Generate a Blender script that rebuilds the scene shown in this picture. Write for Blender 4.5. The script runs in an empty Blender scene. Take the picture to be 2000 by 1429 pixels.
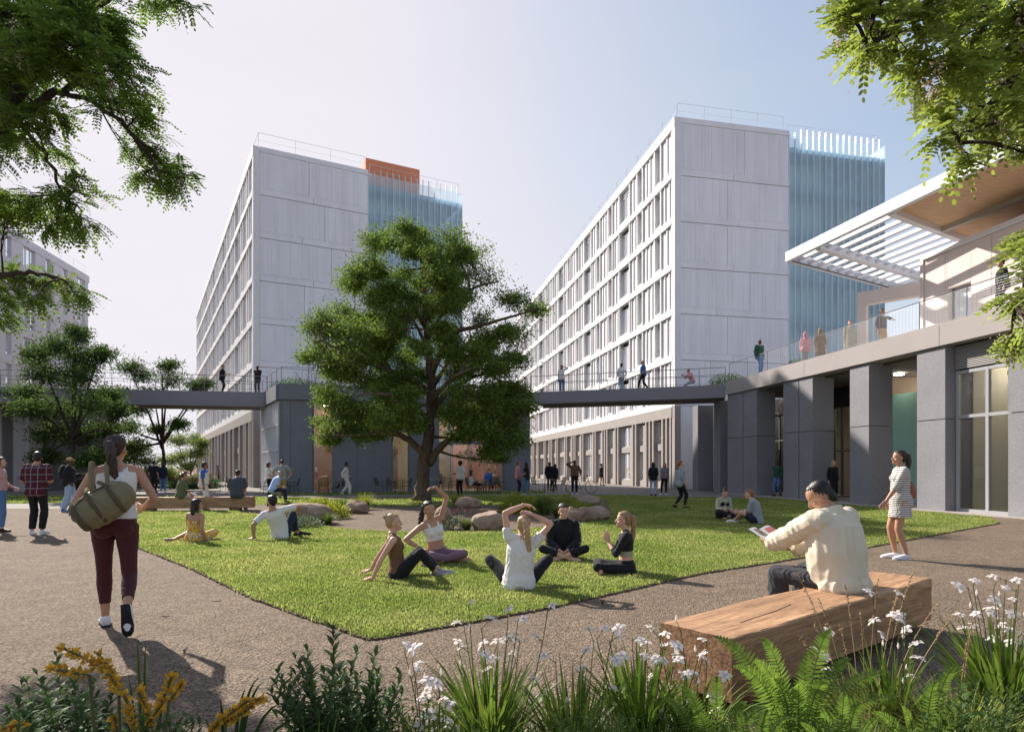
import bpy, math, random
import numpy as np
from mathutils import Vector, Matrix, Euler, noise

# ---------------------------------------------------------------- camera, sky, sun, exposure
SC = bpy.context.scene
COL = SC.collection
FPX, HY, CH = 1200.0, 912.0, 1.42          # focal length in px of the 2000 px wide frame, horizon row, eye height
cam = bpy.data.cameras.new("camera"); camo = bpy.data.objects.new("camera", cam); COL.objects.link(camo)
camo.location = (0, 0, CH); camo.rotation_euler = (math.radians(90), 0, 0)
cam.sensor_width = 36; cam.lens = 36 * FPX / 2000; cam.shift_y = (HY - 714.5) / 2000
cam.clip_end = 3000; cam.clip_start = 0.05
SC.camera = camo
SUN_EL, SUN_AZ = math.radians(34), math.radians(-44)      # azimuth from +Y, positive to +X
world = bpy.data.worlds.new("World"); SC.world = world; world.use_nodes = True
wn = world.node_tree.nodes; wl = world.node_tree.links
sky = wn.new("ShaderNodeTexSky"); sky.sky_type = 'NISHITA'; sky.sun_disc = False
sky.sun_elevation = SUN_EL; sky.sun_rotation = SUN_AZ
sky.air_density = 1.0; sky.dust_density = 2.0; sky.ozone_density = 1.5; sky.altitude = 0
bg = wn["Background"]; bg.inputs[1].default_value = 0.15
hs = wn.new("ShaderNodeHueSaturation"); hs.inputs["Saturation"].default_value = 0.80
wl.new(sky.outputs[0], hs.inputs["Color"])
# thin high cloud veil: compresses the glare round the sun so that the sky stays a pale lilac white
sepc = wn.new("ShaderNodeSeparateColor"); comc = wn.new("ShaderNodeCombineColor"); wl.new(hs.outputs[0], sepc.inputs[0])
def wm(op, a, b):
    q = wn.new("ShaderNodeMath"); q.operation = op
    for i_, x_ in enumerate((a, b)):
        if isinstance(x_, (int, float)): q.inputs[i_].default_value = x_
        else: wl.new(x_, q.inputs[i_])
    return q.outputs[0]
for ch_, K_ in ((0, 3.28), (1, 3.20), (2, 3.36)):
    x_ = wm("MULTIPLY", wm("POWER", sepc.outputs[ch_], 1.25), .76); wl.new(wm('DIVIDE', x_, wm('POWER', wm('ADD', wm('POWER', wm('DIVIDE', x_, K_), 2.6), 1.0), 1/2.6)), comc.inputs[ch_])
cn = wn.new("ShaderNodeTexNoise"); cn.inputs["Scale"].default_value = 2.2; cn.inputs["Detail"].default_value = 6; cmap = wn.new("ShaderNodeMapping"); cmap.inputs["Scale"].default_value = (1, 1, 3.5)
ctc = wn.new("ShaderNodeTexCoord"); wl.new(ctc.outputs["Generated"], cmap.inputs[0]); wl.new(cmap.outputs[0], cn.inputs[0])
tint = wn.new("ShaderNodeMix"); tint.data_type = 'RGBA'; tint.blend_type = 'MULTIPLY'; tint.inputs[0].default_value = 1; tint.inputs[7].default_value = (1.0, .985, 1.01, 1); wl.new(comc.outputs[0], tint.inputs[6])
veil = wn.new("ShaderNodeMix"); veil.data_type = 'RGBA'; veil.inputs[7].default_value = (2.6, 2.5, 2.7, 1); wl.new(tint.outputs[2], veil.inputs[6])
cmr = wn.new("ShaderNodeMapRange"); cmr.inputs[1].default_value = .45; cmr.inputs[2].default_value = .8; cmr.inputs[4].default_value = .22; wl.new(cn.outputs[0], cmr.inputs[0]); wl.new(cmr.outputs[0], veil.inputs[0])
wl.new(veil.outputs[2], bg.inputs[0])
sd = bpy.data.lights.new("sun", 'SUN'); so = bpy.data.objects.new("sun", sd); COL.objects.link(so)
sd.energy = 4.7; sd.angle = math.radians(0.6); sd.color = (1.0, 0.92, 0.82)
sdir = Vector((math.sin(SUN_AZ) * math.cos(SUN_EL), math.cos(SUN_AZ) * math.cos(SUN_EL), math.sin(SUN_EL)))
so.rotation_euler = sdir.to_track_quat('Z', 'Y').to_euler()
SC.view_settings.view_transform = 'Standard'; SC.view_settings.look = 'None'
SC.view_settings.gamma = 1; SC.view_settings.exposure = 0.88
SC.render.engine = 'CYCLES'
SC.cycles.max_bounces = 7; SC.cycles.transparent_max_bounces = 12; SC.cycles.diffuse_bounces = 3

# ---------------------------------------------------------------- helpers
def V(*a): return Vector(a)
def gp(x, y, z=0.0):
    D = FPX * (CH - z) / (y - HY); return Vector(((x - 1000) / FPX * D, D, z))
def at(x, y, D): return Vector(((x - 1000) / FPX * D, D, CH + (HY - y) / FPX * D))
def tag(o, label=None, cat=None, group=None, kind=None):
    if label: o["label"] = label
    if cat: o["category"] = cat
    if group: o["group"] = group
    if kind: o["kind"] = kind
    return o
def empty(name, loc=(0, 0, 0), rz=0, label=None, cat=None, group=None, parent=None):
    o = bpy.data.objects.new(name, None); COL.objects.link(o); o.location = loc; o.rotation_euler = (0, 0, rz)
    o.empty_display_size = .2
    if parent: o.parent = parent
    return tag(o, label, cat, group)
def link(name, me, parent=None, loc=None):
    o = bpy.data.objects.new(name, me); COL.objects.link(o)
    if parent: o.parent = parent
    if loc is not None: o.location = loc
    return o
def kids(o): return [c for c in o.children]
def copy_tree(o, parent=None):
    c = o.copy(); COL.objects.link(c); c.parent = parent
    for ch in list(o.children): copy_tree(ch, c)
    return c
def np_mesh(name, verts, quads=None, tris=None, mats=(), smooth=False, mi=None):
    """fast mesh from arrays"""
    me = bpy.data.meshes.new(name); verts = np.asarray(verts, dtype=np.float32).reshape(-1, 3)
    me.vertices.add(len(verts)); me.vertices.foreach_set("co", verts.ravel())
    fs = []; st = []; tot = []; n = 0
    if quads is not None and len(quads):
        q = np.asarray(quads, dtype=np.int32).reshape(-1, 4); fs.append(q.ravel()); st.append(np.arange(len(q)) * 4 + n); tot.append(np.full(len(q), 4)); n += q.size
    if tris is not None and len(tris):
        t = np.asarray(tris, dtype=np.int32).reshape(-1, 3); fs.append(t.ravel()); st.append(np.arange(len(t)) * 3 + n); tot.append(np.full(len(t), 3)); n += t.size
    li = np.concatenate(fs).astype(np.int32); me.loops.add(len(li)); me.loops.foreach_set("vertex_index", li)
    ls = np.concatenate(st).astype(np.int32); me.polygons.add(len(ls)); me.polygons.foreach_set("loop_start", ls)
    try: me.polygons.foreach_set("loop_total", np.concatenate(tot).astype(np.int32))
    except Exception: pass
    if mi is not None: me.polygons.foreach_set("material_index", np.asarray(mi, dtype=np.int32))
    if smooth: me.polygons.foreach_set("use_smooth", np.ones(len(ls), dtype=bool))
    for m in mats: me.materials.append(m)
    me.update(calc_edges=True); me.validate(); return me
class MB:
    """collects shapes; build() links them as ONE mesh object"""
    def __init__(s): s.v = []; s.f = []; s.m = []; s.cm = 0
    def quad(s, a, b, c, d):
        n = len(s.v); s.v += [tuple(a), tuple(b), tuple(c), tuple(d)]; s.f.append((n, n+1, n+2, n+3)); s.m.append(s.cm)
    def poly(s, pts):
        n = len(s.v); s.v += [tuple(p) for p in pts]; s.f.append(tuple(range(n, n+len(pts)))); s.m.append(s.cm)
    def hexa(s, p):      # 8 points: bottom 4 ccw, top 4 ccw
        n = len(s.v); s.v += [tuple(q) for q in p]
        for f in ((0,3,2,1),(4,5,6,7),(0,1,5,4),(1,2,6,5),(2,3,7,6),(3,0,4,7)):
            s.f.append(tuple(n+i for i in f)); s.m.append(s.cm)
        return s
    def box(s, x0, x1, y0, y1, z0, z1):
        return s.hexa([(x0,y0,z0),(x1,y0,z0),(x1,y1,z0),(x0,y1,z0),(x0,y0,z1),(x1,y0,z1),(x1,y1,z1),(x0,y1,z1)])
    def prism(s, pts, z0, z1):
        n = len(s.v); k = len(pts)
        s.v += [(p[0], p[1], z0) for p in pts] + [(p[0], p[1], z1) for p in pts]
        s.f.append(tuple(n+i for i in range(k))[::-1]); s.m.append(s.cm)
        s.f.append(tuple(n+k+i for i in range(k))); s.m.append(s.cm)
        for i in range(k):
            j = (i+1) % k; s.f.append((n+i, n+j, n+k+j, n+k+i)); s.m.append(s.cm)
        return s
    def tube(s, pts, R, n=8, caps=True, side=None):
        """rings of (rx, ry) or r along pts"""
        pts = [Vector(p) for p in pts]; k = len(pts); base = len(s.v)
        prev = Vector(side) if side is not None else None
        for i in range(k):
            t = (pts[min(i+1, k-1)] - pts[max(i-1, 0)])
            if t.length < 1e-9: t = Vector((0, 0, 1))
            t.normalize()
            if prev is None: prev = t.orthogonal()
            x = prev - t * prev.dot(t)
            if x.length < 1e-6: x = t.orthogonal()
            x.normalize(); y = t.cross(x)
            if side is None: prev = x
            r = R[i] if isinstance(R, (list, tuple)) else R
            rx, ry = r if isinstance(r, (list, tuple)) else (r, r)
            for j in range(n):
                a = 2*math.pi*j/n; s.v.append(tuple(pts[i] + x*(rx*math.cos(a)) + y*(ry*math.sin(a))))
        for i in range(k-1):
            for j in range(n):
                a = base+i*n+j; b = base+i*n+(j+1) % n
                s.f.append((a, b, b+n, a+n)); s.m.append(s.cm)
        if caps:
            s.f.append(tuple(base+j for j in range(n))[::-1]); s.m.append(s.cm)
            s.f.append(tuple(base+(k-1)*n+j for j in range(n))); s.m.append(s.cm)
        return s
    def ell(s, c, r, M=None, nu=14, nv=9):
        """ellipsoid, optional rotation matrix"""
        c = Vector(c); base = len(s.v); pts = []
        if not isinstance(r, (tuple, list)): r = (r, r, r)
        for i in range(1, nv):
            ph = math.pi*i/nv
            for j in range(nu):
                th = 2*math.pi*j/nu
                p = Vector((r[0]*math.sin(ph)*math.cos(th), r[1]*math.sin(ph)*math.sin(th), r[2]*math.cos(ph)))
                pts.append(p)
        pts += [Vector((0, 0, r[2])), Vector((0, 0, -r[2]))]
        if M is not None: pts = [M @ p for p in pts]
        s.v += [tuple(c+p) for p in pts]
        for i in range(nv-2):
            for j in range(nu):
                a = base+i*nu+j; b = base+i*nu+(j+1) % nu; s.f.append((a, a+nu, b+nu, b)); s.m.append(s.cm)
        T = base+(nv-1)*nu; B = T+1
        for j in range(nu):
            s.f.append((T, base+j, base+(j+1) % nu)); s.m.append(s.cm)
            q = base+(nv-2)*nu; s.f.append((B, q+(j+1) % nu, q+j)); s.m.append(s.cm)
        return s
    def mesh(s, name, mats, off=(0, 0, 0), smooth=False):
        me = bpy.data.meshes.new(name); o = Vector(off)
        me.from_pydata([(a[0]-o.x, a[1]-o.y, a[2]-o.z) for a in s.v], [], s.f)
        if not isinstance(mats, (list, tuple)): mats = [mats]
        for m in mats: me.materials.append(m)
        if len(mats) > 1: me.polygons.foreach_set("material_index", s.m)
        if smooth: me.polygons.foreach_set("use_smooth", [True]*len(me.polygons))
        me.update(); return me
    def build(s, name, mats, parent=None, off=None, smooth=False, bevel=0):
        if off is None: off = parent.matrix_world.translation if False else (world_off(parent) if parent else (0, 0, 0))
        me = s.mesh(name, mats, off, smooth); o = link(name, me, parent)
        if bevel:
            b = o.modifiers.new("bevel", 'BEVEL'); b.width = bevel; b.segments = 2; b.limit_method = 'ANGLE'
        return o
def world_off(o):
    p = Vector((0, 0, 0))
    while o: p += o.location; o = o.parent
    return p
class Fr:
    """skew frame on the ground: origin o, axes a (along), b (outward)"""
    def __init__(s, o, a, b): s.o = Vector((o[0], o[1], 0)); s.a = Vector((a[0], a[1], 0)); s.b = Vector((b[0], b[1], 0))
    def p(s, u, v, z): q = s.o + s.a*u + s.b*v; return (q.x, q.y, z)
    def box(s, mb, u0, u1, v0, v1, z0, z1):
        mb.hexa([s.p(u0,v0,z0), s.p(u1,v0,z0), s.p(u1,v1,z0), s.p(u0,v1,z0), s.p(u0,v0,z1), s.p(u1,v0,z1), s.p(u1,v1,z1), s.p(u0,v1,z1)])
    def ang(s): return math.atan2(s.a.y, s.a.x)

# ---------------------------------------------------------------- materials
MATS = {}
def nodes(m): return m.node_tree.nodes, m.node_tree.links
def pm(name, col, rough=.7, spec=.3, metal=0, var=0.0, vscale=3.0, vstretch=(1, 1, 1), fine=0.0, fscale=60.0, bump=0.0, bscale=80.0, bdist=.01,
       coord='Position', transl=0.0, island=0.0, hue=0.0, col2=None, sheen=0):
    if name in MATS: return MATS[name]
    m = bpy.data.materials.new(name); m.use_nodes = True; n, l = nodes(m); b = n["Principled BSDF"]
    b.inputs["Roughness"].default_value = rough; b.inputs["Metallic"].default_value = metal
    b.inputs["Specular IOR Level"].default_value = spec
    if sheen: b.inputs["Sheen Weight"].default_value = sheen
    c4 = (*col, 1); out = None
    if coord == 'Position': g = n.new("ShaderNodeNewGeometry"); src = g.outputs["Position"]
    else: g = n.new("ShaderNodeTexCoord"); src = g.outputs["Object"]
    mp = n.new("ShaderNodeMapping"); mp.inputs["Scale"].default_value = vstretch; l.new(src, mp.inputs[0])
    def rgb(c): r = n.new("ShaderNodeRGB"); r.outputs[0].default_value = (*c, 1); return r.outputs[0]
    out = rgb(col)
    if col2 is not None:
        t = n.new("ShaderNodeTexNoise"); t.inputs["Scale"].default_value = vscale; t.inputs["Detail"].default_value = 5; l.new(mp.outputs[0], t.inputs[0])
        mr = n.new("ShaderNodeMapRange"); mr.inputs[1].default_value = .38; mr.inputs[2].default_value = .62; l.new(t.outputs[0], mr.inputs[0])
        mx = n.new("ShaderNodeMix"); mx.data_type = 'RGBA'; l.new(mr.outputs[0], mx.inputs[0]); l.new(out, mx.inputs[6]); l.new(rgb(col2), mx.inputs[7]); out = mx.outputs[2]
    def mulval(out, texout, lo, hi):
        mr = n.new("ShaderNodeMapRange"); mr.inputs[1].default_value = .25; mr.inputs[2].default_value = .75
        mr.inputs[3].default_value = lo; mr.inputs[4].default_value = hi; l.new(texout, mr.inputs[0])
        mx = n.new("ShaderNodeHueSaturation"); l.new(out, mx.inputs["Color"]); l.new(mr.outputs[0], mx.inputs["Value"]); return mx.outputs[0]
    if var:
        t = n.new("ShaderNodeTexNoise"); t.inputs["Scale"].default_value = vscale; t.inputs["Detail"].default_value = 4; l.new(mp.outputs[0], t.inputs[0])
        out = mulval(out, t.outputs[0], 1-var, 1+var)
    if fine:
        t = n.new("ShaderNodeTexNoise"); t.inputs["Scale"].default_value = fscale; t.inputs["Detail"].default_value = 3; l.new(src, t.inputs[0])
        out = mulval(out, t.outputs[0], 1-fine, 1+fine)
    if island:
        gi = n.new("ShaderNodeNewGeometry"); mr = n.new("ShaderNodeMapRange"); mr.inputs[3].default_value = 1-island; mr.inputs[4].default_value = 1+island
        l.new(gi.outputs["Random Per Island"], mr.inputs[0]); hsv = n.new("ShaderNodeHueSaturation"); l.new(out, hsv.inputs["Color"]); l.new(mr.outputs[0], hsv.inputs["Value"])
        if hue:
            m2 = n.new("ShaderNodeMath"); m2.operation = 'MULTIPLY_ADD'; m2.inputs[1].default_value = hue*2; m2.inputs[2].default_value = .5-hue
            wn_ = n.new("ShaderNodeTexWhiteNoise"); wn_.noise_dimensions = '1D'; l.new(gi.outputs["Random Per Island"], wn_.inputs["W"]); l.new(wn_.outputs["Value"], m2.inputs[0]); l.new(m2.outputs[0], hsv.inputs["Hue"])
        out = hsv.outputs[0]
    l.new(out, b.inputs["Base Color"])
    if bump:
        t = n.new("ShaderNodeTexNoise"); t.inputs["Scale"].default_value = bscale; t.inputs["Detail"].default_value = 4; l.new(mp.outputs[0], t.inputs[0])
        bp = n.new("ShaderNodeBump"); bp.inputs["Strength"].default_value = bump; bp.inputs["Distance"].default_value = bdist
        l.new(t.outputs[0], bp.inputs["Height"]); l.new(bp.outputs[0], b.inputs["Normal"])
    if transl:
        tr = n.new("ShaderNodeBsdfTranslucent"); hv = n.new("ShaderNodeHueSaturation"); hv.inputs["Value"].default_value = 1.5; hv.inputs["Saturation"].default_value = 1.05; hv.inputs["Hue"].default_value = .497
        l.new(out, hv.inputs["Color"]); l.new(hv.outputs[0], tr.inputs[0]); ms = n.new("ShaderNodeMixShader"); ms.inputs[0].default_value = transl
        l.new(b.outputs[0], ms.inputs[1]); l.new(tr.outputs[0], ms.inputs[2]); l.new(ms.outputs[0], n["Material Output"].inputs[0])
    MATS[name] = m; return m
def speckled(name, col, dark, scale=45, amt=.25, var=.08, rough=.75):
    """exposed aggregate: base with small dark and pale stones"""
    m = pm(name, col, rough, var=var, vscale=.8, bump=.25, bscale=60); n, l = nodes(m); b = n["Principled BSDF"]
    src = b.inputs["Base Color"].links[0].from_socket; g = n.new("ShaderNodeNewGeometry")
    vo = n.new("ShaderNodeTexVoronoi"); vo.inputs["Scale"].default_value = scale; l.new(g.outputs["Position"], vo.inputs[0])
    sx = n.new("ShaderNodeSeparateColor"); l.new(vo.outputs["Color"], sx.inputs[0])
    mr = n.new("ShaderNodeMapRange"); mr.inputs[1].default_value = .72; mr.inputs[2].default_value = .76; mr.inputs[4].default_value = amt*2; l.new(sx.outputs[0], mr.inputs[0])
    mx = n.new("ShaderNodeMix"); mx.data_type = 'RGBA'; l.new(mr.outputs[0], mx.inputs[0]); l.new(src, mx.inputs[6]); mx.inputs[7].default_value = (*dark, 1)
    mr2 = n.new("ShaderNodeMapRange"); mr2.inputs[1].default_value = .8; mr2.inputs[2].default_value = .84; mr2.inputs[4].default_value = amt; l.new(sx.outputs[1], mr2.inputs[0])
    m3 = n.new("ShaderNodeMix"); m3.data_type = 'RGBA'; l.new(mr2.outputs[0], m3.inputs[0]); l.new(mx.outputs[2], m3.inputs[6]); m3.inputs[7].default_value = (*[min(1, c*2.1) for c in col], 1)
    l.new(m3.outputs[2], b.inputs["Base Color"]); return m
def glassm(name, tint=(.8, .9, .95), refl=.15, rough=.02, fres=1.45):
    if name in MATS: return MATS[name]
    m = bpy.data.materials.new(name); m.use_nodes = True; n, l = nodes(m); n.remove(n["Principled BSDF"])
    t = n.new("ShaderNodeBsdfTransparent"); t.inputs[0].default_value = (*tint, 1)
    g = n.new("ShaderNodeBsdfGlossy"); g.inputs["Roughness"].default_value = rough; g.inputs[0].default_value = (.95, .97, 1, 1)
    f = n.new("ShaderNodeFresnel"); f.inputs[0].default_value = fres; a = n.new("ShaderNodeMath"); a.operation = 'ADD'; a.inputs[1].default_value = refl; a.use_clamp = True
    l.new(f.outputs[0], a.inputs[0]); ms = n.new("ShaderNodeMixShader"); l.new(a.outputs[0], ms.inputs[0]); l.new(t.outputs[0], ms.inputs[1]); l.new(g.outputs[0], ms.inputs[2])
    l.new(ms.outputs[0], n["Material Output"].inputs[0]); MATS[name] = m; return m
def frosted(name, col, dif=.4, tint=(.7, .85, .92), refl=.06):
    m = glassm(name, tint, refl, .12); n, l = nodes(m); out = n["Material Output"]; src = out.inputs[0].links[0].from_socket
    d = n.new("ShaderNodeBsdfDiffuse"); d.inputs[0].default_value = (*col, 1); t = n.new("ShaderNodeBsdfTranslucent"); t.inputs[0].default_value = (*col, 1)
    a = n.new("ShaderNodeMixShader"); a.inputs[0].default_value = .15; l.new(d.outputs[0], a.inputs[1]); l.new(t.outputs[0], a.inputs[2])
    ms = n.new("ShaderNodeMixShader"); ms.inputs[0].default_value = dif; l.new(src, ms.inputs[1]); l.new(a.outputs[0], ms.inputs[2]); l.new(ms.outputs[0], out.inputs[0]); return m
def emis(name, col, st):
    if name in MATS: return MATS[name]
    m = bpy.data.materials.new(name); m.use_nodes = True; b = m.node_tree.nodes["Principled BSDF"]
    b.inputs["Emission Color"].default_value = (*col, 1); b.inputs["Emission Strength"].default_value = st; b.inputs["Base Color"].default_value = (*col, 1); MATS[name] = m; return m

# ---------------------------------------------------------------- ground
rng = np.random.default_rng(7); random.seed(7)
def gravel_mat():
    m = pm("gravel", (.185, .139, .100), .9, .2, var=.10, vscale=.55); n, l = nodes(m); b = n["Principled BSDF"]
    src = b.inputs["Base Color"].links[0].from_socket; g = n.new("ShaderNodeNewGeometry")
    vo = n.new("ShaderNodeTexVoronoi"); vo.inputs["Scale"].default_value = 72; l.new(g.outputs["Position"], vo.inputs[0])
    sx = n.new("ShaderNodeSeparateColor"); l.new(vo.outputs["Color"], sx.inputs[0])
    mr = n.new("ShaderNodeMapRange"); mr.inputs[3].default_value = .42; mr.inputs[4].default_value = 1.65; l.new(sx.outputs[0], mr.inputs[0])
    hv = n.new("ShaderNodeHueSaturation"); l.new(src, hv.inputs["Color"]); l.new(mr.outputs[0], hv.inputs["Value"])
    t2 = n.new("ShaderNodeTexNoise"); t2.inputs["Scale"].default_value = 3.5; t2.inputs["Detail"].default_value = 8; t2.inputs["Roughness"].default_value = .7; l.new(g.outputs["Position"], t2.inputs[0])
    mr2 = n.new("ShaderNodeMapRange"); mr2.inputs[1].default_value = .3; mr2.inputs[2].default_value = .7; mr2.inputs[3].default_value = .74; mr2.inputs[4].default_value = 1.14; l.new(t2.outputs[0], mr2.inputs[0])
    h2 = n.new("ShaderNodeHueSaturation"); l.new(hv.outputs[0], h2.inputs["Color"]); l.new(mr2.outputs[0], h2.inputs["Value"])
    l.new(h2.outputs[0], b.inputs["Base Color"])
    bp = n.new("ShaderNodeBump"); bp.inputs["Strength"].default_value = .9; bp.inputs["Distance"].default_value = .012; l.new(vo.outputs["Distance"], bp.inputs["Height"]); bp.invert = True
    b2 = n.new("ShaderNodeBump"); b2.inputs["Strength"].default_value = .5; b2.inputs["Distance"].default_value = .03; l.new(t2.outputs[0], b2.inputs["Height"]); l.new(bp.outputs[0], b2.inputs["Normal"])
    l.new(b2.outputs[0], b.inputs["Normal"]); return m
GRAV = gravel_mat()
M_LAWN = pm("turf_soil", (.15, .175, .06), .95, .1, var=.25, vscale=3, fine=.3, fscale=90, bump=.5, bscale=120)
M_PAVE = pm("paving", (.20, .18, .165), .85, .25, var=.12, vscale=.6, fine=.12, fscale=30, bump=.15)
M_SOIL = pm("soil", (.07, .048, .032), .95, .1, var=.3, vscale=8, bump=.8, bscale=30, bdist=.03)
EDGE = pm("edging", (.13, .10, .07), .9, .1, var=.35, vscale=30, bump=.8, bscale=90)
MB().box(-900, 900, -300, 1600, -1.0, 0).build("ground", GRAV)["kind"] = "structure"

def flat(name, pts, z, mat, label=None, kind="structure", thick=.02):
    mb = MB(); mb.prism([(p[0], p[1]) for p in pts], z - thick, z); o = mb.build(name, mat); o["kind"] = kind; return o
LAWN = [gp(725, 1250), gp(1060, 1190), gp(1370, 1120), gp(1500, 1100), gp(1700, 1068), gp(1950, 1022), (13.4, 17.2), (12.6, 22.2), (11.9, 27.5), (8.4, 28.8),
        (4.3, 28.4), gp(1185, 985), gp(1195, 1005), gp(1130, 1022), gp(1000, 1036), gp(870, 1039), gp(760, 1039), gp(690, 1037), gp(630, 1028), gp(560, 1010), gp(470, 1002),
        (-9.0, 20.0), (-12.6, 19.4), (-11.6, 17.2), gp(262, 1066), gp(380, 1113), gp(500, 1171)]
LAWN = [Vector((p[0], p[1])) for p in LAWN]
STRIP1 = [gp(470, 986), gp(560, 985), gp(690, 990), gp(800, 988), gp(1000, 986), gp(1120, 980), gp(1180, 975), (8, 28.8), (5, 31.2), (-3, 30.4), gp(700, 979), gp(590, 972), gp(500, 971), gp(470, 973)]
STRIP2 = [(-12.2, 30.6), (-3.0, 32.2), (1.6, 33.2), (1.9, 35.2), (-4, 34.2), (-11.8, 32.7)]
STRIP3 = [(-24, 22.5), (-15, 25), (-14.5, 29.5), (-26, 30.5), (-34, 28), (-32, 24)]
flat("lawn", LAWN, .012, M_LAWN)
flat("lawn", STRIP1, .012, M_LAWN); flat("lawn", STRIP2, .014, M_LAWN); flat("lawn", STRIP3, .012, M_LAWN)
flat("pavement", [(-70, 20.8), (-14, 21.0), (-13.2, 24.6), (-11.6, 28.9), (-3, 30.5), (5, 31.3), (8.6, 29.0), (12.1, 27.8), (12.9, 22.2), (13.7, 17.0), (30, 9), (60, 9), (60, 140), (-70, 140)], .006, M_PAVE)
# edging strip of the lawn
def edging():
    mb = MB(); n = len(LAWN); c = Vector((0, 14))
    for i in range(n):
        a, b = LAWN[i], LAWN[(i+1) % n]; d = (b-a); L = d.length
        if L < .01: continue
        d /= L; nn = Vector((d.y, -d.x)); k = max(1, int(L/.05)) if a.y < 14 else max(1, int(L/.3))
        for j in range(k):
            p = a + d*(L*(j+.5)/k); w = L/k*.34; lo = random.uniform(-.01, .012); hi = .022+random.uniform(0, .022)
            q = [p + d*w*sx + nn*sy for sx, sy in ((-1, lo), (1, lo), (1.6, hi), (-.4, hi))]
            mb.prism([(v.x, v.y) for v in q], 0, .012 + random.random()*.012)
    o = mb.build("lawn_edging", EDGE); tag(o, "dark toothed edging strip round the big lawn", "edging")
edging()
# ---------------------------------------------------------------- buildings
WHITE = pm("white_concrete", (.82, .81, .85), .8, .3, island=.03, var=.06, vscale=1.3, vstretch=(1, 1, .25), fine=.035, fscale=14, bump=.12, bscale=10)
WHITE2 = pm("warm_white_concrete", (.77, .755, .76), .8, .3, var=.05, vscale=1.0, fine=.03, fscale=12, bump=.08, bscale=12)
GREYP = pm("grey_facade_panel", (.60, .585, .60), .8, .3, island=.06, var=.06, vscale=1.5, vstretch=(1, 1, .3), bump=.1, bscale=14)
BASEC = pm("taupe_base_concrete", (.36, .325, .305), .8, .3, var=.06, vscale=1.2, fine=.04, fscale=15, bump=.08, bscale=12)
JOINT = pm("joint", (.05, .05, .06), .9)
REVEAL = pm("window_reveal", (.16, .155, .16), .8)
FRAMEM = pm("window_frame", (.62, .61, .60), .5, .4)
PANE = glassm("window_pane", (.16, .19, .21), .22)
CURT = pm("curtain", (.62, .60, .57), .9)
RAILM = pm("rail_metal", (.24, .25, .27), .4, .5, metal=.6)
WRAIL = pm("white_rail", (.75, .75, .78), .5)
BLUEG = speckled("blue_grey_concrete", (.20, .21, .235), (.11, .12, .14), 26, .10, .10)
PILM = speckled("pillar_aggregate", (.235, .23, .25), (.12, .115, .12), 34, .11, .10)
FASC = pm("fascia_concrete", (.36, .325, .315), .8, .3, var=.05, vscale=.8, fine=.05, fscale=40, bump=.1)
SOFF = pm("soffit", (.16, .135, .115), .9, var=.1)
ORANGE = pm("orange_penthouse", (.75, .27, .15), .8, var=.05)
PINKW = pm("salmon_wall", (.78, .43, .34), .9, var=.03)
CREAMW = pm("cream_wall", (.74, .63, .46), .9, var=.03)
GREENW = pm("mint_wall", (.40, .70, .60), .9, var=.03)
BROWNW = pm("brown_wall", (.34, .25, .18), .85, var=.06)
WOODS = pm("wood_ceiling", (.60, .40, .24), .6, .3, var=.22, vscale=2.2, vstretch=(1, 7, 7), fine=.05)
LAMPW = emis("lamp_glow", (1, .88, .74), 26)

def window_proto(w, h, panes, name="window"):
    """frame mesh (thing part) + glass pane child, local: x along facade, y outwards, z up; origin at bottom centre of the opening"""
    fr = MB(); t = .055
    fr.box(-w/2, w/2, -.05, .03, 0, t); fr.box(-w/2, w/2, -.05, .03, h-t, h)
    for i in range(panes+1):
        x = -w/2 + t/2 + (w-t)*i/panes; fr.box(x-t/2, x+t/2, -.048, .028, t, h-t)
    fr.box(-w/2+t, -w/2 + t/2 + (w-t)/panes - t/2, -.046, .026, .55, .55+t*.8)
    p = MB(); p.quad((-w/2+t, -.02, t), (w/2-t, -.02, t), (w/2-t, -.02, h-t), (-w/2+t, -.02, h-t))
    c = MB()
    for k in range(int(w/.09)):
        x = -w/2+.05+k*.09
        if panes == 1 or x < -w/2 + w*.36 or x > w*.30: c.box(x, x+.05, -.20, -.14, t, h-t)
    cs = [c.mesh("curtain", CURT)]
    for mode in range(3):
        c = MB(); k_ = 0
        while -w/2+.05+k_*.09 < w/2-.08:
            x = -w/2+.05+k_*.09; k_ += 1
            if (mode == 0) or (mode == 1 and x > w*.12) or (mode == 2 and x < -w*.2): c.box(x, x+.05, -.20, -.14, t, h-t)
        if mode == 2: c.box(-w/2+t, w/2-t, -.13, -.11, h*.62, h-t)
        cs.append(c.mesh("curtain", CURT))
    class Pick(tuple):
        def __getitem__(s_, i): return cs[random.choice((0, 0, 1, 2, 3))] if i == 2 else tuple.__getitem__(s_, i)
    return Pick((fr.mesh("window_frame", FRAMEM), p.mesh("pane", PANE), None))
W1 = window_proto(.85, 2.05, 1); W2 = window_proto(2.1, 2.05, 3)
def put_window(parent, fr, u, z, proto, n):
    q = fr.p(u, -.16, z); w = link("window", proto[0], parent, Vector(q) - world_off(parent)); w.rotation_euler = (0, 0, fr.ang() + (math.pi if FLIP else 0))
    link("pane", proto[1], w); link("curtain", proto[2], w)
FLIP = False

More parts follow.
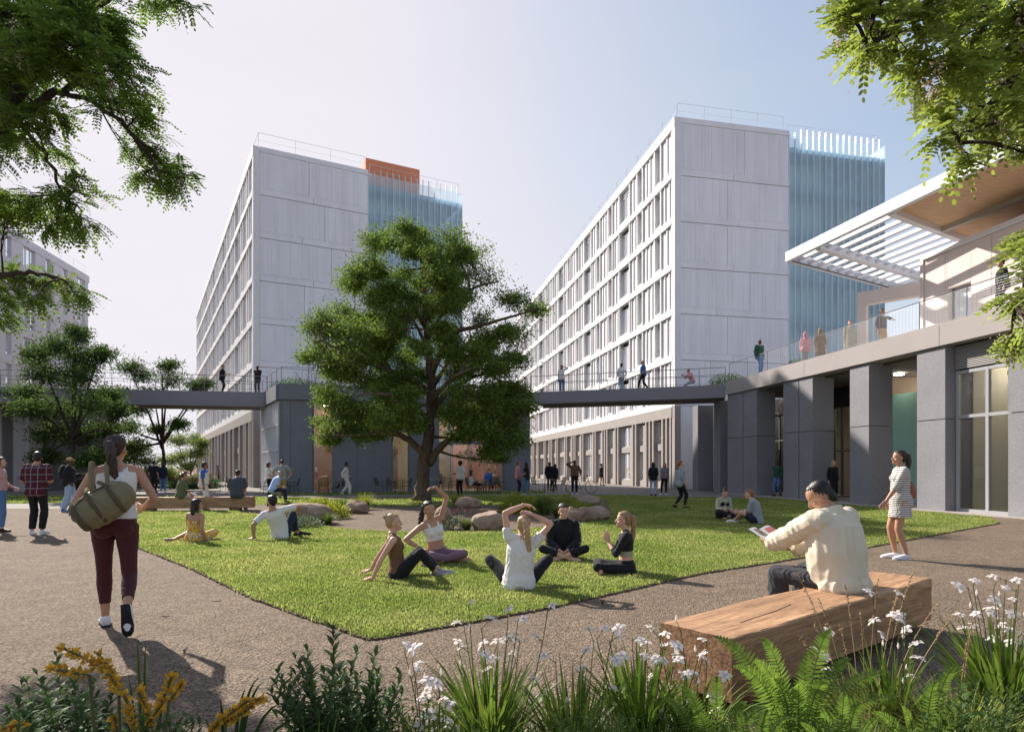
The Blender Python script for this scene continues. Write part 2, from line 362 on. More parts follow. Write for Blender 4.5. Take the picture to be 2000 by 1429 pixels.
def tower(C, v, u, wl, wg, length, top, label, cat, zband=5.3, left=False, ribs=(0, 6), tag_orange=False, seams=None):
    """C corner; v receding long facade; u front direction. Long facade outward = -u side"""
    root = empty("residential_tower", (C[0], C[1], 0), 0, label, cat)
    v = Vector(v).normalized(); u = Vector(u).normalized()
    n_l = Vector((-v.y, v.x)); n_f = Vector((u.y, -u.x))          # outward normals of long and front facades
    if n_l.dot(-u) < 0: n_l = -n_l
    if n_f.dot(-v) < 0: n_f = -n_f
    C = Vector((C[0], C[1]))
    L = Fr(C, v, n_l); F = Fr(C, u, n_f); W = wl + wg
    levels = [zband + .1]; pitch = 2.985
    while levels[-1] + pitch < top + .5: levels.append(levels[-1] + pitch)
    levels[-1] = top
    # core mass
    cp = [C + v*.5 + u*.5, C + u*(wl-.0) + v*.35, C + u*wl + v*7.5, C + u*W + v*7.5, C + u*W + v*length, C + v*length + u*.5]
    MB().prism([(p.x, p.y) for p in cp], 0, top-.25).build("core_wall", REVEAL, root)
    # front wall panels
    m = MB(); j = MB(); rb = MB()
    zz = [0] + levels
    for i in range(len(zz)-1):
        z0, z1 = zz[i], zz[i+1]
        sp = (seams[i] if seams and i < len(seams) else .5) * wl
        for a, b in ((.32, sp-.012), (sp+.012, wl)):
            F.box(m, a, b, -.35, 0, z0+.42 if i else z0, z1-.015)
            x = a+.25
            while x < b-.3:        # shallow ribs pressed in the concrete
                wd = random.choice((.22, .32, .5, .8)); 
                if i > 0: F.box(m, x, min(x+wd*.55, b-.1), -.01, .022, z0+.50, z1-.10)
                x += wd
        sp2 = (1-sp/wl if i % 2 else .5)*wl
        if i:
            F.box(m, .32, sp2-.012, -.35, .035, z0+.015, z0+.40); F.box(m, sp2+.012, wl, -.35, .035, z0+.015, z0+.40)
    F.box(m, -.1, .27, -.35, .04, 0, top+.12)                       # corner pier
    F.box(m, .32, wl, -.35, .035, top, top+.35)
    m.build("front_wall", WHITE, root); F.box(j, .2, wl-.02, -.37, -.06, 0, top+.1); j.build("joint_backing", JOINT, root)
    # long facade
    b = MB(); g = MB(); base = MB(); fins = MB(); wins = []
    for z in levels[:-1]:
        L.box(b, .25, length, -.3, .14, z-.06, z+.36)
    L.box(b, -.1, length, -.3, .14, top-.35, top+.3)
    L.box(base, .28, length, -.3, .16, levels[0]-.75, levels[0]-.065)
    L.box(b, -.12, .25, -.3, .12, levels[0]-.0, top-.355)
    L.box(base, -.12, .275, -.3, .12, 0, levels[0]-.01)
    per = 9.7; bays = []
    k = 0
    while k*per < length:
        for (c, w) in ((2.65, .85), (5.85, .85), (9.05, 2.1)):
            if k*per + c + w/2 < length - .5: bays.append((k*per + c, w))
        k += 1
    for li in range(len(levels)-1):
        z0, z1 = levels[li]+.362, (levels[li+1]-.062 if li < len(levels)-2 else top-.352)
        edge = .25
        for (c, w) in bays + [(length+.5, 1.0)]:
            x0, x1 = c-w/2, c+w/2
            # solid between edge and x0: grey panel with pale pilasters
            L.box(g, edge, min(x0, length), -.28, -.02, z0, z1)
            for px_ in (edge+.02, x0-.16):
                if px_+.14 < length: L.box(b, px_, px_+.14, -.02, .10, z0, z1)
            seg = x0-.16-(edge+.16); nr = int(seg/.34)
            for r in range(nr):
                xx = edge+.22+r*.34
                if (r+li) % 2 and xx+.12 < length: L.box(b if (r+k) % 3 else g, xx, xx+.13, -.02, .05, z0, z1)
            if c < length:
                L.box(b, x0, x1, -.28, .10, z0, z0+.22)              # sill panel
                wins.append((c, z0+.22, w, 1))
            edge = x1
            if edge >= length: break
    # base: two storeys of fins and recessed windows
    edge = .28
    for (c, w) in bays + [(length+.5, 1.0)]:
        x0, x1 = c-w/2, c+w/2
        L.box(base, edge, min(x0, length), -.28, .0, 0, levels[0]-.752)
        nr = max(1, int((x0-edge)/.62))
        for r in range(nr):
            xx = edge+.08+r*.62
            if xx+.3 < length: L.box(base, xx, xx+.22, .0, .17, 0, levels[0]-.752)
        if c < length:
            L.box(base, x0, x1, -.28, -.03, 2.55, 3.0); L.box(base, x0, x1, -.28, -.03, 0, .45)
            wins.append((c, .45, w, 0)); wins.append((c, 3.0, w, -1))
        edge = x1
        if edge >= length: break
    b.build("facade_bands", WHITE2, root); g.build("facade_cladding", GREYP, root); base.build("base_facade", BASEC, root)
    wins.sort(key=lambda q: q[0])
    global FLIP
    FLIP = not left and False
    far = MB()
    for i, (c, z, w, kind) in enumerate(wins):
        pr = W1 if w < 1 else W2
        if i < 92:
            q = L.p(c, -.17, z); o = link("window", pr[0], root, Vector(q) - world_off(root))
            o.rotation_euler = (0, 0, math.atan2(n_l.y, n_l.x) - math.pi/2)
            if kind < 1: o.scale = (1, 1, 1.0 if kind == 0 else .76)
            link("pane", pr[1], o); link("curtain", pr[2], o)
        else:
            zt = z + (2.05 if kind > -1 else 1.6)
            far.cm = 0; L.box(far, c-w/2, c-w/2+.06, -.2, -.14, z, zt); L.box(far, c+w/2-.06, c+w/2, -.2, -.14, z, zt)
            far.cm = 1; far.quad(L.p(c-w/2, -.19, z), L.p(c+w/2, -.19, z), L.p(c+w/2, -.19, zt), L.p(c-w/2, -.19, zt))
    if far.v: far.build("window", [FRAMEM, PANE], root)["kind"] = "stuff"
    return root, L, F, levels, C, u, v

GFIN = frosted("fin_glass", (.70, .88, .94), .42, (.95, .985, 1))
GFIN2 = frosted("fin_glass_dark", (.64, .84, .92), .36, (.92, .975, 1))
ATR = pm("atrium_wall", (.72, .92, .96), .9, var=.04)
SLABB = pm("atrium_slab", (.40, .56, .74), .8)
def glass_end(root, F, wl, wg, top, levels, zbot=0.0, tint=None):
    """stair atrium with slabs behind vertical glass fins"""
    s = MB(); w = MB(); T = top - .55
    for z in levels[:-1]: F.box(s, wl+.13, wl+wg-.1, -1.69, -.3, z-.14, z+.34)
    F.box(s, wl+.02, wl+wg-.1, -7.4, -.3, T-.35, T)
    for z in levels[:-1]:
        F.box(s, wl+wg*.52, wl+wg*.52+.35, -1.4, -1.0, z+.28, z+2.7)
    s.build("floor_slab", SLABB, root)
    F.box(w, wl+.02, wl+wg*.56, -3.2, -1.7, 0, T-.36); F.box(w, wl+wg*.56+.01, wl+wg-.3, -6.9, -5.2, 0, T-.36); F.box(w, wl+.02, wl+.12, -1.68, -.5, 0, T-.36)
    w.build("atrium_wall", ATR, root)
    st = MB()
    for i, z in enumerate(levels[:-1]):      # stair flights seen through the glass
        a, b_ = (wl+wg*.55, wl+wg*.95); n = 12
        if i % 2: a, b_ = b_, a
        for k in range(n):
            x = a+(b_-a)*k/n; x2 = a+(b_-a)*(k+1)/n; F.box(st, min(x, x2), max(x, x2), -4.4, -3.3, z+.28+2.7*k/n-.12, z+.28+2.7*(k+1)/n)
    st.build("stair_flight", WRAIL, root)
    nf = int(wg/.46); g1 = MB(); fn = MB()
    for k in range(nf):
        x0 = wl+.03+wg*k/nf; x1 = wl+.03+wg*(k+1)/nf; off = .07
        g = g1; g.cm = k % 2
        g.quad(F.p(x0, -.02, zbot), F.p(x1, -off, zbot), F.p(x1, -off, top+.15), F.p(x0, -.02, top+.15))
        F.box(fn, x0-.012, x0+.012, -.10, .03, zbot, top+(.55 if k > 1 else .3))
    for d in (0, 1.2, 2.4, 3.6, 4.8, 6.0):   # return side
        x = wl+wg; g1.cm = 0; g1.quad(F.p(x, -d, zbot), F.p(x, -d-1.2, zbot), F.p(x, -d-1.2, top+.15), F.p(x, -d, top+.15))
    g1.build("glass_screen", [GFIN, GFIN2], root); fn.build("fin", pm("fin_edge", (.74, .88, .93), .3, .5), root)
def rail_line(mb, pts, h=1.1, step=1.6, r=.02, mids=(.55,), close=False):
    for a, b in zip(pts[:-1], pts[1:]):
        a = Vector(a); b = Vector(b); d = (b-a); n = max(1, round(d.length/step)); up = Vector((0, 0, h))
        mb.tube([a+up, b+up], r, 6)
        for m_ in mids: mb.tube([a+Vector((0, 0, h*m_)), b+Vector((0, 0, h*m_))], r*.6, 5)
        for i in range(n+1): p = a+d*i/n; mb.tube([p, p+up], r*.9, 5)

# right tower
TR = tower((10.6, 39.8), (-.18, .983), (.979, .203), 8.24, 7.6, 56, 23.75, "white ribbed concrete tower right of the tree, brightly lit long facade of windows", "building", seams=[.5, .3, .45, .65, .45, .45, .6, .6])
glass_end(TR[0], TR[2], 8.24, 7.6, 23.75, TR[3])
# left tower
TL = tower((-17.8, 42.5), (-.513, .858), (.893, .449), 7.85, 7.6, 54, 23.3, "pale concrete tower left of the tree with orange rooftop box", "building", seams=[.5, .4, .45, .42, .66, .6, .46])
glass_end(TL[0], TL[2], 7.85, 7.6, 23.3, TL[3])
F = TL[2]; m = MB(); F.box(m, 7.9, 12.2, -5.2, -1.0, 23.1, 25.05); m.build("penthouse", ORANGE, TL[0])
m = MB(); F.box(m, 8.2, 13.0, -6.3, -3.9, 18.0, 22.4); m.build("stair_core", ORANGE, TL[0])
for T, top, wl, wg in ((TR, 23.75, 8.24, 7.6), (TL, 23.3, 7.85, 7.6)):
    F, L = T[2], T[1]; m = MB()
    rail_line(m, [L.p(30, -.35, top+.3), F.p(.25, -.3, top+.3), F.p(wl-.2, -.3, top+.3)], 1.15, 2.2, .014)
    rail_line(m, [F.p(wl+.2, -.4, top+.1), F.p(wl+wg-.2, -.4, top+.1), F.p(wl+wg-.2, -5, top+.1)], .9, 1.6, .013)
    m.build("roof_railing", WRAIL, T[0])
    m = MB(); F.box(m, .6, wl, -1.6, -1.2, top-.2, top+.85); m.build("roof_parapet", pm("bluish_parapet", (.36, .43, .52), .8), T[0])

# far left building: long shaded facade facing right
LB_root = empty("residential_tower", (-47.6, 69, 0), 0, "pale apartment block at the far left edge with shaded window rows", "building")
def left_building():
    e = Vector((-47.6, 69.0)); d = Vector((.17, -.985)).normalized(); nrm = Vector((.985, .17))
    L = Fr(e, d, nrm); top = 22.6; m = MB(); w2 = MB()
    length = 44
    m.prism([(p.x, p.y) for p in (e - nrm*.3, e - nrm*14, e - nrm*14 + d*length, e - nrm*.3 + d*length)], 0, top-.4); 
    m.build("core_wall", REVEAL, LB_root)
    b = MB(); levels = [5.2+2.9*i for i in range(6)] + [top]
    L.box(b, -.1, length, -.35, .08, top-.5, top+.25)
    bays = []; k = 0
    while k*9.3 < length:
        for c, w in ((1.6, 1.9), (4.7, .85), (7.8, .85)): bays.append((k*9.3+c, w))
        k += 1
    wins = []
    for i in range(len(levels)-1):
        z0, z1 = levels[i], levels[i+1]; L.box(b, 0, length, -.35, .05, z0-.3, z0+.25); edge = 0
        for c, w in bays:
            if c+w/2 > length: break
            L.box(b, edge, c-w/2, -.34, 0, z0+.252, (z1-.302 if i < 5 else top-.502)); L.box(b, c-w/2, c+w/2, -.34, 0, z0+.252, z0+.55); edge = c+w/2
            wins.append((c, z0+.55, w))
        L.box(b, edge, length, -.34, 0, z0+.252, (z1-.302 if i < 5 else top-.502))
    L.box(b, 0, length, -.35, 0, 0, 4.9)
    b.build("facade_wall", pm("pinkish_concrete", (.70, .66, .68), .8, .3, var=.05, vscale=1), LB_root)
    for c, z, w in wins[:98]:
        pr = W1 if w < 1 else W2; q = L.p(c, -.17, z); o = link("window", pr[0], LB_root, Vector(q)-world_off(LB_root))
        o.rotation_euler = (0, 0, math.atan2(nrm.y, nrm.x) - math.pi/2); link("pane", pr[1], o); link("curtain", pr[2], o)
    r = MB(); rail_line(r, [L.p(0, -.3, top+.25), L.p(length, -.3, top+.25)], 1.1, 2.5, .014); r.build("roof_railing", WRAIL, LB_root)
    # low podium wing nearer the camera
    P = empty("podium_wing", (-28.3, 36.0, 0), 0, "dark pillared podium under the left footbridge end", "building")
    Q = Fr((-28.3, 36.0), (-.985, .17), (-.17, -.985)); c = MB()
    for a, w in ((0, 1.1), (1.9, 1.0), (3.9, 1.0), (6, 1.0), (8, 1.0)): Q.box(c, a, a+w, -.9, 0, 0, 5.0)
    c.build("pillar", BASEC, P); c = MB(); Q.box(c, 0, 14, -6, -.02, 5.003, 5.9); c.build("fascia", FASC, P)
    c = MB(); Q.box(c, .0, 14, -6, -1.2, 0, 5.0); c.build("back_wall", REVEAL, P)
    for a in (1.5, 3.4, 5.4, 7.5):
        f = MB(); Q.box(f, a-.38, a+.38, -1.0, -.92, .02, .1); Q.box(f, a-.38, a+.38, -1.0, -.92, 2.5, 2.6); Q.box(f, a-.38, a+.38, -1.0, -.92, 4.9, 4.98)
        Q.box(f, a-.42, a-.36, -1.0, -.92, 0, 5); Q.box(f, a+.36, a+.42, -1.0, -.92, 0, 5); fo = f.build("window", FRAMEM, P)
        f = MB(); f.quad(Q.p(a-.36, -.96, .1), Q.p(a+.36, -.96, .1), Q.p(a+.36, -.96, 4.9), Q.p(a-.36, -.96, 4.9)); f.build("pane", PANE, fo)
        f = MB(); Q.box(f, a-.34, a+.34, -1.15, -1.1, .1, 4.9); f.build("curtain", CURT, fo)
left_building()

# pavilion
def pavilion():
    P0 = Vector((-12.5, 33.0)); P1 = Vector((1.08, 36.9)); u = (P1-P0).normalized(); n = Vector((u.y, -u.x)); LW = (P1-P0).length
    root = empty("pavilion", (P0.x, P0.y, 0), 0, "blue grey concrete pavilion with salmon interior behind the big tree", "building")
    F = Fr(P0, u, n); DD = 9.0; Zc = 5.05; Zt = 5.9; sv = Vector((-.513, .858)); S = Fr(P0, sv, Vector((-.858, -.513)))
    def ux(px):
        r = (px-1000)/FPX; return (r*P0.y - P0.x) / (u.x - r*u.y)
    m = MB(); F.box(m, -.02, LW+.02, -1.2, .12, Zc+.02, Zt); S.box(m, .3, 7.0, -1.2, .12, Zc+.022, Zt-.003)
    m.build("roof_fascia", BLUEG, root)
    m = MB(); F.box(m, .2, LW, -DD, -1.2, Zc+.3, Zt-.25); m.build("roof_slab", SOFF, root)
    m = MB(); F.box(m, .3, LW-.2, -DD+.1, -.4, Zc-.12, Zc+.0); m.build("ceiling", pm("pale_ceiling", (.6, .56, .5), .9), root)
    walls = [(ux(553), ux(610)), (ux(651), ux(765)), (ux(800), ux(856)), (ux(985), LW)]
    for a, b in walls:
        m = MB(); mid = a+(b-a)*(.25 if b-a < 2.2 else .4)
        F.box(m, a, mid-.012, -.45, 0, 0, Zc); F.box(m, mid+.012, b, -.45, 0, 0, Zc); F.box(m, mid-.02, mid+.02, -.44, -.02, 0, Zc); m.build("wall_panel", BLUEG, root)
    m = MB(); F.box(m, 0, ux(553)-.0, -.45, .0, 0, Zc); m.build("corner_pier", pm("lighter_blue_grey", (.17, .18, .205), .8, var=.08, vscale=2), root)
    # right side wall
    m = MB(); F.box(m, LW-.4, LW, -DD, -.46, 0, Zc); m.build("side_wall", BLUEG, root)
    # glazed bays
    FRM = pm("blue_frame", (.22, .25, .30), .5, .4)
    GP = glassm("shop_glass", (.86, .88, .88), .05)
    for (a, b, tr) in ((ux(610), ux(651), 3.9), (ux(765), ux(800), 3.4), (ux(856), ux(985), 2.75)):
        f = MB(); F.box(f, a, a+.08, -.3, -.18, 0, Zc); F.box(f, b-.08, b, -.3, -.18, 0, Zc); F.box(f, a+.08, b-.08, -.3, -.18, tr, tr+.16); F.box(f, a+.08, b-.08, -.3, -.18, 0, .06)
        F.box(f, a+.08, b-.08, -.3, -.18, Zc-.08, Zc-.003)
        if b-a > 2: F.box(f, a+.08+(b-a)*.52, a+.16+(b-a)*.52, -.3, -.18, tr+.16, Zc-.08)
        fo = f.build("window", FRM, root); g = MB()
        g.quad(F.p(a+.08, -.24, .06), F.p(b-.08, -.24, .06), F.p(b-.08, -.24, tr), F.p(a+.08, -.24, tr)); g.quad(F.p(a+.08, -.24, tr+.16), F.p(b-.08, -.24, tr+.16), F.p(b-.08, -.24, Zc-.08), F.p(a+.08, -.24, Zc-.08))
        g.build("pane", GP, fo)
    # side glazing (left face)
    f = MB(); N = 9; LL = 5.6
    for i in range(N+1): a = .5+LL*i/N; S.box(f, a, a+.06, -.2, -.02, 0, Zc)
    for z in (2.3, 3.7): S.box(f, .56, .5+LL, -.19, -.03, z, z+.09)
    fo = f.build("window", FRAMEM, root); g = MB(); g.quad(S.p(.5, -.12, 0), S.p(.5+LL, -.12, 0), S.p(.5+LL, -.12, Zc), S.p(.5, -.12, Zc)); g.build("pane", PANE, fo)
    # interior
    m = MB(); F.box(m, .2, LW-.45, -DD, -.1, 0.0, .05); m.build("floor", pm("pale_floor", (.5, .45, .4), .5), root)
    m = MB(); F.box(m, .3, ux(690), -3.3, -3.1, .05, Zc-.13); F.box(m, ux(905), LW-.45, -3.6, -3.4, .05, Zc-.13)
    for px in (925, 938, 950, 966, 978): a = ux(px)+.5; F.box(m, a, a+.12, -3.4, -3.25, .05, Zc-.13)
    m.build("salmon_wall", PINKW, root)
    m = MB(); F.box(m, ux(690), ux(905), -4.4, -4.2, .05, Zc-.13); m.build("cream_wall", CREAMW, root)
    m = MB(); F.box(m, ux(760), ux(790), -4.15, -4.0, .05, 2.6); F.box(m, ux(936), ux(944), -3.36, -3.2, .05, 4.2); m.build("inner_door", BROWNW, root)
    for px, d in ((886, 2), (902, 3), (940, 1.6), (960, 2.5), (625, 1.5), (640, 2.4), (780, 2), (870, 1.3), (925, 2.6)):
        m = MB(); a = ux(px)+.3; F.box(m, a-.12, a+.12, -d-.12, -d+.12, Zc-.17, Zc-.122); m.build("ceiling_lamp", LAMPW, root)
    m = MB(); rail_line(m, [S.p(6.0, -.1, Zt), S.p(.15, -.15, Zt), F.p(LW-.2, -.15, Zt), F.p(LW-.2, -2.5, Zt)], .95, 1.35, .018, ())
    m.build("roof_railing", RAILM, root)
    return root, F, S, LW, ux
PAV = pavilion()

MESHG = None
def wire_mat():
    m = bpy.data.materials.new("wire_mesh"); m.use_nodes = True; n, l = nodes(m); b = n["Principled BSDF"]
    b.inputs["Base Color"].default_value = (.45, .45, .47, 1); b.inputs["Metallic"].default_value = .5; b.inputs["Roughness"].default_value = .4; return m
WIRE = wire_mat(); WIRE.node_tree.nodes["Principled BSDF"].inputs["Base Color"].default_value = (.16, .16, .17, 1)
def mesh_panel(mb, a, b, z0, z1, gap=.06, t=.004, vert=.09):
    a = Vector(a); b = Vector(b); d = b-a; L = d.length; z = z0
    while z < z1:
        mb.tube([a+V(0, 0, z), b+V(0, 0, z)], t, 3, caps=False); z += gap
    k = int(L/vert)
    for i in range(k): p = a+d*(i/k); mb.tube([p+V(0, 0, z0), p+V(0, 0, z1)], t, 3, caps=False)
def bridge(name, A, B, width, ztop, zbot, label, back=Vector((0, 1))):
    A = Vector(A); B = Vector(B); d = (B-A).normalized(); nb = Vector((-d.y, d.x))
    if nb.y < 0: nb = -nb
    root = empty("footbridge", (A.x, A.y, 0), 0, label, "footbridge")
    F = Fr(A, d, nb); L = (B-A).length; m = MB()
    F.box(m, 0, L, 0, .18, zbot, ztop); m.build("fascia", pm("bridge_concrete", (.27, .25, .27), .8, .3, var=.06, vscale=.8, fine=.04, fscale=30), root)
    m = MB(); F.box(m, 0, L, width-.18, width, zbot, ztop); m.build("back_beam", FASC, root)
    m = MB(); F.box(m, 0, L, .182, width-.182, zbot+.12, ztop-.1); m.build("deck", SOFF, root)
    m = MB(); rail_line(m, [F.p(0, .09, ztop), F.p(L, .09, ztop)], .95, 1.35, .018, (.5,)); rail_line(m, [F.p(0, width-.09, ztop), F.p(L, width-.09, ztop)], .95, 1.35, .016, (.5,))
    m.build("railing", RAILM, root); return F, root
BL = bridge("l", (-31.2, 33.6), (-14.6, 36.6), 2.6, 5.88, 5.02, "left grey footbridge with wire railing passing behind the leafy trees")
BR = bridge("r", (1.1, 36.75), (11.6, 33.35), 3.0, 5.9, 5.2, "right grey footbridge from the pavilion to the pillared podium")

# podium building on the right
def podium():
    A = Vector((11.65, 33.2)); w = Vector((.161, -.987)).normalized(); nout = Vector((-w.y, w.x)) * -1
    nout = Vector((-.987, -.161))
    root = empty("podium_building", (A.x, A.y, 0), 0, "long pillared podium on the right with terrace and tall glazed bays", "building")
    F = Fr(A, w, nout); Zc, Zt = 5.32, 5.98
    def s(px, off=0.0):
        r = (px-1000)/FPX; o = A + nout*off; return (r*o.y - o.x)/(w.x - r*w.y)
    LEN = s(2300) if s(2300) > 0 else 24
    LEN = 27.0
    m = MB(); cuts = [0, 6.7, 13.6, 20.4, LEN]
    for a, b in zip(cuts[:-1], cuts[1:]): F.box(m, a+.01, b-.01, -.6, .1, Zc, Zt)
    F.box(m, 0, LEN, -.61, .085, Zt+.002, Zt+.06); F.box(m, .02, LEN, -.6, .05, Zc+.01, Zt-.01)
    m.build("fascia", FASC, root)
    m = MB(); F.box(m, 0, LEN, -16, -.612, Zc+.1, Zt+.02); m.build("terrace_deck", pm("deck_paving", (.42, .4, .38), .9), root)
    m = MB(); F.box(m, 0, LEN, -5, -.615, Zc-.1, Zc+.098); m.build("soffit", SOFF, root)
    pill = [(s(1421), s(1478), True), (s(1530), s(1587), True), (s(1660), s(1697), False), (s(1791), s(1846), False), (s(1969), s(1969)+2.4, False), (s(1969)+6, s(1969)+8, False)]
    for a, b, g in pill:
        m = MB()
        for z0, z1 in ((0, 2.95), (2.98, Zc-.002)):
            if g:
                mid = a+(b-a)*.55; F.box(m, a, mid-.03, -1.0, 0, z0, z1); F.box(m, mid+.03, b, -1.0, 0, z0, z1)
            else: F.box(m, a, b, -1.0, 0, z0, z1)
        F.box(m, a+.05, b-.05, -.95, -.06, 0, Zc-.004); m.build("pillar", PILM, root)
    # recessed back walls
    BWt = pm("taupe_inner_wall", (.30, .235, .18), .85, var=.05)
    m = MB(); F.box(m, s(1300, -4), s(1508, -4), -4.2, -4.0, 0, Zc-.11); m.build("inner_wall", BWt, root)
    m = MB(); F.box(m, s(1742, -2.9)-.3, s(1742, -2.9)-.15, -7, -2.9, 0, Zc-.11); m.build("inner_wall", BWt, root)
    m = MB(); F.box(m, s(1742, -2.9)-.15, s(1791, -2.9)+.8, -3.1, -2.9, 0, Zc-.9); m.build("mint_wall", GREENW, root)
    GLB = glassm("lobby_glass", (.80, .83, .80), .07)
    def bay(a, b, off, zt, mull, trans, louv=False):
        f = MB(); t = .1 if louv else .06; FM = pm("pale_frame", (.36, .36, .38), .4, .4) if louv else pm("dark_frame", (.12, .11, .10), .5)
        for x in mull: F.box(f, x-t/2, x+t/2, off-.1, off, 0, zt)
        for z in trans: F.box(f, a, b, off-.098, off-.004, z-t/2, z+t/2)
        fo = f.build("window", FM, root); g = MB(); g.quad(F.p(a, off-.05, 0), F.p(b, off-.05, 0), F.p(b, off-.05, zt), F.p(a, off-.05, zt)); g.build("pane", GLB, fo); return fo
    a, b = s(1500, -3.4), s(1545, -3.4); bay(a, b, -3.4, 4.3, (a+.1, (a+b)/2, b-.1), (.05, 2.9, 4.3))
    a, b = s(1600, -3.4), s(1680, -3.4); bay(a, b, -3.4, 4.3, (a+.1, s(1643, -3.4), s(1628, -3.4), b-.1), (.05, 2.2, 4.3))
    m = MB(); F.box(m, s(1480, -3.4), s(1700, -3.4), -3.6, -3.3, 4.32, Zc-.11); m.build("bulkhead", pm("dark_bulkhead", (.05, .045, .045), .6), root)
    m = MB(); F.box(m, s(1470, -6), s(1720, -6), -6.2, -6.0, 0, 4.9); F.box(m, s(1552, -3.6), s(1552, -3.6)+.2, -6.0, -3.42, 0, 4.9); m.build("lobby_wall", CREAMW, root)
    a, b = s(1847)+.02, s(1969)-.01
    fo = bay(a, b, -.35, 4.48, (a+.05, s(1908), b-.05), (.06, 3.02, 4.43), True)
    m = MB(); 
    for k in range(14): z = 4.55+k*.053; m.hexa([F.p(a, -.42, z), F.p(b, -.42, z), F.p(b, -.36, z+.0), F.p(a, -.36, z), F.p(a, -.42, z+.03), F.p(b, -.42, z+.03), F.p(b, -.36, z-.012), F.p(a, -.36, z-.012)]); F.box(m, a, b, -.36, -.33, z-.012, z+.012)
    m.build("louvre", pm("louvre_metal", (.5, .48, .48), .5, metal=.2), root)
    m = MB(); F.box(m, a, b, -.6, -.5, 4.5, Zc); m.build("louvre_backing", JOINT, root)
    IW = pm("lobby_interior", (.62, .59, .50), .9); m = MB(); F.box(m, a-.6, b+5, -5.2, -5.0, 0, 5); F.box(m, a-.1, a, -5, -1.0, 0, 5); m.build("lobby_wall", IW, root)
    m = MB(); F.box(m, a+.3, a+.6, -3.2, -2.9, 0, 5); F.box(m, b-.5, b-.3, -3.4, -3.0, 0, 5); F.box(m, a+.8, b, -4.9, -4.8, 0, 2.6); m.build("lobby_column", pm("olive_panel", (.30, .30, .26), .8), root)
    m = MB(); F.box(m, a-2, b+5, -5.0, -1.0, 4.85, 4.95); m.build("lobby_ceiling", pm("pale_ceiling2", (.55, .52, .46), .9), root)
    for px, o_, q in ((1643, -2.6, Zc-.14), (1640, -4.2, 4.2), (1648, -4.8, 4.2), (1518, -4.4, 4.2), (1650, -5.4, 4.2), (1950, -2.0, 4.82), (1925, -3.2, 4.82), (1935, -4.0, 4.82), (1880, -2.2, 4.82)):
        m = MB(); x = s(px); F.box(m, x-.13, x+.13, o_-.13, o_+.13, q-.04, q); m.build("ceiling_lamp", LAMPW, root)
    m = MB(); F.box(m, s(1421)-.3, LEN, -9, .35, -.02, .02); m.build("floor", pm("podium_floor", (.36, .32, .29), .7, var=.05), root)
    # base columns continuing under the bridge
    m = MB()
    for a_ in (-4.6, -1.9): F.box(m, a_, a_+.7, -1.2, -.2, 0, 5.15)
    m.build("pillar", PILM, root)
    # terrace railing
    m = MB(); rail_line(m, [F.p(0, -.1, Zt+.06), F.p(LEN, -.1, Zt+.06)], .95, 1.75, .017, ()); m.build("terrace_railing", RAILM, root)
    m = MB(); mesh_panel(m, F.p(0, -.1, Zt+.06), F.p(s(2000)+1, -.1, Zt+.06), .08, .92, .075, .0022, .15); m.build("wire_mesh", WIRE, root)
    # upper building
    off = -3.0; U = Fr(A + nout*off, w, nout); 
    def su(px, off=-3.0): return s(px, off)
    a = su(1805); up = empty("terrace_building", (0, 0, 0), 0, "pinkish white panelled storey standing back on the right terrace", "building")
    m = MB(); joints = [a, su(1846), su(1898), su(1937), su(1937)+2.2, su(1937)+4.4, su(1937)+8]
    da, db = su(1850)+.02, su(1896); zt = 8.1
    PW = pm("blush_panel", (.68, .60, .57), .7, .3, var=.025, vscale=.6)
    segs = [(a, joints[1]), (joints[1], da), (db, joints[3]), (joints[3], joints[4]), (joints[4], joints[5]), (joints[5], joints[6])]
    for x0, x1 in segs: U.box(m, x0+.01, x1-.01, -.3, 0, Zt+.03, 9.5)
    U.box(m, da, db, -.3, 0, zt, 9.5); U.box(m, a-.15, a, -8, .05, Zt+.03, 9.7); U.box(m, a, joints[-1], -8, -.31, 9.3, 9.52)
    m.build("wall", PW, up); m = MB(); U.box(m, a, joints[-1], -.5, .12, 9.52, 9.68); m.build("roof_edge", WRAIL, up)
    m = MB(); U.box(m, a+.05, joints[-1], -.35, -.05, Zt+.05, 9.4)
    f = MB(); U.box(f, da, da+.06, -.28, -.2, Zt+.03, zt); U.box(f, db-.06, db, -.28, -.2, Zt+.03, zt); fo = f.build("door", JOINT, up)
    f = MB(); U.box(f, da+.06, db-.06, -.27, -.24, Zt+.03, zt-.1); f.build("door_panel", pm("pale_door", (.62, .64, .68), .3, .6), fo)
    # clerestory in dark bronze under the canopy
    m = MB(); U.box(m, su(1868), joints[-1], -3.0, -2.6, 9.55, 11.0); m.build("clerestory", pm("bronze_cladding", (.11, .075, .065), .5), up)
    # canopy
    can = empty("canopy", (0, 0, 0), 0, "white steel canopy with open slats and wood soffit above the terrace", "canopy")
    Z0 = 10.5; C0 = Vector((12.1, 27.2)); e1 = Vector((.243, -.97)); e2 = Vector((.86, .51))
    K = Fr(C0, e1, e2); LL = 17.0; WW = 11.5
    m = MB(); K.box(m, 0, LL, 0, .22, Z0, Z0+.42); K.box(m, 0, .22, .22, WW, Z0+.002, Z0+.40); m.build("edge_beam", WRAIL, can)
    m = MB(); DKU = pm("dark_underside", (.10, .11, .13), .6); K.box(m, .23, .30, .22, WW, Z0-.03, Z0); m.build("edge_trim", DKU, can)
    # slat zone, then the wood zone
    m = MB(); wz0 = 5.3
    K.box(m, 1.7, 1.95, .22, WW, Z0-.05, Z0+.3); K.box(m, wz0, wz0+.25, .22, 6.2, Z0-.04, Z0+.3); K.box(m, 10.5, 10.75, .3, 4.6, Z0-.04, Z0+.3); m.build("cross_beam", WRAIL, can)
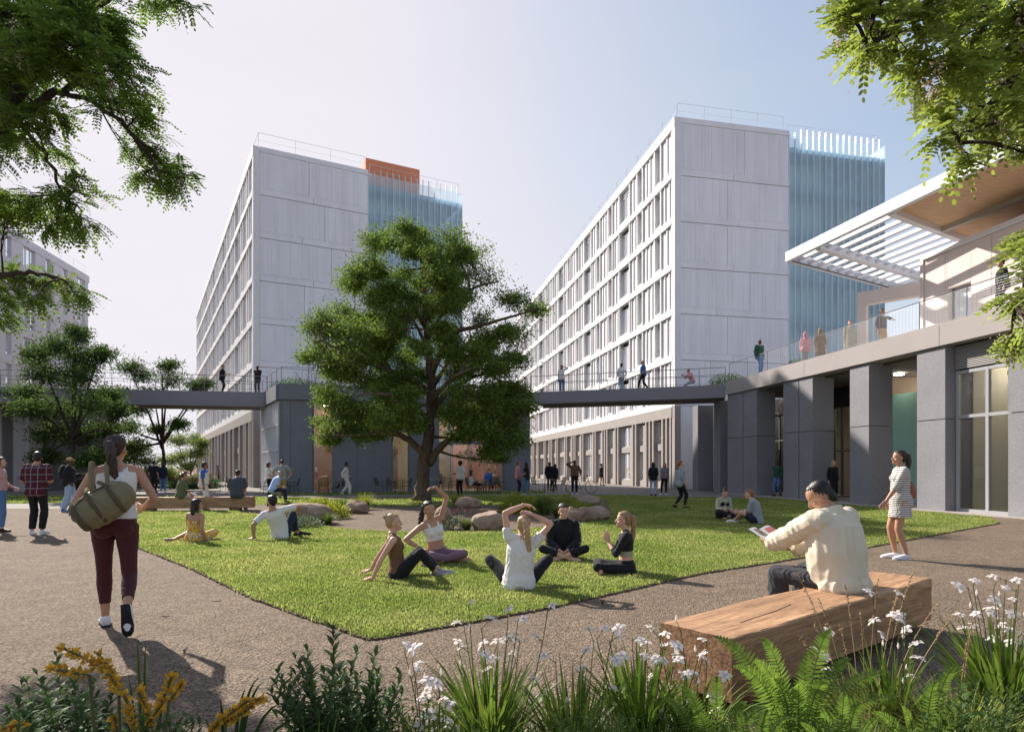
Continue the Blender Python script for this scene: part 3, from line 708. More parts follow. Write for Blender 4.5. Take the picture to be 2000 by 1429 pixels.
    for k in range(15):
        y = .62+k*.74; m = MB(); ln = wz0 if y < 6.2 else wz0+2
        K.box(m, .22, ln, y, y+.16, Z0+.06, Z0+.20); m.build("slat", WRAIL, can)
    m = MB(); K.box(m, wz0+.25, LL, .22, 6.0, Z0+.16, Z0+.24); m.build("wood_soffit", WOODS, can)
    m = MB(); K.box(m, wz0+.25, LL, 3.6, 3.85, Z0-.02, Z0+.158); m.build("soffit_beam", pm("greige_beam", (.50, .47, .42), .6), can)
    m = MB(); K.box(m, wz0, LL, .22, 6.1, Z0+.26, Z0+.40); m.build("roof_sheet", WRAIL, can)
    # portal frame
    q = Vector(at(1677, 680, 26.5)); pf = empty("portal_frame", (0, 0, 0), 0, "pale steel portal frame under the canopy on the terrace", "steel frame")
    G = Fr((q.x, q.y), (.72, -.69), (-.69, -.72)); m = MB(); G.box(m, 0, .33, -.2, .2, Zt, 8.9); m.build("post", PW, pf)
    m = MB(); G.box(m, .33, 4.6, -.18, .18, 8.35, 8.9); m.build("beam", PW, pf)
    m = MB(); G.box(m, 2.5, 4.6, -.15, .15, 8.902, 9.9); m.build("haunch", PW, pf)
    return root, F, s, A, w, nout
POD = podium()
# ---------------------------------------------------------------- people
def rotm(ax, deg): return Matrix.Rotation(math.radians(deg), 3, ax)
def solidify(mb, voxel, smooth=4, disp=None, keep=1.0, factor=.5):
    """union of the shapes in mb as one continuous surface -> (verts, faces)"""
    me = mb.mesh("tmp", [], (0, 0, 0)); o = bpy.data.objects.new("tmp", me); COL.objects.link(o)
    r = o.modifiers.new("r", 'REMESH'); r.mode = 'VOXEL'; r.voxel_size = voxel
    if smooth: s_ = o.modifiers.new("s", 'SMOOTH'); s_.factor = factor; s_.iterations = smooth
    dg = bpy.context.evaluated_depsgraph_get(); dg.update(); e = o.evaluated_get(dg); m2 = e.to_mesh()
    n = len(m2.vertices); v = np.empty(n*3, dtype=np.float32); m2.vertices.foreach_get("co", v); v = v.reshape(-1, 3)
    nr = np.empty(n*3, dtype=np.float32); m2.vertices.foreach_get("normal", nr); nr = nr.reshape(-1, 3)
    f = [tuple(p.vertices) for p in m2.polygons]
    e.to_mesh_clear(); bpy.data.objects.remove(o); bpy.data.meshes.remove(me)
    if disp is not None: v = v + nr * disp(v)[:, None]
    return v, f, nr
def join_parts(name, parts, mats):
    """parts: list of (v, f, mat_index or array)"""
    V_, F_, M_ = [], [], []; n = 0
    for v, f, mi in parts:
        V_.append(np.asarray(v, dtype=np.float32).reshape(-1, 3)); F_ += [tuple(i+n for i in q) for q in f]
        M_ += (list(mi) if hasattr(mi, '__len__') else [mi]*len(f)); n += len(V_[-1])
    me = bpy.data.meshes.new(name); me.from_pydata(np.concatenate(V_).tolist(), [], F_)
    for m in mats: me.materials.append(m)
    me.polygons.foreach_set("material_index", M_); me.polygons.foreach_set("use_smooth", [True]*len(F_)); me.update(); return me
def folds(amp, freq, seed=0, stretch=(1, 1, .45)):
    ph = np.random.default_rng(seed).uniform(0, 6.28, 12); st = np.array(stretch)
    def f(v):
        p = v*freq*st; w = np.sin(p[:, 0]*1.3+p[:, 2]*.7+ph[0]) + np.sin(p[:, 1]*1.5-p[:, 2]*.9+ph[1]); w2 = np.sin(p[:, 0]*2.3+p[:, 1]*1.9+2.1*np.sin(p[:, 2]*1.7+ph[2])+ph[3]+w)
        w3 = np.sin(p[:, 2]*3.1+1.7*w+p[:, 0]+ph[4])
        return amp*((1-np.abs(w2))*1.1-.5+.35*w3)
    return f
def ik(S, T, a, b, pole):
    S, T, pole = Vector(S), Vector(T), Vector(pole); d = T-S; L = d.length; m = (a+b)*.998
    if L > m: T = S + d*(m/L); d = T-S; L = m
    if L < abs(a-b)+.02: L = abs(a-b)+.02; T = S+d.normalized()*L; d = T-S
    x = (a*a-b*b+L*L)/(2*L); h = math.sqrt(max(0, a*a-x*x)); dn = d.normalized(); p = pole-dn*pole.dot(dn)
    if p.length < 1e-4: p = dn.orthogonal()
    return S+dn*x+p.normalized()*h, T
TORSO = {'m': [(-.09,.09,.075,0),(-.05,.15,.11,-.01),(.02,.155,.112,-.01),(.10,.138,.098,0),(.19,.132,.092,.0),(.29,.152,.105,.0),(.37,.168,.112,0),(.43,.165,.098,0),(.465,.135,.078,-.005),(.49,.085,.062,-.005),(.53,.056,.058,0)],
         'f': [(-.09,.09,.08,0),(-.05,.162,.122,-.012),(.02,.158,.115,-.012),(.09,.132,.094,0),(.17,.112,.083,.0),(.27,.125,.09,.0),(.35,.14,.096,0),(.42,.138,.084,0),(.455,.112,.068,-.004),(.485,.062,.052,-.004),(.53,.046,.048,0)]}
SKINS = {'fair': (.62, .36, .26), 'tan': (.46, .25, .16), 'brown': (.24, .12, .07), 'dark': (.10, .05, .032)}
HAIRS = {'black': (.012, .010, .010), 'dark': (.035, .02, .014), 'brown': (.09, .045, .025), 'blond': (.42, .28, .15), 'ginger': (.28, .11, .05), 'light': (.3, .19, .10), 'grey': (.3, .3, .3)}
def skinm(k): return pm("skin_"+k, SKINS[k], .5, .4, var=.06, vscale=14, coord='Object')
def hairm(k): return pm("hair_"+k, HAIRS[k], .42, .45, var=.4, vscale=60, vstretch=(1, 1, .12), bump=.5, bscale=120, bdist=.004, coord='Object')
def clothm(name, col, rough=.85, **k):
    return pm(name, col, rough, .15, var=.05, vscale=9, bump=.25, bscale=500, bdist=.001, coord='Object', sheen=.1, **k)
def patm(name, kind, c1, c2, c3=None, scale=1.0):
    """striped / plaid / floral cloth"""
    if name in MATS: return MATS[name]
    m = pm(name, c1, .85, .15, coord='Object'); n, l = nodes(m); b = n["Principled BSDF"]; tc = n.new("ShaderNodeTexCoord")
    def rgb(c): r = n.new("ShaderNodeRGB"); r.outputs[0].default_value = (*c, 1); return r.outputs[0]
    def band(axis, per, duty, off=0.0):
        sp = n.new("ShaderNodeSeparateXYZ"); l.new(tc.outputs["Object"], sp.inputs[0])
        a = n.new("ShaderNodeMath"); a.operation = 'MULTIPLY_ADD'; a.inputs[1].default_value = 1/per; a.inputs[2].default_value = 50+off; l.new(sp.outputs[axis], a.inputs[0])
        fr = n.new("ShaderNodeMath"); fr.operation = 'FRACT'; l.new(a.outputs[0], fr.inputs[0]); g = n.new("ShaderNodeMath"); g.operation = 'LESS_THAN'; g.inputs[1].default_value = duty; l.new(fr.outputs[0], g.inputs[0]); return g.outputs[0]
    def mix(f, a, c): mx = n.new("ShaderNodeMix"); mx.data_type = 'RGBA'; l.new(f, mx.inputs[0]); l.new(a, mx.inputs[6]); l.new(rgb(c), mx.inputs[7]); return mx.outputs[2]
    out = rgb(c1)
    if kind == 'hstripe': out = mix(band(2, .028*scale, .38), out, c2)
    elif kind == 'vstripe': out = mix(band(0, .022*scale, .4), out, c2)
    elif kind == 'plaid':
        out = mix(band(2, .14*scale, .45), out, c2); out = mix(band(0, .12*scale, .4), out, c2); out = mix(band(2, .14*scale, .06, .3), out, c3); out = mix(band(0, .12*scale, .07, .3), out, c3)
    elif kind == 'blotch':
        for sc, th, c in ((22*scale, .55, c2), (34*scale, .6, c3 or c2)):
            t = n.new("ShaderNodeTexNoise"); t.inputs["Scale"].default_value = sc; t.inputs["Detail"].default_value = 1; l.new(tc.outputs["Object"], t.inputs[0])
            g = n.new("ShaderNodeMath"); g.operation = 'GREATER_THAN'; g.inputs[1].default_value = th; l.new(t.outputs[0], g.inputs[0]); out = mix(g.outputs[0], out, c)
    l.new(out, b.inputs["Base Color"]); return m
EYEW = pm("eye_white", (.7, .68, .66), .3); EYED = pm("eye_dark", (.07, .04, .028), .4); LIPS = pm("lips", (.42, .16, .13), .45)

def person(name_unused, loc, heading, H=1.70, sex='f', skin='tan', hair=('short', 'dark'), pose=None, wear=(), label='', lod=1, group=None, extra=None):
    """front of the person is local +Y, right hand side is +X; heading = degrees the +Y axis is turned counter-clockwise"""
    pose = dict(pose or {}); k = H/1.70; f_ = sex == 'f'
    root = empty("person", loc, math.radians(heading), label, "person", group); root.scale = (k, k, k)
    vox = {0: .0085, 1: .013, 2: .021}[lod]; hv = {0: .0042, 1: .0075, 2: .014}[lod]
    hip = Vector(pose.get('hip', (0, 0, .93))); pit, rol, yaw = pose.get('lean', (0, 0, 0)); crv = pose.get('curve', 0); pp = pose.get('pelvis', (pit*.5, rol*.5, 0))
    Rp = rotm('Z', pp[2]) @ rotm('Y', pp[1]) @ rotm('X', -pp[0]); Rc = rotm('Z', yaw) @ rotm('Y', rol) @ rotm('X', -(pit+crv))
    qp, qc = Rp.to_quaternion(), Rc.to_quaternion()
    def Rt(h): t = max(0, min(1, (h)/.42)); t = t*t*(3-2*t); return qp.slerp(qc, t).to_matrix()
    hs_ = [i*.01 for i in range(-10, 60)]; cur = hip.copy(); SP = {0: hip.copy()}
    for i in range(1, 60): cur = cur + Rt((i-.5)*.01) @ Vector((0, 0, .01)); SP[i] = cur.copy()
    cur = hip.copy()
    for i in range(0, -11, -1): SP[i-1] = SP[i] - Rp @ Vector((0, 0, .01))
    def spine(h): i = h*100; a = math.floor(i); fr = i-a; A = SP[max(-10, min(59, a))]; B = SP[max(-10, min(59, a+1))]; return A.lerp(B, fr)
    sw = .158 if f_ else .185; hw = .088
    SH = {s: spine(.435) + Rc @ Vector((s*sw, 0, 0)) for s in (1, -1)}
    for s, key in ((1, 'shrugR'), (-1, 'shrugL')):
        if key in pose: SH[s] = SH[s] + Rc @ Vector(pose[key])
    HP = {s: hip + Rp @ Vector((s*hw, 0, -.035)) for s in (1, -1)}
    neck0 = spine(.47); neck1 = spine(.50) + Rc @ Vector((0, .012, 0)); hp, hr, hy = pose.get('head', (0, 0, 0))
    Rh = rotm('Z', hy) @ rotm('Y', hr) @ rotm('X', -hp); top = neck1 + Rc @ Vector((0, .012, .055))
    Hc = top + Rh @ Vector((0, .012, .0)) 
    # limbs
    EL, WR, KN, AN = {}, {}, {}, {}
    for s, c in ((1, 'R'), (-1, 'L')):
        t = pose.get('hand'+c, None)
        if t is None: t = SH[s] + Vector((s*.05, .03, -.52))
        EL[s], WR[s] = ik(SH[s], t, .285, .25, pose.get('elb'+c, (s*.25, -1, 0)))
        t = pose.get('foot'+c, (s*.09, 0, .085)); KN[s], AN[s] = ik(HP[s], t, .425, .405, pose.get('knee'+c, (s*.05, 1, 0)))
    HD = {}; FD = {}; HN = {}
    for s, c in ((1, 'R'), (-1, 'L')):
        d = Vector(pose.get('fingers'+c, (WR[s]-EL[s]))).normalized(); HD[s] = d
        HN[s] = Vector(pose.get('palm'+c, (-s, .15, 0)))
        FD[s] = Vector(pose.get('toes'+c, (s*.18, 1, 0))).normalized()
    def foot(mb, s, g=0.0, sole=False):
        A = AN[s]; d = FD[s]; sh = (A-KN[s]).normalized(); dn = (sh - d*sh.dot(d)); dn = dn.normalized() if dn.length > .05 else Vector((0, 0, -1)); sd = d.cross(dn)
        heel = A - d*.045 + dn*.05; P = [heel, A - d*.0+dn*.038, A+d*.06+dn*.045, A+d*.125+dn*.055, A+d*.17+dn*.062, A+d*.195+dn*.066]
        R = [(.03+g, .03+g), (.034+g, .043+g), (.038+g, .034+g), (.043+g, .026+g), (.036+g, .019+g), (.018+g, .012+g)]
        mb.tube(P, R, 12, side=sd); mb.tube([A, A+dn*.045-d*.01], [.034+g, .036+g], 10)
        return heel, dn, d, sd
    def leg(mb, s, g=0.0, to=1.0, flare=0.0, taper=True):
        th = .088 if f_ else .082; a, b, c = HP[s], KN[s], AN[s]; P = [a+(b-a)*-.02, a.lerp(b, .3), a.lerp(b, .65), b]; R = [th+g+.004, th*.93+g, th*.72+g, .056+g]
        Q = [b, b.lerp(c, .28), b.lerp(c, .6), c]; S = [.055+g, .056+g+flare*.3, .043+g+flare*.7, .031+g+flare]
        L = (b-a).length+(c-b).length; lim = to*L; 
        def cut(P, R, m):
            o, r, acc = [P[0]], [R[0]], 0
            for i in range(len(P)-1):
                d = (P[i+1]-P[i]).length
                if acc+d >= m: t = (m-acc)/d; o.append(P[i].lerp(P[i+1], t)); r.append(R[i]+(R[i+1]-R[i])*t); return o, r
                o.append(P[i+1]); r.append(R[i+1]); acc += d
            return o, r
        l1 = (b-a).length
        bk = (c-b).normalized().cross((b-a).normalized()); cd = Vector((0, 0, 0))
        o, r = cut(P, R, min(lim, l1)); mb.tube(o, r, 12)
        if lim > l1: mb.ell(b, .054+g); o, r = cut(Q, S, lim-l1); mb.tube(o, r, 12)
    def arm(mb, s, g=0.0, to=1.0, flare=0.0):
        u = .041 if f_ else .049; a, b, c = SH[s], EL[s], WR[s]; L = .535*to
        mb.ell(a+Rc @ Vector((-s*.008, 0, -.006)), u*1.16+g)
        l1 = (b-a).length; t = min(1, L/l1); mb.tube([a, a.lerp(b, .5*t), a.lerp(b, t)], [u+.004+g, u*.98+g+flare*.4, (u*.80 if t == 1 else u*.9)+g+flare], 12)
        if L > l1:
            t = min(1, (L-l1)/(c-b).length); mb.ell(b, u*.82+g); mb.tube([b, b.lerp(c, .3*t), b.lerp(c, .7*t), b.lerp(c, t)], [u*.82+g, u*.9+g, u*.68+g+flare*.4, u*.52+(1-t)*u*.3+g+flare], 12)
    def torso(mb, h0, h1, g=0.0, loose=0.0, chest=True, hem=0.0):
        st = [q for q in TORSO[sex] if h0 <= q[0] <= h1]
        def interp(h):
            T = TORSO[sex]
            for i in range(len(T)-1):
                if T[i][0] <= h <= T[i+1][0]: t = (h-T[i][0])/(T[i+1][0]-T[i][0]); return (h,)+tuple(T[i][j]+(T[i+1][j]-T[i][j])*t for j in (1, 2, 3))
            return T[0] if h < T[0][0] else T[-1]
        st = [interp(h0)]+[q for q in st if q[0] > h0+.015 and q[0] < h1-.015]+[interp(h1)]
        P, R = [], []
        for h, rx, ry, yo in st:
            lo = loose*(1 if h < .34 else max(0, 1-(h-.34)/.12)); wst = loose*.9*max(0, 1-abs(h-.17)/.14)
            hm = hem*max(0, 1-(h-h0)/.12)
            P.append(spine(h)+Rt(h) @ Vector((0, yo, 0))); R.append((rx+g+lo+wst+hm, ry+g+lo+wst*.6+hm))
        # rings follow the spine frame
        n = 18; base = len(mb.v)
        for p, r, q in zip(P, R, st):
            M = Rt(q[0])
            for j in range(n):
                a = 2*math.pi*j/n; e = 2.3; cx, sy = math.cos(a), math.sin(a); cx = math.copysign(abs(cx)**(2/e), cx); sy = math.copysign(abs(sy)**(2/e), sy)
                mb.v.append(tuple(p+M @ Vector((r[0]*cx, r[1]*sy, 0))))
        for i in range(len(P)-1):
            for j in range(n): a = base+i*n+j; b = base+i*n+(j+1) % n; mb.f.append((a, b, b+n, a+n)); mb.m.append(0)
        mb.f.append(tuple(base+j for j in range(n))[::-1]); mb.m.append(0); mb.f.append(tuple(base+(len(P)-1)*n+j for j in range(n))); mb.m.append(0)
        if chest and h1 > .3 and h0 < .33:
            if f_:
                for s in (1, -1): mb.ell(spine(.318)+Rc @ Vector((s*.062, .078, 0)), (.052+g, .044+g, .05+g), Rc)
            else:
                for s in (1, -1): mb.ell(spine(.345)+Rc @ Vector((s*.07, .065, 0)), (.065+g, .04+g, .055+g), Rc)
        if h1 > .42: # trapezius
            for s in (1, -1): mb.tube([spine(.475), SH[s]+Rc @ Vector((-s*.03, -.005, .012))], [.045+g, .04+g], 8)
        if h0 < 0:
            G_ = g+loose*1.1
            for s in (1, -1): mb.ell(hip+Rp @ Vector((s*.07, -.06, -.06)), (.082+G_, .075+G_, .08+G_*.6), Rp)
    # body
    b = MB(); torso(b, -.09, .53)
    for s in (1, -1): arm(b, s); leg(b, s)
    barefoot = pose.get('bare', False)
    for s in (1, -1): foot(b, s)
    b.tube([neck0, neck1, top], [.052 if f_ else .06, .047 if f_ else .056, .046 if f_ else .055], 12)
    parts = []; v, fc, nr = solidify(b, vox, 4 if lod < 2 else 2); parts.append((v, fc, 0))
    # head
    h = MB(); hw_ = 1.0 if f_ else 1.04
    def hx(x, y, z): return Hc + Rh @ Vector((x, y, z))
    h.ell(hx(0, -.012, .105), (.073*hw_, .092*hw_, .090), Rh, 20, 14); h.ell(hx(0, .022, .062), (.058*hw_, .064, .082), Rh, 18, 12)
    h.ell(hx(0, .045, .012), (.042*hw_, .042, .034), Rh); h.ell(hx(0, .072, -.006), (.020 if f_ else .026, .016, .015), Rh)
    h.tube([hx(0, .078, .088), hx(0, .094, .066), hx(0, .104, .050)], [(.007, .010), (.008, .012), (.012, .010)], 10, side=Rh @ Vector((1, 0, 0))); h.ell(hx(0, .096, .047), (.016, .010, .008), Rh)
    h.ell(hx(0, .080, .021), (.022, .013, .006), Rh); h.ell(hx(0, .079, .012), (.019, .013, .007), Rh); h.ell(hx(0, .063, .106), (.046, .016, .012), Rh)
    for s in (1, -1):
        h.ell(hx(s*.040, .052, .050), (.022, .022, .026), Rh); h.ell(hx(s*.072*hw_, -.005, .066), (.008, .017, .030), Rh @ rotm('X', 12))
        h.ell(hx(s*.071*hw_, -.005, .048), (.008, .011, .012), Rh)
    h.tube([neck1-(top-neck1)*.3, top, hx(0, -.005, .04)], [.046 if f_ else .055, .047 if f_ else .056, .05], 12)
    v, fc, nr = solidify(h, hv, 3 if lod < 2 else 1); parts.append((v, fc, 0))
    if lod < 2:
        for s in (1, -1):
            e = MB(); e.ell(hx(s*.030, .0705, .082), (.0125, .009, .0065), Rh, 10, 7); parts.append((np.array(e.v), e.f, 1))
            e = MB(); e.ell(hx(s*.030, .0762, .0825), (.0058, .005, .0055), Rh, 8, 6); e.tube([hx(s*.015, .0805, .1005), hx(s*.031, .0815, .104), hx(s*.047, .070, .100)], [.0010, .0017, .0010], 5)
            e.tube([hx(s*.017, .0765, .087), hx(s*.030, .0805, .0895), hx(s*.043, .070, .086)], [.0012, .002, .0012], 5); parts.append((np.array(e.v), e.f, 2))
        e = MB(); e.ell(hx(0, .0885, .0205), (.021, .0062, .0042), Rh, 12, 6); e.ell(hx(0, .0875, .0135), (.018, .006, .0048), Rh, 12, 6); parts.append((np.array(e.v), e.f, 3))
    # hands
    if lod < 2:
        for s, c in ((1, 'R'), (-1, 'L')):
            W = WR[s]; d = HD[s]; pn = HN[s]; pn = (pn-d*pn.dot(d)); pn = pn.normalized() if pn.length > .01 else d.orthogonal().normalized()
            lat = d.cross(pn)*(-s)                    # towards the thumb
            if pose.get('thumb'+c): lat = lat*pose['thumb'+c]
            curl = pose.get('curl'+c, .35); m = MB(); pc = W+d*.045
            m.tube([W-d*.03, W, W+d*.02, W+d*.06, W+d*.088], [(.021, .019), (.023, .017), (.033, .017), (.040, .014), (.038, .012)], 12, side=lat)
            spread = pose.get('spread'+c, .12)
            for i, (o, L, r) in enumerate(((.030, .068, .0083), (.010, .076, .0085), (-.010, .071, .0082), (-.029, .056, .0074))):
                b0 = W+d*(.084-.006*abs(i-1))+lat*o; dd = (d+lat*spread*(o/.03)).normalized(); P = [b0-dd*.012, b0]; a = 0
                for q, fr in enumerate((.45, .30, .25)): 
                    a += curl*(1.1 if q else .8)*(1+.12*i); P.append(P[-1]+(dd*math.cos(a)+pn*math.sin(a))*L*fr)
                m.tube(P, [r*1.08, r, r*.95, r*.88, r*.7], 8)
            t0 = W+d*.024+lat*.026; td = (d*.62+lat*.72+pn*.32).normalized(); td2 = (d*.9+lat*.25+pn*.35).normalized()
            m.tube([t0-td*.008, t0, t0+td*.032, t0+td*.032+td2*.028, t0+td*.032+td2*.046], [.015, .014, .0105, .0095, .007], 8)
            v, fc, nr = solidify(m, .0048 if lod else .0036, 2, factor=.4); parts.append((v, fc, 0))
    else:
        m = MB()
        for s in (1, -1): W = WR[s]; d = HD[s]; m.tube([W, W+d*.06, W+d*.12, W+d*.15], [.024, .032, .026, .012], 8)
        parts.append((np.array(m.v), m.f, 0))
    me = join_parts("body", parts, [skinm(skin), EYEW, EYED, LIPS]); link("body", me, root)
    # clothes
    for wi, it in enumerate(wear):
        kind, mat = it[0], it[1]; o = it[2] if len(it) > 2 else {}
        m = MB(); g = o.get('g', .009); nm = {'top': o.get('name', 'shirt'), 'trousers': o.get('name', 'trousers'), 'dress': 'dress', 'shoes': 'shoe', 'skirt': 'skirt', 'scarf': 'scarf'}.get(kind, kind)
        fo = o.get('fold', .004)
        if kind == 'top':
            h1_ = o.get('h1', .475)
            torso(m, o.get('h0', -.02), o.get('h1', .475), g, o.get('loose', .012), hem=o.get('hem', 0))
            sl = o.get('sleeve', .35)
            for s in (1, -1):
                if sl: arm(m, s, g+o.get('arm', .006), sl, o.get('flare', .008))
                elif o.get('strap', True): pass
            if o.get('straps'):
                for s in (1, -1): m.tube([spine(h1_-.03)+Rc @ Vector((s*.05, -.072, 0)), spine(.44)+Rc @ Vector((s*.058, -.066, 0)), spine(.475)+Rc @ Vector((s*.072, -.01, .008)), spine(.44)+Rc @ Vector((s*.068, .068, 0)), spine(h1_-.03)+Rc @ Vector((s*.06, .098, 0))], [(.021*o['straps'], .010)]*5, 8, side=Rc @ Vector((1, 0, 0)))
            if o.get('collar'): m.tube([spine(.47)+Rc @ Vector((0, -.006, 0)), spine(.50)+Rc @ Vector((0, 0, 0)), spine(.535)+Rc @ Vector((0, .004, 0))], [.10, .088, .080], 16)
        elif kind == 'trousers':
            torso(m, -.09, o.get('h1', .06), g, chest=False)
            for s in (1, -1): leg(m, s, g, o.get('to', .97), o.get('flare', 0))
        elif kind == 'dress':
            torso(m, -.06, o.get('h1', .465), g, o.get('loose', .01)); ln = o.get('len', .35); fl = o.get('flare', .07)
            if not o.get('sit'): m.tube([hip+V(0, 0, .02), hip+V(0, 0, -.12), hip+V(0, .0, -ln)], [(.165+g, .125+g), (.17+fl*.4, .135+fl*.3), (.175+fl, .145+fl)], 16, side=(1, 0, 0))
            else:
                for s in (1, -1): leg(m, s, g+.02, o.get('to', .6), .03)
            if o.get('sleeve'): [arm(m, s, g+.004, o['sleeve'], .006) for s in (1, -1)]
        elif kind == 'shoes':
            for s in (1, -1):
                mm = MB(); heel, dn, d, sd = foot(mm, s, .007); v, fc, nr = solidify(mm, max(vox*.8, .007), 3)
                so_ = MB(); so_.tube([heel+dn*.032-d*.02, heel+dn*.034+d*.07, heel+dn*.022+d*.16, heel+dn*.028+d*.215, heel+dn*.022+d*.25], [(.034, .011), (.037, .011), (.046, .011), (.043, .010), (.02, .008)], 12, side=sd)
                me = join_parts("shoe", [(v, fc, 0), (np.array(so_.v), so_.f, 1)], [mat, o.get('sole', mat)]); link("shoe", me, root)
            continue
        elif kind == 'scarf': pass
        v, fc, nr = solidify(m, vox, 3 if lod < 2 else 1, folds(fo, o.get('freq', 28), wi+int(H*100)+int(loc[0]*7), o.get('st', (1, 1, .5))) if fo and lod < 2 else None)
        me = join_parts(nm, [(v, fc, 0)], [mat]); link(nm, me, root)
    # hair
    style, hc = hair; m = MB(); mat = hairm(hc) if hc in HAIRS else MATS[hc]; nm = "hair"
    def cap(g=.0, back=0.0, low=0.0):
        m.ell(hx(0, -.030-back, .118), (.080+g, .088+g, .088+g), Rh, 20, 12); m.ell(hx(0, -.050, .078-low), (.070+g, .062+g, .075+g), Rh, 16, 10)
        m.ell(hx(0, .004, .158), (.064+g, .060+g, .038+g), Rh, 14, 8)
    if style == 'short': cap(.003)
    elif style == 'crop': m.ell(hx(0, -.028, .122), (.078, .086, .080), Rh, 20, 12); m.ell(hx(0, -.045, .085), (.068, .058, .062), Rh)
    elif style == 'nape': m.ell(hx(0, -.030, .120), (.079, .088, .084), Rh, 20, 12); m.ell(hx(0, -.008, .166), (.058, .062, .030), Rh, 14, 8); m.tube([hx(0, -.06, .10), hx(0, -.075, .04), hx(0, -.085, .0)], [(.068, .05), (.060, .042), (.04, .03)], 14, side=Rh @ Vector((1, 0, 0)))
    elif style == 'bun': cap(-.001); m.ell(hx(0, -.105, .165), (.036, .036, .034), Rh)
    elif style == 'topbun': cap(-.001); m.ell(hx(0, -.03, .225), (.036, .036, .032), Rh)
    elif style in ('ponytail', 'ponylong'):
        cap(-.001); L = .24 if style == 'ponytail' else .34; sx = pose.get('ponyx', 0)
        m.tube([hx(0, -.095, .135), hx(sx*.3, -.135, .12)+V(0, 0, .0), hx(sx*.6, -.150, .09)+V(0, 0, -.06), hx(sx, -.125, .06)+V(0, 0, -L*.7), hx(sx, -.115, .06)+V(0, 0, -L)], [.022, .034, .040, .034, .008], 12)
    elif style == 'long':
        cap(.004); dn = Rh @ Vector((0, 0, -1)); L = pose.get('hairlen', .26)
        m.tube([hx(0, -.05, .10), hx(0, -.065, .03), hx(0, -.075, -.02)+V(0, 0, -.05), hx(0, -.075, 0)+V(0, -.01, -L)], [(.078, .06), (.078, .052), (.085, .045), (.05, .02)], 16, side=Rh @ Vector((1, 0, 0)))
        for s in (1, -1): m.tube([hx(s*.06, .0, .13), hx(s*.075, -.005, .06), hx(s*.075, -.01, -.02)+V(0, 0, -.04)], [.02, .024, .02], 8)
    elif style == 'afro': m.ell(hx(0, -.035, .12), (.118, .108, .118), Rh, 20, 12)
    elif style == 'beanie': m.ell(hx(0, -.022, .135), (.085, .094, .085), Rh); m.ell(hx(0, -.04, .22), (.03, .03, .03), Rh); nm = "beanie"
    elif style == 'cap': m.ell(hx(0, -.018, .135), (.083, .098, .072), Rh); m.tube([hx(0, .05, .125), hx(0, .13, .115)], [(.06, .012), (.05, .007)], 12, side=Rh @ Vector((1, 0, 0))); nm = "cap"
    elif style == 'hijab': m.ell(hx(0, -.020, .10), (.088, .098, .108), Rh); m.tube([hx(0, -.03, .06), neck1, spine(.44)], [(.085, .08), (.08, .075), (.13, .10)], 14, side=Rc @ Vector((1, 0, 0))); nm = "headscarf"
    def strands(v):
        p = (v-np.array(Hc)) @ np.array(Rh); a = np.arctan2(p[:, 0], p[:, 1]+.02); return .0028*np.sin(a*26+3*np.sin(p[:, 2]*20)) + (.006*np.sin(v[:, 0]*150)*np.sin(v[:, 1]*140)*np.sin(v[:, 2]*160) if style == 'afro' else 0)
    v, fc, nr = solidify(m, {0: .005, 1: .008, 2: .014}[lod], 2, strands if lod < 2 else None)
    if style == 'ponytail2': pass
    link(nm, join_parts(nm, [(v, fc, 0)], [mat]), root)
    if hair[0] in ('beanie', 'cap') and len(hair) > 1 and pose.get('hair2'):
        m = MB(); m.ell(hx(0, -.05, .075), (.07, .055, .06), Rh); v, fc, nr = solidify(m, .012, 1); link("hair", join_parts("hair", [(v, fc, 0)], [hairm(pose['hair2'])]), root)
    if pose.get('beard'):
        m = MB(); m.tube([hx(-.066, .012, .06), hx(-.056, .038, .015), hx(-.025, .072, -.004), hx(0, .082, -.010), hx(.025, .072, -.004), hx(.056, .038, .015), hx(.066, .012, .06)], [.009, .014, .017, .018, .017, .014, .009], 10)
        m.tube([hx(-.028, .078, .028), hx(0, .092, .031), hx(.028, .078, .028)], [.005, .007, .005], 6); v, fc, nr = solidify(m, .005, 2); link("beard", join_parts("beard", [(v, fc, 0)], [hairm(pose['beard'])]), root)
    info = dict(root=root, SH=SH, EL=EL, WR=WR, KN=KN, AN=AN, HP=HP, spine=spine, Rc=Rc, Hc=Hc, Rh=Rh, HD=HD, hx=hx, k=k, FD=FD, neck1=neck1)
    if extra: extra(info)
    return info
def part(info, name, mb, mat, voxel=None, smooth=3, disp=None):
    if voxel: v, f, n = solidify(mb, voxel, smooth, disp); me = join_parts(name, [(v, f, 0)], [mat])
    else: me = mb.mesh(name, mat, smooth=True)
    return link(name, me, info['root'])
BLACKC = clothm("black_cloth", (.018, .018, .022)); NAVY = clothm("navy_cloth", (.025, .032, .06)); WHITEC = clothm("white_cloth", (.72, .70, .67)); CREAM = clothm("cream_cloth", (.70, .625, .49))
GREYC = clothm("grey_cloth", (.30, .32, .34)); JEANS = clothm("blue_jeans", (.10, .20, .38)); LJEANS = clothm("pale_jeans", (.34, .44, .58)); MAROON = clothm("maroon_leggings", (.070, .018, .022), .6)
OLIVE = clothm("olive_cloth", (.12, .13, .06)); KHAKI = clothm("khaki_cloth", (.40, .26, .12)); BLUEC = clothm("blue_cloth", (.05, .14, .45)); PINKC = clothm("pink_cloth", (.65, .30, .34))
BROWNC = clothm("brown_cloth", (.17, .095, .05)); LBLUE = clothm("light_blue_cloth", (.35, .50, .75)); DGREEN = clothm("dark_green_cloth", (.03, .09, .06)); MAUVE = clothm("mauve_leggings", (.20, .12, .16), .6)
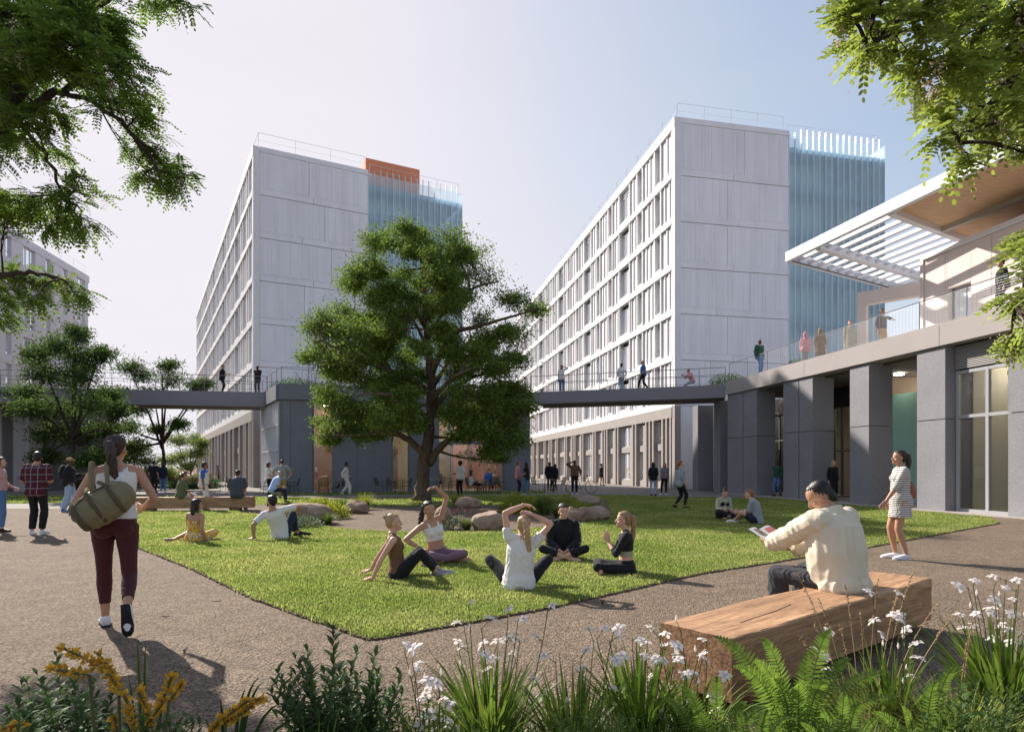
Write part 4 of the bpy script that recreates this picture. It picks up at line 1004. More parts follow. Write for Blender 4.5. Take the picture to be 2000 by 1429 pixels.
LEATHER = pm("tan_leather", (.30, .10, .05), .5, .4); SNEAK = pm("white_sneaker", (.72, .72, .74), .6); BLK = pm("black_rubber", (.015, .015, .015), .7); DSHOE = pm("dark_shoe", (.04, .02, .02), .5); SAGE = clothm("sage_cloth", (.38, .36, .27))
STRIPE = patm("striped_dress_cloth", 'hstripe', (.68, .66, .62), (.04, .04, .05)); RSTRIPE = patm("red_striped_cloth", 'vstripe', (.62, .50, .48), (.42, .06, .09)); PLAID = patm("dark_plaid_cloth", 'plaid', (.05, .02, .028), (.085, .02, .03), (.40, .36, .38))
FLORAL = patm("yellow_floral_cloth", 'blotch', (.75, .45, .06), (.72, .66, .58), (.45, .10, .04)); PLAID2 = patm("grey_plaid_cloth", 'plaid', (.30, .28, .30), (.12, .08, .10), (.5, .5, .5), .6)
# ---------------------------------------------------------------- the people of the photograph
def G(x, y): p = gp(x, y); return (p.x, p.y, 0)
def sole(c=SNEAK): return {'sole': c}
CANV = pm("olive_canvas", (.21, .18, .105), .85, .2, var=.12, vscale=10, bump=.4, bscale=300, bdist=.002, coord='Object'); CANVD = pm("dark_olive_canvas", (.10, .085, .05), .85, .2, coord='Object')
# 1 walker with duffel bag, seen from behind
def walker_bag(I):
    r = I['root']; sp = I['spine']; Rc = I['Rc']
    bag = empty("duffel_bag", (0, 0, 0), 0); bag.parent = None
    M = Matrix.Translation(r.location) @ Matrix.Rotation(r.rotation_euler.z, 4, 'Z') @ Matrix.Scale(I['k'], 4)
    bag.location = M @ Vector((-.05, -.255, 1.09)); bag.scale = (.70, .95, 1.12); bag.rotation_euler = (0, math.radians(-32), r.rotation_euler.z); tag(bag, "olive canvas duffel bag slung on the back of the walking woman", "duffel bag")
    m = MB(); m.tube([(-.34, 0, -.02), (-.325, 0, 0), (-.2, 0, .0), (0, 0, .0), (.2, 0, .01), (.30, 0, 0), (.33, 0, -.01)], [(.06, .05), (.125, .105), (.15, .13), (.155, .135), (.135, .12), (.09, .08), (.03, .03)], 18, side=(0, 1, 0))
    v, f, n = solidify(m, .008, 4, folds(.006, 13, 3, (1.3, .5, .7))); link("bag_body", join_parts("bag_body", [(v, f, 0)], [CANV]), bag)
    m = MB(); m.tube([(-.345, 0, 0), (-.27, 0, 0)], [(.118, .10), (.148, .128)], 18, side=(0, 1, 0)); v, f, n = solidify(m, .008, 2); link("end_panel", join_parts("end_panel", [(v, f, 0)], [CANVD]), bag)
    for x in (-.10, .12):
        m = MB(); m.tube([(x, -.10, -.11), (x, -.148, -.03), (x, -.15, .04), (x, -.11, .125), (x*.6, -.02, .17)], [(.022, .005)]*5, 8, side=(1, 0, 0)); link("webbing_strap", m.mesh("webbing_strap", CANVD, smooth=True), bag)
    m = MB(); m.tube([(-.28, -.09, .09), (-.1, -.09, .125), (.1, -.08, .12), (.27, -.05, .08)], .004, 6); link("zip", m.mesh("zip", BLK), bag)
    bag["_k"] = 0; del bag["_k"]
    # shoulder straps go over the left shoulder (parts of the bag)
    Mi = bag.matrix_basis.inverted()
    for dx, w in ((-.165, .026), (-.055, .022)):
        P = [Vector((dx+.02, -.16, 1.10)), Vector((dx+.01, -.145, 1.25)), Vector((dx, -.125, 1.36)), Vector((dx, -.07, 1.435)), Vector((dx, .01, 1.44)), Vector((dx, .085, 1.38)), Vector((dx-.01, .12, 1.25))]
        m = MB(); m.tube([Mi @ (M @ p) for p in P], [(w, .007)]*len(P), 8, side=Mi.to_3x3() @ (M.to_3x3() @ Vector((1, 0, 0)))); link("shoulder_strap", m.mesh("shoulder_strap", CANV, smooth=True), bag)
person('', (-3.50, 5.42, 0), 30, 1.73, 'f', 'tan', ('ponylong', 'dark'), dict(hip=(0.0, 0, .925), lean=(5, -2, 5), pelvis=(2, 4, -6), head=(2, 0, -24), ponyx=.05, elbR=(.7, -1, -.1), handR=(.20, .22, 1.02), handL=(-.15, .22, 1.18), elbL=(-.6, -.7, -.5), fingersR=(-.5, 1, .2),
    footL=(-.08, .14, .085), footR=(.10, -.34, .22), kneeR=(.05, 1, .1), toesR=(.08, .05, -1), toesL=(-.12, 1, -.02)),
    [('top', WHITEC, dict(h0=.03, h1=.42, sleeve=0, g=.016, loose=.003, fold=.002, straps=1.5, name='tank_top')), ('trousers', MAROON, dict(to=.86, g=.006, fold=.0015, h1=.08, name='leggings')), ('shoes', SNEAK, dict(sole=BLK))],
    "woman in maroon leggings and white top walking away with a duffel bag", 0, extra=walker_bag)
# 2-4 left edge
person('', G(-2, 1038), -78, 1.66, 'f', 'fair', ('long', 'brown'), dict(handL=(-.12, .25, .98), handR=(.2, -.02, .85), head=(0, 0, 8), footR=(.09, .1, .085), footL=(-.09, -.1, .085)),
    [('top', RSTRIPE, dict(sleeve=.75, loose=.02, h0=0)), ('trousers', JEANS, dict(g=.012)), ('shoes', DSHOE, sole(DSHOE))], "woman in red and white striped shirt cut off by the left edge", 1)
person('', G(72, 1043), 10, 1.76, 'm', 'tan', ('short', 'black'), dict(handL=(-.2, .22, 1.05), handR=(.15, .25, 1.1), head=(5, 0, 28)),
    [('top', PLAID, dict(sleeve=.5, loose=.035, h0=-.08, g=.014, arm=.014, fold=.006)), ('trousers', BLACKC, dict(g=.016, flare=.012)), ('shoes', SNEAK, sole())], "man in dark red plaid shirt standing with his back turned", 1)
def backpack(col, sc=1.0):
    def f(I):
        m = MB(); sp = I['spine']; Rc = I['Rc']; c = sp(.30)+Rc @ Vector((0, -.17, 0)); m.tube([c+Rc @ Vector((0, .02, -.20*sc)), c+Rc @ Vector((0, 0, -.16*sc)), c+Rc @ Vector((0, -.01, 0)), c+Rc @ Vector((0, .02, .15*sc)), c+Rc @ Vector((0, .04, .2*sc))], [(.09, .05), (.14*sc, .09), (.145*sc, .10), (.12*sc, .08), (.06, .04)], 14, side=Rc @ Vector((1, 0, 0)))
        r = I['root']; M = Matrix.Translation(r.location) @ Matrix.Rotation(r.rotation_euler.z, 4, 'Z') @ Matrix.Scale(I['k'], 4)
        v, fc, n = solidify(m, .014, 2); o = link("backpack", join_parts("backpack", [(v, fc, 0)], [col]), None); o.matrix_world = M; tag(o, f.label, "backpack")
    return f
bp = backpack(BLACKC, 1.1); bp.label = "black backpack worn by the man in the pale cap"
person('', G(135, 999), -60, 1.74, 'm', 'dark', ('cap', 'khaki_cloth'), dict(handL=(-.1, .3, 1.15), handR=(.2, .05, .9), footL=(-.1, .12, .085), footR=(.1, -.15, .085), hair2='black'),
    [('top', BLACKC, dict(sleeve=1, loose=.04, g=.02, h0=-.04)), ('trousers', LJEANS, dict(g=.03, flare=.03)), ('shoes', JEANS, sole())], "man in pale cap, black jacket and light jeans by the trees", 1, extra=bp)
# 5 yellow dress
person('', G(380, 1058), -10, 1.62, 'f', 'tan', ('long', 'black'), dict(hip=(0, 0, .10), lean=(0, 3, 0), head=(4, 0, -40), hairlen=.22, handR=(.24, .02, .05), elbR=(.3, -1, 0), fingersR=(.3, .8, -.1), palmR=(0, 0, -1), handL=(-.12, .30, .18), elbL=(-.6, -.4, 0),
    footR=(-.18, .25, .07), kneeR=(1, .6, .3), footL=(-.42, -.02, .06), kneeL=(-.3, 1, .3), toesL=(-1, -.2, 0), toesR=(-1, 0, 0)),
    [('dress', FLORAL, dict(sit=True, h1=.33, to=.5, g=.008, fold=.006))], "black haired woman in yellow floral dress sitting on the lawn", 1)
# 6 leaning man
person('', G(548, 1052), -8, 1.78, 'm', 'tan', ('short', 'black'), dict(hip=(0, 0, .11), lean=(-22, -14, 10), head=(-4, -4, 72), beard='black', handL=(-.36, -.30, .05), elbL=(-.4, -1, 0), fingersL=(-.9, -.3, -.1), palmL=(0, 0, -1),
    handR=(.16, .24, .50), elbR=(.9, .2, .35), fingersR=(-.5, .3, -.8), footR=(.14, .34, .08), kneeR=(.12, .4, 1), footL=(.20, .42, .09), kneeL=(-.55, .8, .55), toesR=(.35, 1, -.1), toesL=(1, .5, 0)),
    [('top', WHITEC, dict(sleeve=.42, loose=.015, h0=-.03, fold=.005)), ('trousers', NAVY, dict(g=.014, to=.93)), ('shoes', BLK, sole(BLK))], "bearded man in white t-shirt leaning back on one hand on the lawn", 1)
# 7 blond bun, leans on arms, seen from side-back, facing right
person('', G(778, 1130), -78, 1.66, 'f', 'fair', ('bun', 'blond'), dict(hip=(0, 0, .10), lean=(-17, 0, 0), curve=8, head=(-3, 0, -6), handR=(.20, -.33, .05), elbR=(.1, -1, 0), fingersR=(.25, -1, -.12), palmR=(0, 0, -1), handL=(-.26, -.38, .05), elbL=(-.1, -1, 0), fingersL=(-.3, -1, -.12), palmL=(0, 0, -1),
    footR=(.02, .48, .08), kneeR=(.55, .3, 1), footL=(-.10, .55, .08), kneeL=(-.6, .3, .8), toesR=(.2, 1, -.2), toesL=(-.2, 1, 0)),
    [('top', BROWNC, dict(sleeve=0, h0=0, h1=.44, g=.007, loose=.006, fold=.002, straps=1.2, name='tank_top')), ('trousers', BLACKC, dict(to=.92, g=.007, fold=.002, name='leggings')), ('shoes', pm("grey_shoe", (.25, .25, .27), .7), sole())], "blond woman with bun and brown tank top propped on her arms", 0)
# 8 arm up, white bra, side bend, facing the camera and to the right
person('', G(853, 1096), -150, 1.86, 'f', 'tan', ('ponytail', 'black'), dict(hip=(0, 0, .10), lean=(2, 14, -2), head=(2, 12, -6), handR=(.27, .12, .20), elbR=(1, -.2, .2), fingersR=(-.45, .9, -.1), palmR=(-.3, 0, -1), handL=(.06, .10, 1.02), elbL=(-1, -.2, .6), fingersL=(1, .1, -.08), palmL=(0, .5, -1), shrugL=(.0, 0, .04),
    footR=(-.16, .33, .06), kneeR=(1, .8, .25), footL=(.18, .38, .06), kneeL=(-1, .8, .28), toesR=(-1, .35, 0), toesL=(1, .35, 0), ponyx=.10),
    [('top', WHITEC, dict(sleeve=0, h0=.20, h1=.40, g=.007, loose=.0, fold=.001, straps=.9, name='sports_bra')), ('trousers', MAUVE, dict(to=.86, g=.007, fold=.002, name='leggings', h1=.09))], "dark haired woman in white sports bra with one arm arched overhead", 0)
# 9 white tee from behind, arms over the head
person('', G(1013, 1150), 8, 1.70, 'f', 'fair', ('ponylong', 'blond'), dict(hip=(0, 0, .105), lean=(0, 6, -4), head=(6, 8, -12), ponyx=.07, handL=(.07, .02, .98), elbL=(-1, 0, .75), shrugL=(0, 0, .05), shrugR=(0, 0, .02), fingersL=(1, .0, -.15), palmL=(0, 0, -1), handR=(.16, -.02, .87), elbR=(1, .05, -.25), fingersR=(-.9, 0, .3),
    footR=(.12, .36, .07), kneeR=(.9, .5, .75), footL=(-.02, .44, .07), kneeL=(-.55, .8, .6), toesR=(-.9, .4, 0), toesL=(.9, .4, 0)),
    [('top', CREAM if False else WHITEC, dict(sleeve=.22, h0=-.05, loose=.022, g=.010, fold=.006, hem=.01)), ('trousers', BLACKC, dict(to=.95, g=.009, fold=.002, name='leggings')), ('shoes', SNEAK, sole())], "blond woman in white t-shirt seen from behind holding her wrist overhead", 0)
# 10 track jacket, facing the camera
def track(I):
    m = MB()
    for s in (1, -1):
        a, b, c = I['SH'][s], I['EL'][s], I['WR'][s]; out = (I['Rc'] @ Vector((s, .35, .2))).normalized()
        for q in (-.013, .013):
            sd = Vector((0, q, 0)); m.tube([a+out*.058+sd+V(0, 0, .035), a+out*.064+sd, b+out*.050+sd, b.lerp(c, .9)+out*.045+sd], [(.0045, .003)]*4, 6)
    part(I, "sleeve_stripe", m, WHITEC)
person('', G(1100, 1090), -183, 1.72, 'm', 'fair', ('short', 'dark'), dict(hip=(0, 0, .10), lean=(8, 0, 0), head=(6, 0, 10), handR=(.06, .30, .16), elbR=(.6, -.4, 0), handL=(-.05, .30, .16), elbL=(-.6, -.4, 0), fingersR=(-.6, .6, -.4), fingersL=(.6, .6, -.4),
    footR=(-.06, .36, .06), kneeR=(1, .4, .42), footL=(.06, .36, .06), kneeL=(-1, .4, .42), toesR=(-.8, .7, 0), toesL=(.8, .7, 0)),
    [('top', BLACKC, dict(sleeve=.96, h0=-.02, loose=.018, g=.012, collar=True, fold=.005, name='track_jacket')), ('trousers', BLACKC, dict(to=.80, g=.008, fold=.003))], "short haired person in black track jacket with white stripes sitting cross-legged", 0, extra=track)
# 11 praying woman facing left
person('', G(1222, 1120), 82, 1.66, 'f', 'fair', ('ponylong', 'light'), dict(hip=(0, 0, .10), lean=(0, 0, 0), head=(0, 0, 4), ponyx=.0, handR=(.02, .24, .44), elbR=(.8, -.3, -1), handL=(-.02, .24, .44), elbL=(-.8, -.3, -1), fingersR=(0, .12, 1), fingersL=(0, .12, 1), palmR=(-1, 0, 0), palmL=(1, 0, 0), curlR=.03, curlL=.03, spreadR=.03, spreadL=.03, thumbR=1, thumbL=1,
    footR=(-.14, .34, .07), kneeR=(1, .8, .15), footL=(.14, .36, .07), kneeL=(-1, .8, .2), toesR=(-1, .4, 0), toesL=(1, .4, 0)),
    [('top', BLACKC, dict(sleeve=.72, h0=.22, h1=.455, g=.008, loose=.004, fold=.002, arm=.002, flare=0, name='crop_top')), ('top', SAGE, dict(sleeve=0, h0=.14, h1=.30, g=.006, loose=0, fold=.001, name='under_top')), ('trousers', BLACKC, dict(to=.95, g=.007, fold=.002, h1=.10, name='leggings'))], "woman with long ponytail sitting with palms pressed together", 0)
# 12, 13
person('', G(1413, 1013), 182, 1.66, 'f', 'fair', ('topbun', 'brown'), dict(hip=(0, 0, .11), lean=(6, 0, 0), head=(26, 0, 0), handR=(.14, .34, .30), handL=(-.10, .34, .26), footR=(-.1, .35, .06), kneeR=(1, .6, .5), footL=(.1, .35, .06), kneeL=(-1, .6, .4)),
    [('top', SAGE, dict(sleeve=.95, h0=-.06, g=.014, loose=.02, name='cardigan')), ('dress', BLACKC, dict(sit=True, to=.8, g=.02, h1=.40)), ('top', BLACKC, dict(sleeve=0, h0=0, h1=.40, g=.018, name='top'))], "woman with top bun, sage cardigan and black dress sitting in the lawn", 1)
person('', G(1478, 1023), 62, 1.76, 'm', 'fair', ('short', 'ginger'), dict(hip=(0, 0, .11), lean=(4, 0, 0), curve=18, head=(6, 0, 14), handR=(.1, .42, .30), handL=(-.1, .42, .28), footR=(.02, .46, .07), kneeR=(.9, .5, .7), footL=(-.02, .5, .07), kneeL=(-.9, .5, .8)),
    [('top', GREYC, dict(sleeve=.45, h0=-.05, g=.012, loose=.02)), ('trousers', NAVY, dict(to=.42, g=.02, name='shorts')), ('shoes', SNEAK, sole())], "man in grey t-shirt and navy shorts sitting with his back turned", 1)
# 14 reader on bench
def book(I):
    r = I['root']; M = Matrix.Translation(r.location) @ Matrix.Rotation(r.rotation_euler.z, 4, 'Z') @ Matrix.Scale(I['k'], 4)
    c = (I['WR'][1]+I['WR'][-1])/2 + Vector((.0, .10, .06)); b = empty("magazine", M @ c, r.rotation_euler.z, "open magazine with photographs held by the reader on the bench", "magazine"); b.rotation_euler = (math.radians(28), 0, r.rotation_euler.z+.25)
    P = pm("paper", (.74, .73, .72), .5); PR = pm("printed_photo", (.25, .17, .12), .5, var=.5, vscale=40, coord='Object'); PK = pm("pink_print", (.6, .2, .17), .5, var=.3, vscale=30, coord='Object')
    for s in (1, -1):
        m = MB(); n = 8; w = .20; hh = .135
        for i in range(n):
            x0, x1 = i/n, (i+1)/n; z = lambda x: .05*math.sin(x*2.2)*(1-.35*x)+.001
            m.hexa([(s*x0*w, -hh, z(x0)-.004), (s*x1*w, -hh, z(x1)-.004), (s*x1*w, hh, z(x1)-.004), (s*x0*w, hh, z(x0)-.004), (s*x0*w, -hh, z(x0)), (s*x1*w, -hh, z(x1)), (s*x1*w, hh, z(x1)), (s*x0*w, hh, z(x0))])
        link("page", m.mesh("page", P), b)
        m = MB(); x0, x1 = (.25, .85) if s < 0 else (.2, .9); k = 6
        for i in range(k):
            a, e = x0+(x1-x0)*i/k, x0+(x1-x0)*(i+1)/k; m.quad((s*a*w, 0, z(a)+.002), (s*e*w, 0, z(e)+.002), (s*e*w, .11, z(e)+.002), (s*a*w, .11, z(a)+.002))
        link("picture", m.mesh("picture", PR if s < 0 else PK), b)
ang = 33
person('', (2.62, 4.95, 0), 27, 1.76, 'm', 'tan', ('nape', 'black'), dict(hip=(0, 0, .53), lean=(3, 0, 2), curve=6, head=(36, 0, 40), handR=(.06, .46, .68), elbR=(.9, -.2, -.8), handL=(-.14, .52, .72), elbL=(-.9, -.3, -.8), fingersR=(-.5, .9, .2), fingersL=(.2, 1, .25), palmL=(.6, 0, 1), palmR=(-.4, 0, 1),
    footL=(-.14, .42, .09), kneeL=(-.2, 1, .5), footR=(.16, .46, .09), kneeR=(.2, 1, .5)),
    [('top', CREAM, dict(sleeve=1.0, h0=-.06, g=.022, loose=.05, arm=.022, flare=.002, collar=True, fold=.008, freq=17, st=(1, 1, .3), name='jacket')), ('trousers', clothm("charcoal_cloth", (.045, .045, .055)), dict(g=.02, flare=.02, fold=.006)), ('shoes', BLK, sole(BLK))],
    "man in cream jacket reading on the near timber bench", 0, extra=book)
# 15 striped dress
def shbag(lbl, mat=LEATHER, side=-1, strap=True, y=-.10):
    def f(I):
        r = I['root']; M = Matrix.Translation(r.location) @ Matrix.Rotation(r.rotation_euler.z, 4, 'Z') @ Matrix.Scale(I['k'], 4); sp = I['spine']; c = sp(.12)+Vector((side*.20, y, 0)); m = MB()
        m.tube([c+V(0, 0, -.12), c+V(0, 0, -.10), c+V(0, 0, 0), c+V(0, 0, .10)], [(.03, .07), (.045, .11), (.045, .105), (.02, .07)], 12, side=(1, 0, 0)); b = empty("shoulder_bag", r.location, r.rotation_euler.z, lbl, "shoulder bag"); b.scale = (I['k'],)*3
        v, fc, n = solidify(m, .009, 2); link("bag_body", join_parts("bag_body", [(v, fc, 0)], [mat]), b)
        s_ = MB(); sh = I['SH'][side]+V(-side*.03, 0, .055); s_.tube([c+V(0, -.06, .08), sh+V(0, -.06, -.05), sh, sh+V(0, .05, -.04), c+V(0, .07, .08)], [(.008, .004)]*5, 6); link("strap", s_.mesh("strap", mat, smooth=True), b)
    return f
person('', G(1758, 1091), 78, 1.70, 'f', 'tan', ('ponytail', 'dark'), dict(lean=(-2, 0, 0), head=(0, 0, 8), handR=(.30, .04, .84), handL=(-.14, .27, .86), elbL=(-.5, -1, 0), footR=(.07, .04, .085), footL=(-.07, -.06, .085)),
    [('dress', STRIPE, dict(sleeve=.62, len=.28, flare=.015, g=.014, loose=.012, fold=.003)), ('shoes', SNEAK, sole())], "smiling woman in black and white striped dress standing on the gravel", 0, extra=shbag("tan leather shoulder bag of the woman in the striped dress", LEATHER, 1, y=-.20))
# bench at the back left
person('', (-10.75, 20.0, 0), -25, 1.66, 'f', 'tan', ('ponytail', 'brown'), dict(hip=(0, 0, .54), lean=(8, 0, 0), head=(4, 0, -38), handR=(.2, .2, .55), handL=(-.2, .2, .55), footL=(-.1, .42, .09), footR=(.1, .42, .09), kneeL=(0, 1, .5), kneeR=(0, 1, .5)),
    [('top', OLIVE, dict(sleeve=.5, g=.014, loose=.03, h0=-.04)), ('trousers', WHITEC, dict(g=.02)), ('shoes', SNEAK, sole())], "woman in olive t-shirt sitting on the far timber bench", 1)
person('', (-10.25, 20.45, 0), -75, 1.60, 'm', 'brown', ('short', 'black'), dict(head=(0, 0, 5), handR=(.2, .03, .80), handL=(-.1, .22, .9)),
    [('top', BLUEC, dict(sleeve=.45, g=.014, loose=.03, h0=-.04)), ('top', WHITEC, dict(sleeve=0, g=.017, loose=.034, h0=-.02, h1=.40, name='front_panel')), ('trousers', WHITEC, dict(g=.02)), ('shoes', SNEAK, sole())], "boy in blue and white top with white trousers behind the far bench", 1)
person('', (-9.0, 20.1, 0), 20, 1.80, 'm', 'tan', ('crop', 'black'), dict(hip=(0, 0, .54), lean=(14, 0, 0), curve=10, head=(0, 0, 30), handR=(.2, .34, .55), handL=(-.2, .34, .55), footL=(-.2, .42, .09), footR=(.2, .42, .09), kneeL=(0, 1, .5), kneeR=(0, 1, .5)),
    [('top', clothm("slate_cloth", (.07, .08, .09)), dict(sleeve=.5, g=.016, loose=.03, h0=-.06)), ('trousers', KHAKI, dict(g=.02, to=.5, name='shorts')), ('shoes', BLK, sole())], "man in slate shirt sitting at the right end of the far bench", 1)
def sit(h=.46, lean=8, **k):
    d = dict(hip=(0, 0, h+.09), lean=(lean, 0, 0), head=(4, 0, 0), handR=(.12, .34, h+.16), handL=(-.12, .34, h+.16), footL=(-.1, .44, .09), footR=(.1, .44, .09), kneeL=(0, 1, .5), kneeR=(0, 1, .5)); d.update(k); return d
def walk(a=.22, **k):
    d = dict(hip=(0, 0, .90), footR=(.07, a, .09), footL=(-.07, -a, .13), toesL=(0, .8, -.6), handR=(.22, -.12, .86), handL=(-.22, .16, .88), kneeR=(0, 1, 0), kneeL=(0, 1, 0)); d.update(k); return d
person('', (-9.4, 24.2, 0), -60, 1.75, 'm', 'tan', ('crop', 'grey'), sit(.46, 30), [('top', LBLUE, dict(sleeve=.5, g=.016, loose=.03)), ('trousers', NAVY, dict(g=.016)), ('shoes', BLK, sole())], "man in light blue shirt bent forward on a cafe chair", 2)
# mid distance walkers and talkers: (px, py, heading, H, sex, skin, hair, pose, wear, label)
T = lambda m, **k: ('top', m, dict({'g': .014, 'loose': .02}, **k))
P_ = lambda m, **k: ('trousers', m, dict({'g': .013}, **k))
S_ = lambda m=BLK: ('shoes', m, sole(m))
crowd = [
 (524, 971, -80, 1.66, 'f', 'tan', ('long', 'black'), dict(handL=(-.05, .28, 1.02), handR=(.1, .25, 1.0)), [T(PINKC if False else WHITEC, sleeve=.5), P_(BLACKC, g=.008), S_()], "dark haired woman in white top facing the man in khaki trousers"),
 (551, 973, 20, 1.78, 'm', 'tan', ('crop', 'black'), dict(handL=(-.3, .1, .95), handR=(.3, .1, .95), elbL=(-1, -.3, 0), elbR=(1, -.3, 0)), [T(GREYC, sleeve=.45), P_(KHAKI), S_()], "man in grey t-shirt and khaki trousers seen from behind at the pavilion corner"),
 (676, 966, -85, 1.70, 'f', 'brown', ('beanie', 'black_cloth'), walk(.2, hair2='black'), [T(WHITEC, sleeve=.95), P_(WHITEC, flare=.02), S_(SNEAK)], "woman in black beanie and white clothes walking past the blue wall"),
 (653, 962, -110, 1.72, 'm', 'tan', ('crop', 'ginger'), dict(hip=(0, 0, .30), lean=(25, 0, 0), footL=(-.12, .15, .09), footR=(.12, .2, .09), handL=(-.1, .4, .4), handR=(.1, .4, .4), kneeL=(0, 1, .6), kneeR=(0, 1, .6)), [T(GREYC, sleeve=.9), P_(BLACKC), S_()], "person in dark clothes crouching beside the chair at the window"),
 (899, 968, 40, 1.74, 'f', 'brown', ('afro', 'black'), dict(handL=(-.12, .34, 1.06), handR=(.2, .2, 1.02)), [T(WHITEC, sleeve=.5, loose=.04, h0=-.12), P_(BLACKC), S_()], "person with big black curls and long white shirt in front of the cafe"),
 (1012, 966, -82, 1.74, 'm', 'tan', ('short', 'ginger'), dict(handL=(-.2, .1, .9)), [T(PINKC, sleeve=.8, loose=.03), P_(NAVY), S_()], "person in pink shirt talking at the pavilion's right corner"),
 (1028, 967, 75, 1.68, 'f', 'tan', ('long', 'black'), dict(handL=(-.1, .25, 1.02), footR=(.09, .15, .085)), [T(BLACKC, sleeve=.3), P_(JEANS), S_(SNEAK)], "woman in black top and bright blue jeans by the pavilion's right corner"),
 (1073, 957, -20, 1.76, 'm', 'dark', ('crop', 'black'), dict(), [T(BLACKC, sleeve=.9), P_(BLACKC), S_()], "man all in black standing left in the far pair by the tower"),
 (1084, 957, 30, 1.64, 'f', 'brown', ('long', 'black'), dict(), [T(BLACKC, sleeve=.9), P_(BLACKC), S_()], "woman all in black standing right in the far pair by the tower"),
 (1122, 965, 175, 1.80, 'm', 'dark', ('crop', 'black'), dict(handR=(.14, .16, 1.60), elbR=(1, .2, -.4), handL=(-.3, .1, 1.0)), [T(BROWNC, sleeve=.95, loose=.03), P_(BLACKC), S_(SNEAK)], "man in brown jacket shading his eyes beside the bicycle"),
 (1174, 948, -60, 1.72, 'f', 'brown', ('bun', 'black'), dict(footR=(.12, .12, .085)), [T(BLACKC, sleeve=.5), ('dress', BLACKC, dict(len=.25, g=.012)), S_()], "woman in short black dress with backpack by the far facade"),
 (1276, 968, -10, 1.68, 'f', 'tan', ('long', 'black'), dict(hairlen=.34), [T(BLACKC, sleeve=.7), P_(LJEANS, g=.008), S_()], "woman with long black hair and pale jeans seen from behind"),
 (1298, 966, 150, 1.66, 'f', 'fair', ('long', 'brown'), dict(handR=(.1, .24, 1.05), handL=(-.12, .24, 1.0), footR=(.14, .1, .085)), [T(PLAID2, sleeve=.8, loose=.035, h0=-.12), P_(BLACKC, g=.008), S_(SNEAK)], "woman in loose checked shirt and white sneakers by the pillars"),
 (1328, 993, -75, 1.70, 'f', 'fair', ('ponytail', 'ginger'), walk(.14, handR=(.2, .1, .86)), [T(GREYC, sleeve=.7, loose=.045, h0=-.10), P_(BLACKC, g=.008), S_()], "red haired woman in loose grey blouse walking over the shaded grass"),
 (1519, 969, 130, 1.78, 'm', 'dark', ('crop', 'black'), walk(.14), [T(WHITEC, sleeve=0), T(DGREEN, sleeve=.95, loose=.03, g=.017, name='jacket'), P_(JEANS), S_()], "man in dark jacket and blue jeans coming out between the pillars"),
 (1627, 979, -175, 1.70, 'f', 'fair', ('long', 'blond'), dict(footR=(.08, .1, .085), head=(14, 0, 0)), [T(BLACKC, sleeve=.95, loose=.03), ('dress', BLACKC, dict(len=.34, g=.016, flare=.03)), P_(BLACKC, g=.006), S_()], "blond woman in black looking down beside a pillar"),
 (300, 962, 0, 1.78, 'm', 'tan', ('crop', 'black'), dict(), [T(BLACKC, sleeve=.5), P_(BLACKC), S_()], "man in black standing left in the pair under the far trees"),
 (318, 961, 20, 1.70, 'f', 'tan', ('long', 'dark'), dict(), [T(NAVY, sleeve=.8), P_(JEANS), S_(SNEAK)], "person in navy top and blue jeans in the pair under the far trees"),
 (398, 938, 40, 1.68, 'f', 'tan', ('long', 'black'), dict(), [T(BLACKC, sleeve=.5), P_(BLACKC), S_()], "dark haired woman beyond the pink flower bed"),
 (425, 940, -60, 1.66, 'f', 'fair', ('long', 'dark'), dict(), [T(PLAID2, sleeve=.6), P_(BLACKC), S_()], "woman in patterned top walking along the left tower's base"),
]
for px, py, hd, H, sex, sk, hr, ps, wr, lb in crowd: person('', G(px, py), hd, H, sex, sk, hr, ps, wr, lb, 2 if py < 962 else 1)
# seated at the cafe and inside
def on(px, py, hd, H, sex, sk, hr, ps, wr, lb, z=0, D=None, lod=2):
    p = gp(px, py, z) if D is None else at(px, py, D); person('', (p.x, p.y, z), hd, H, sex, sk, hr, ps, wr, lb, lod)
on(838, 958, 160, 1.68, 'f', 'fair', ('bun', 'dark'), dict(handL=(-.05, .25, 1.1)), [T(BLACKC, sleeve=.9), P_(NAVY), S_()], "woman in black cardigan standing just right of the trunk")
on(858, 957, 170, 1.66, 'f', 'fair', ('long', 'ginger'), sit(), [T(DGREEN, sleeve=.9), P_(BLACKC), S_()], "woman in green top sitting behind a cafe table")
on(871, 953, 180, 1.78, 'm', 'tan', ('crop', 'black'), dict(), [T(NAVY, sleeve=.5), P_(BLACKC), S_()], "person in dark clothes half hidden by the blue door post")
on(922, 963, -70, 1.66, 'f', 'fair', ('long', 'dark'), sit(lean=-8), [T(WHITEC, sleeve=0, h1=.4), ('dress', BLACKC, dict(sit=True, to=.6)), S_()], "woman in black and white sitting on a cafe chair")
on(955, 962, 130, 1.78, 'm', 'tan', ('crop', 'dark'), sit(lean=4), [T(BLUEC, sleeve=.8, loose=.035), P_(GREYC, to=.55), S_()], "man in bright blue shirt sitting on a cafe chair")
on(966, 958, 150, 1.66, 'f', 'fair', ('long', 'brown'), sit(lean=4), [T(SAGE, sleeve=.8), P_(BLACKC), S_()], "long haired woman sitting behind the man in the blue shirt")
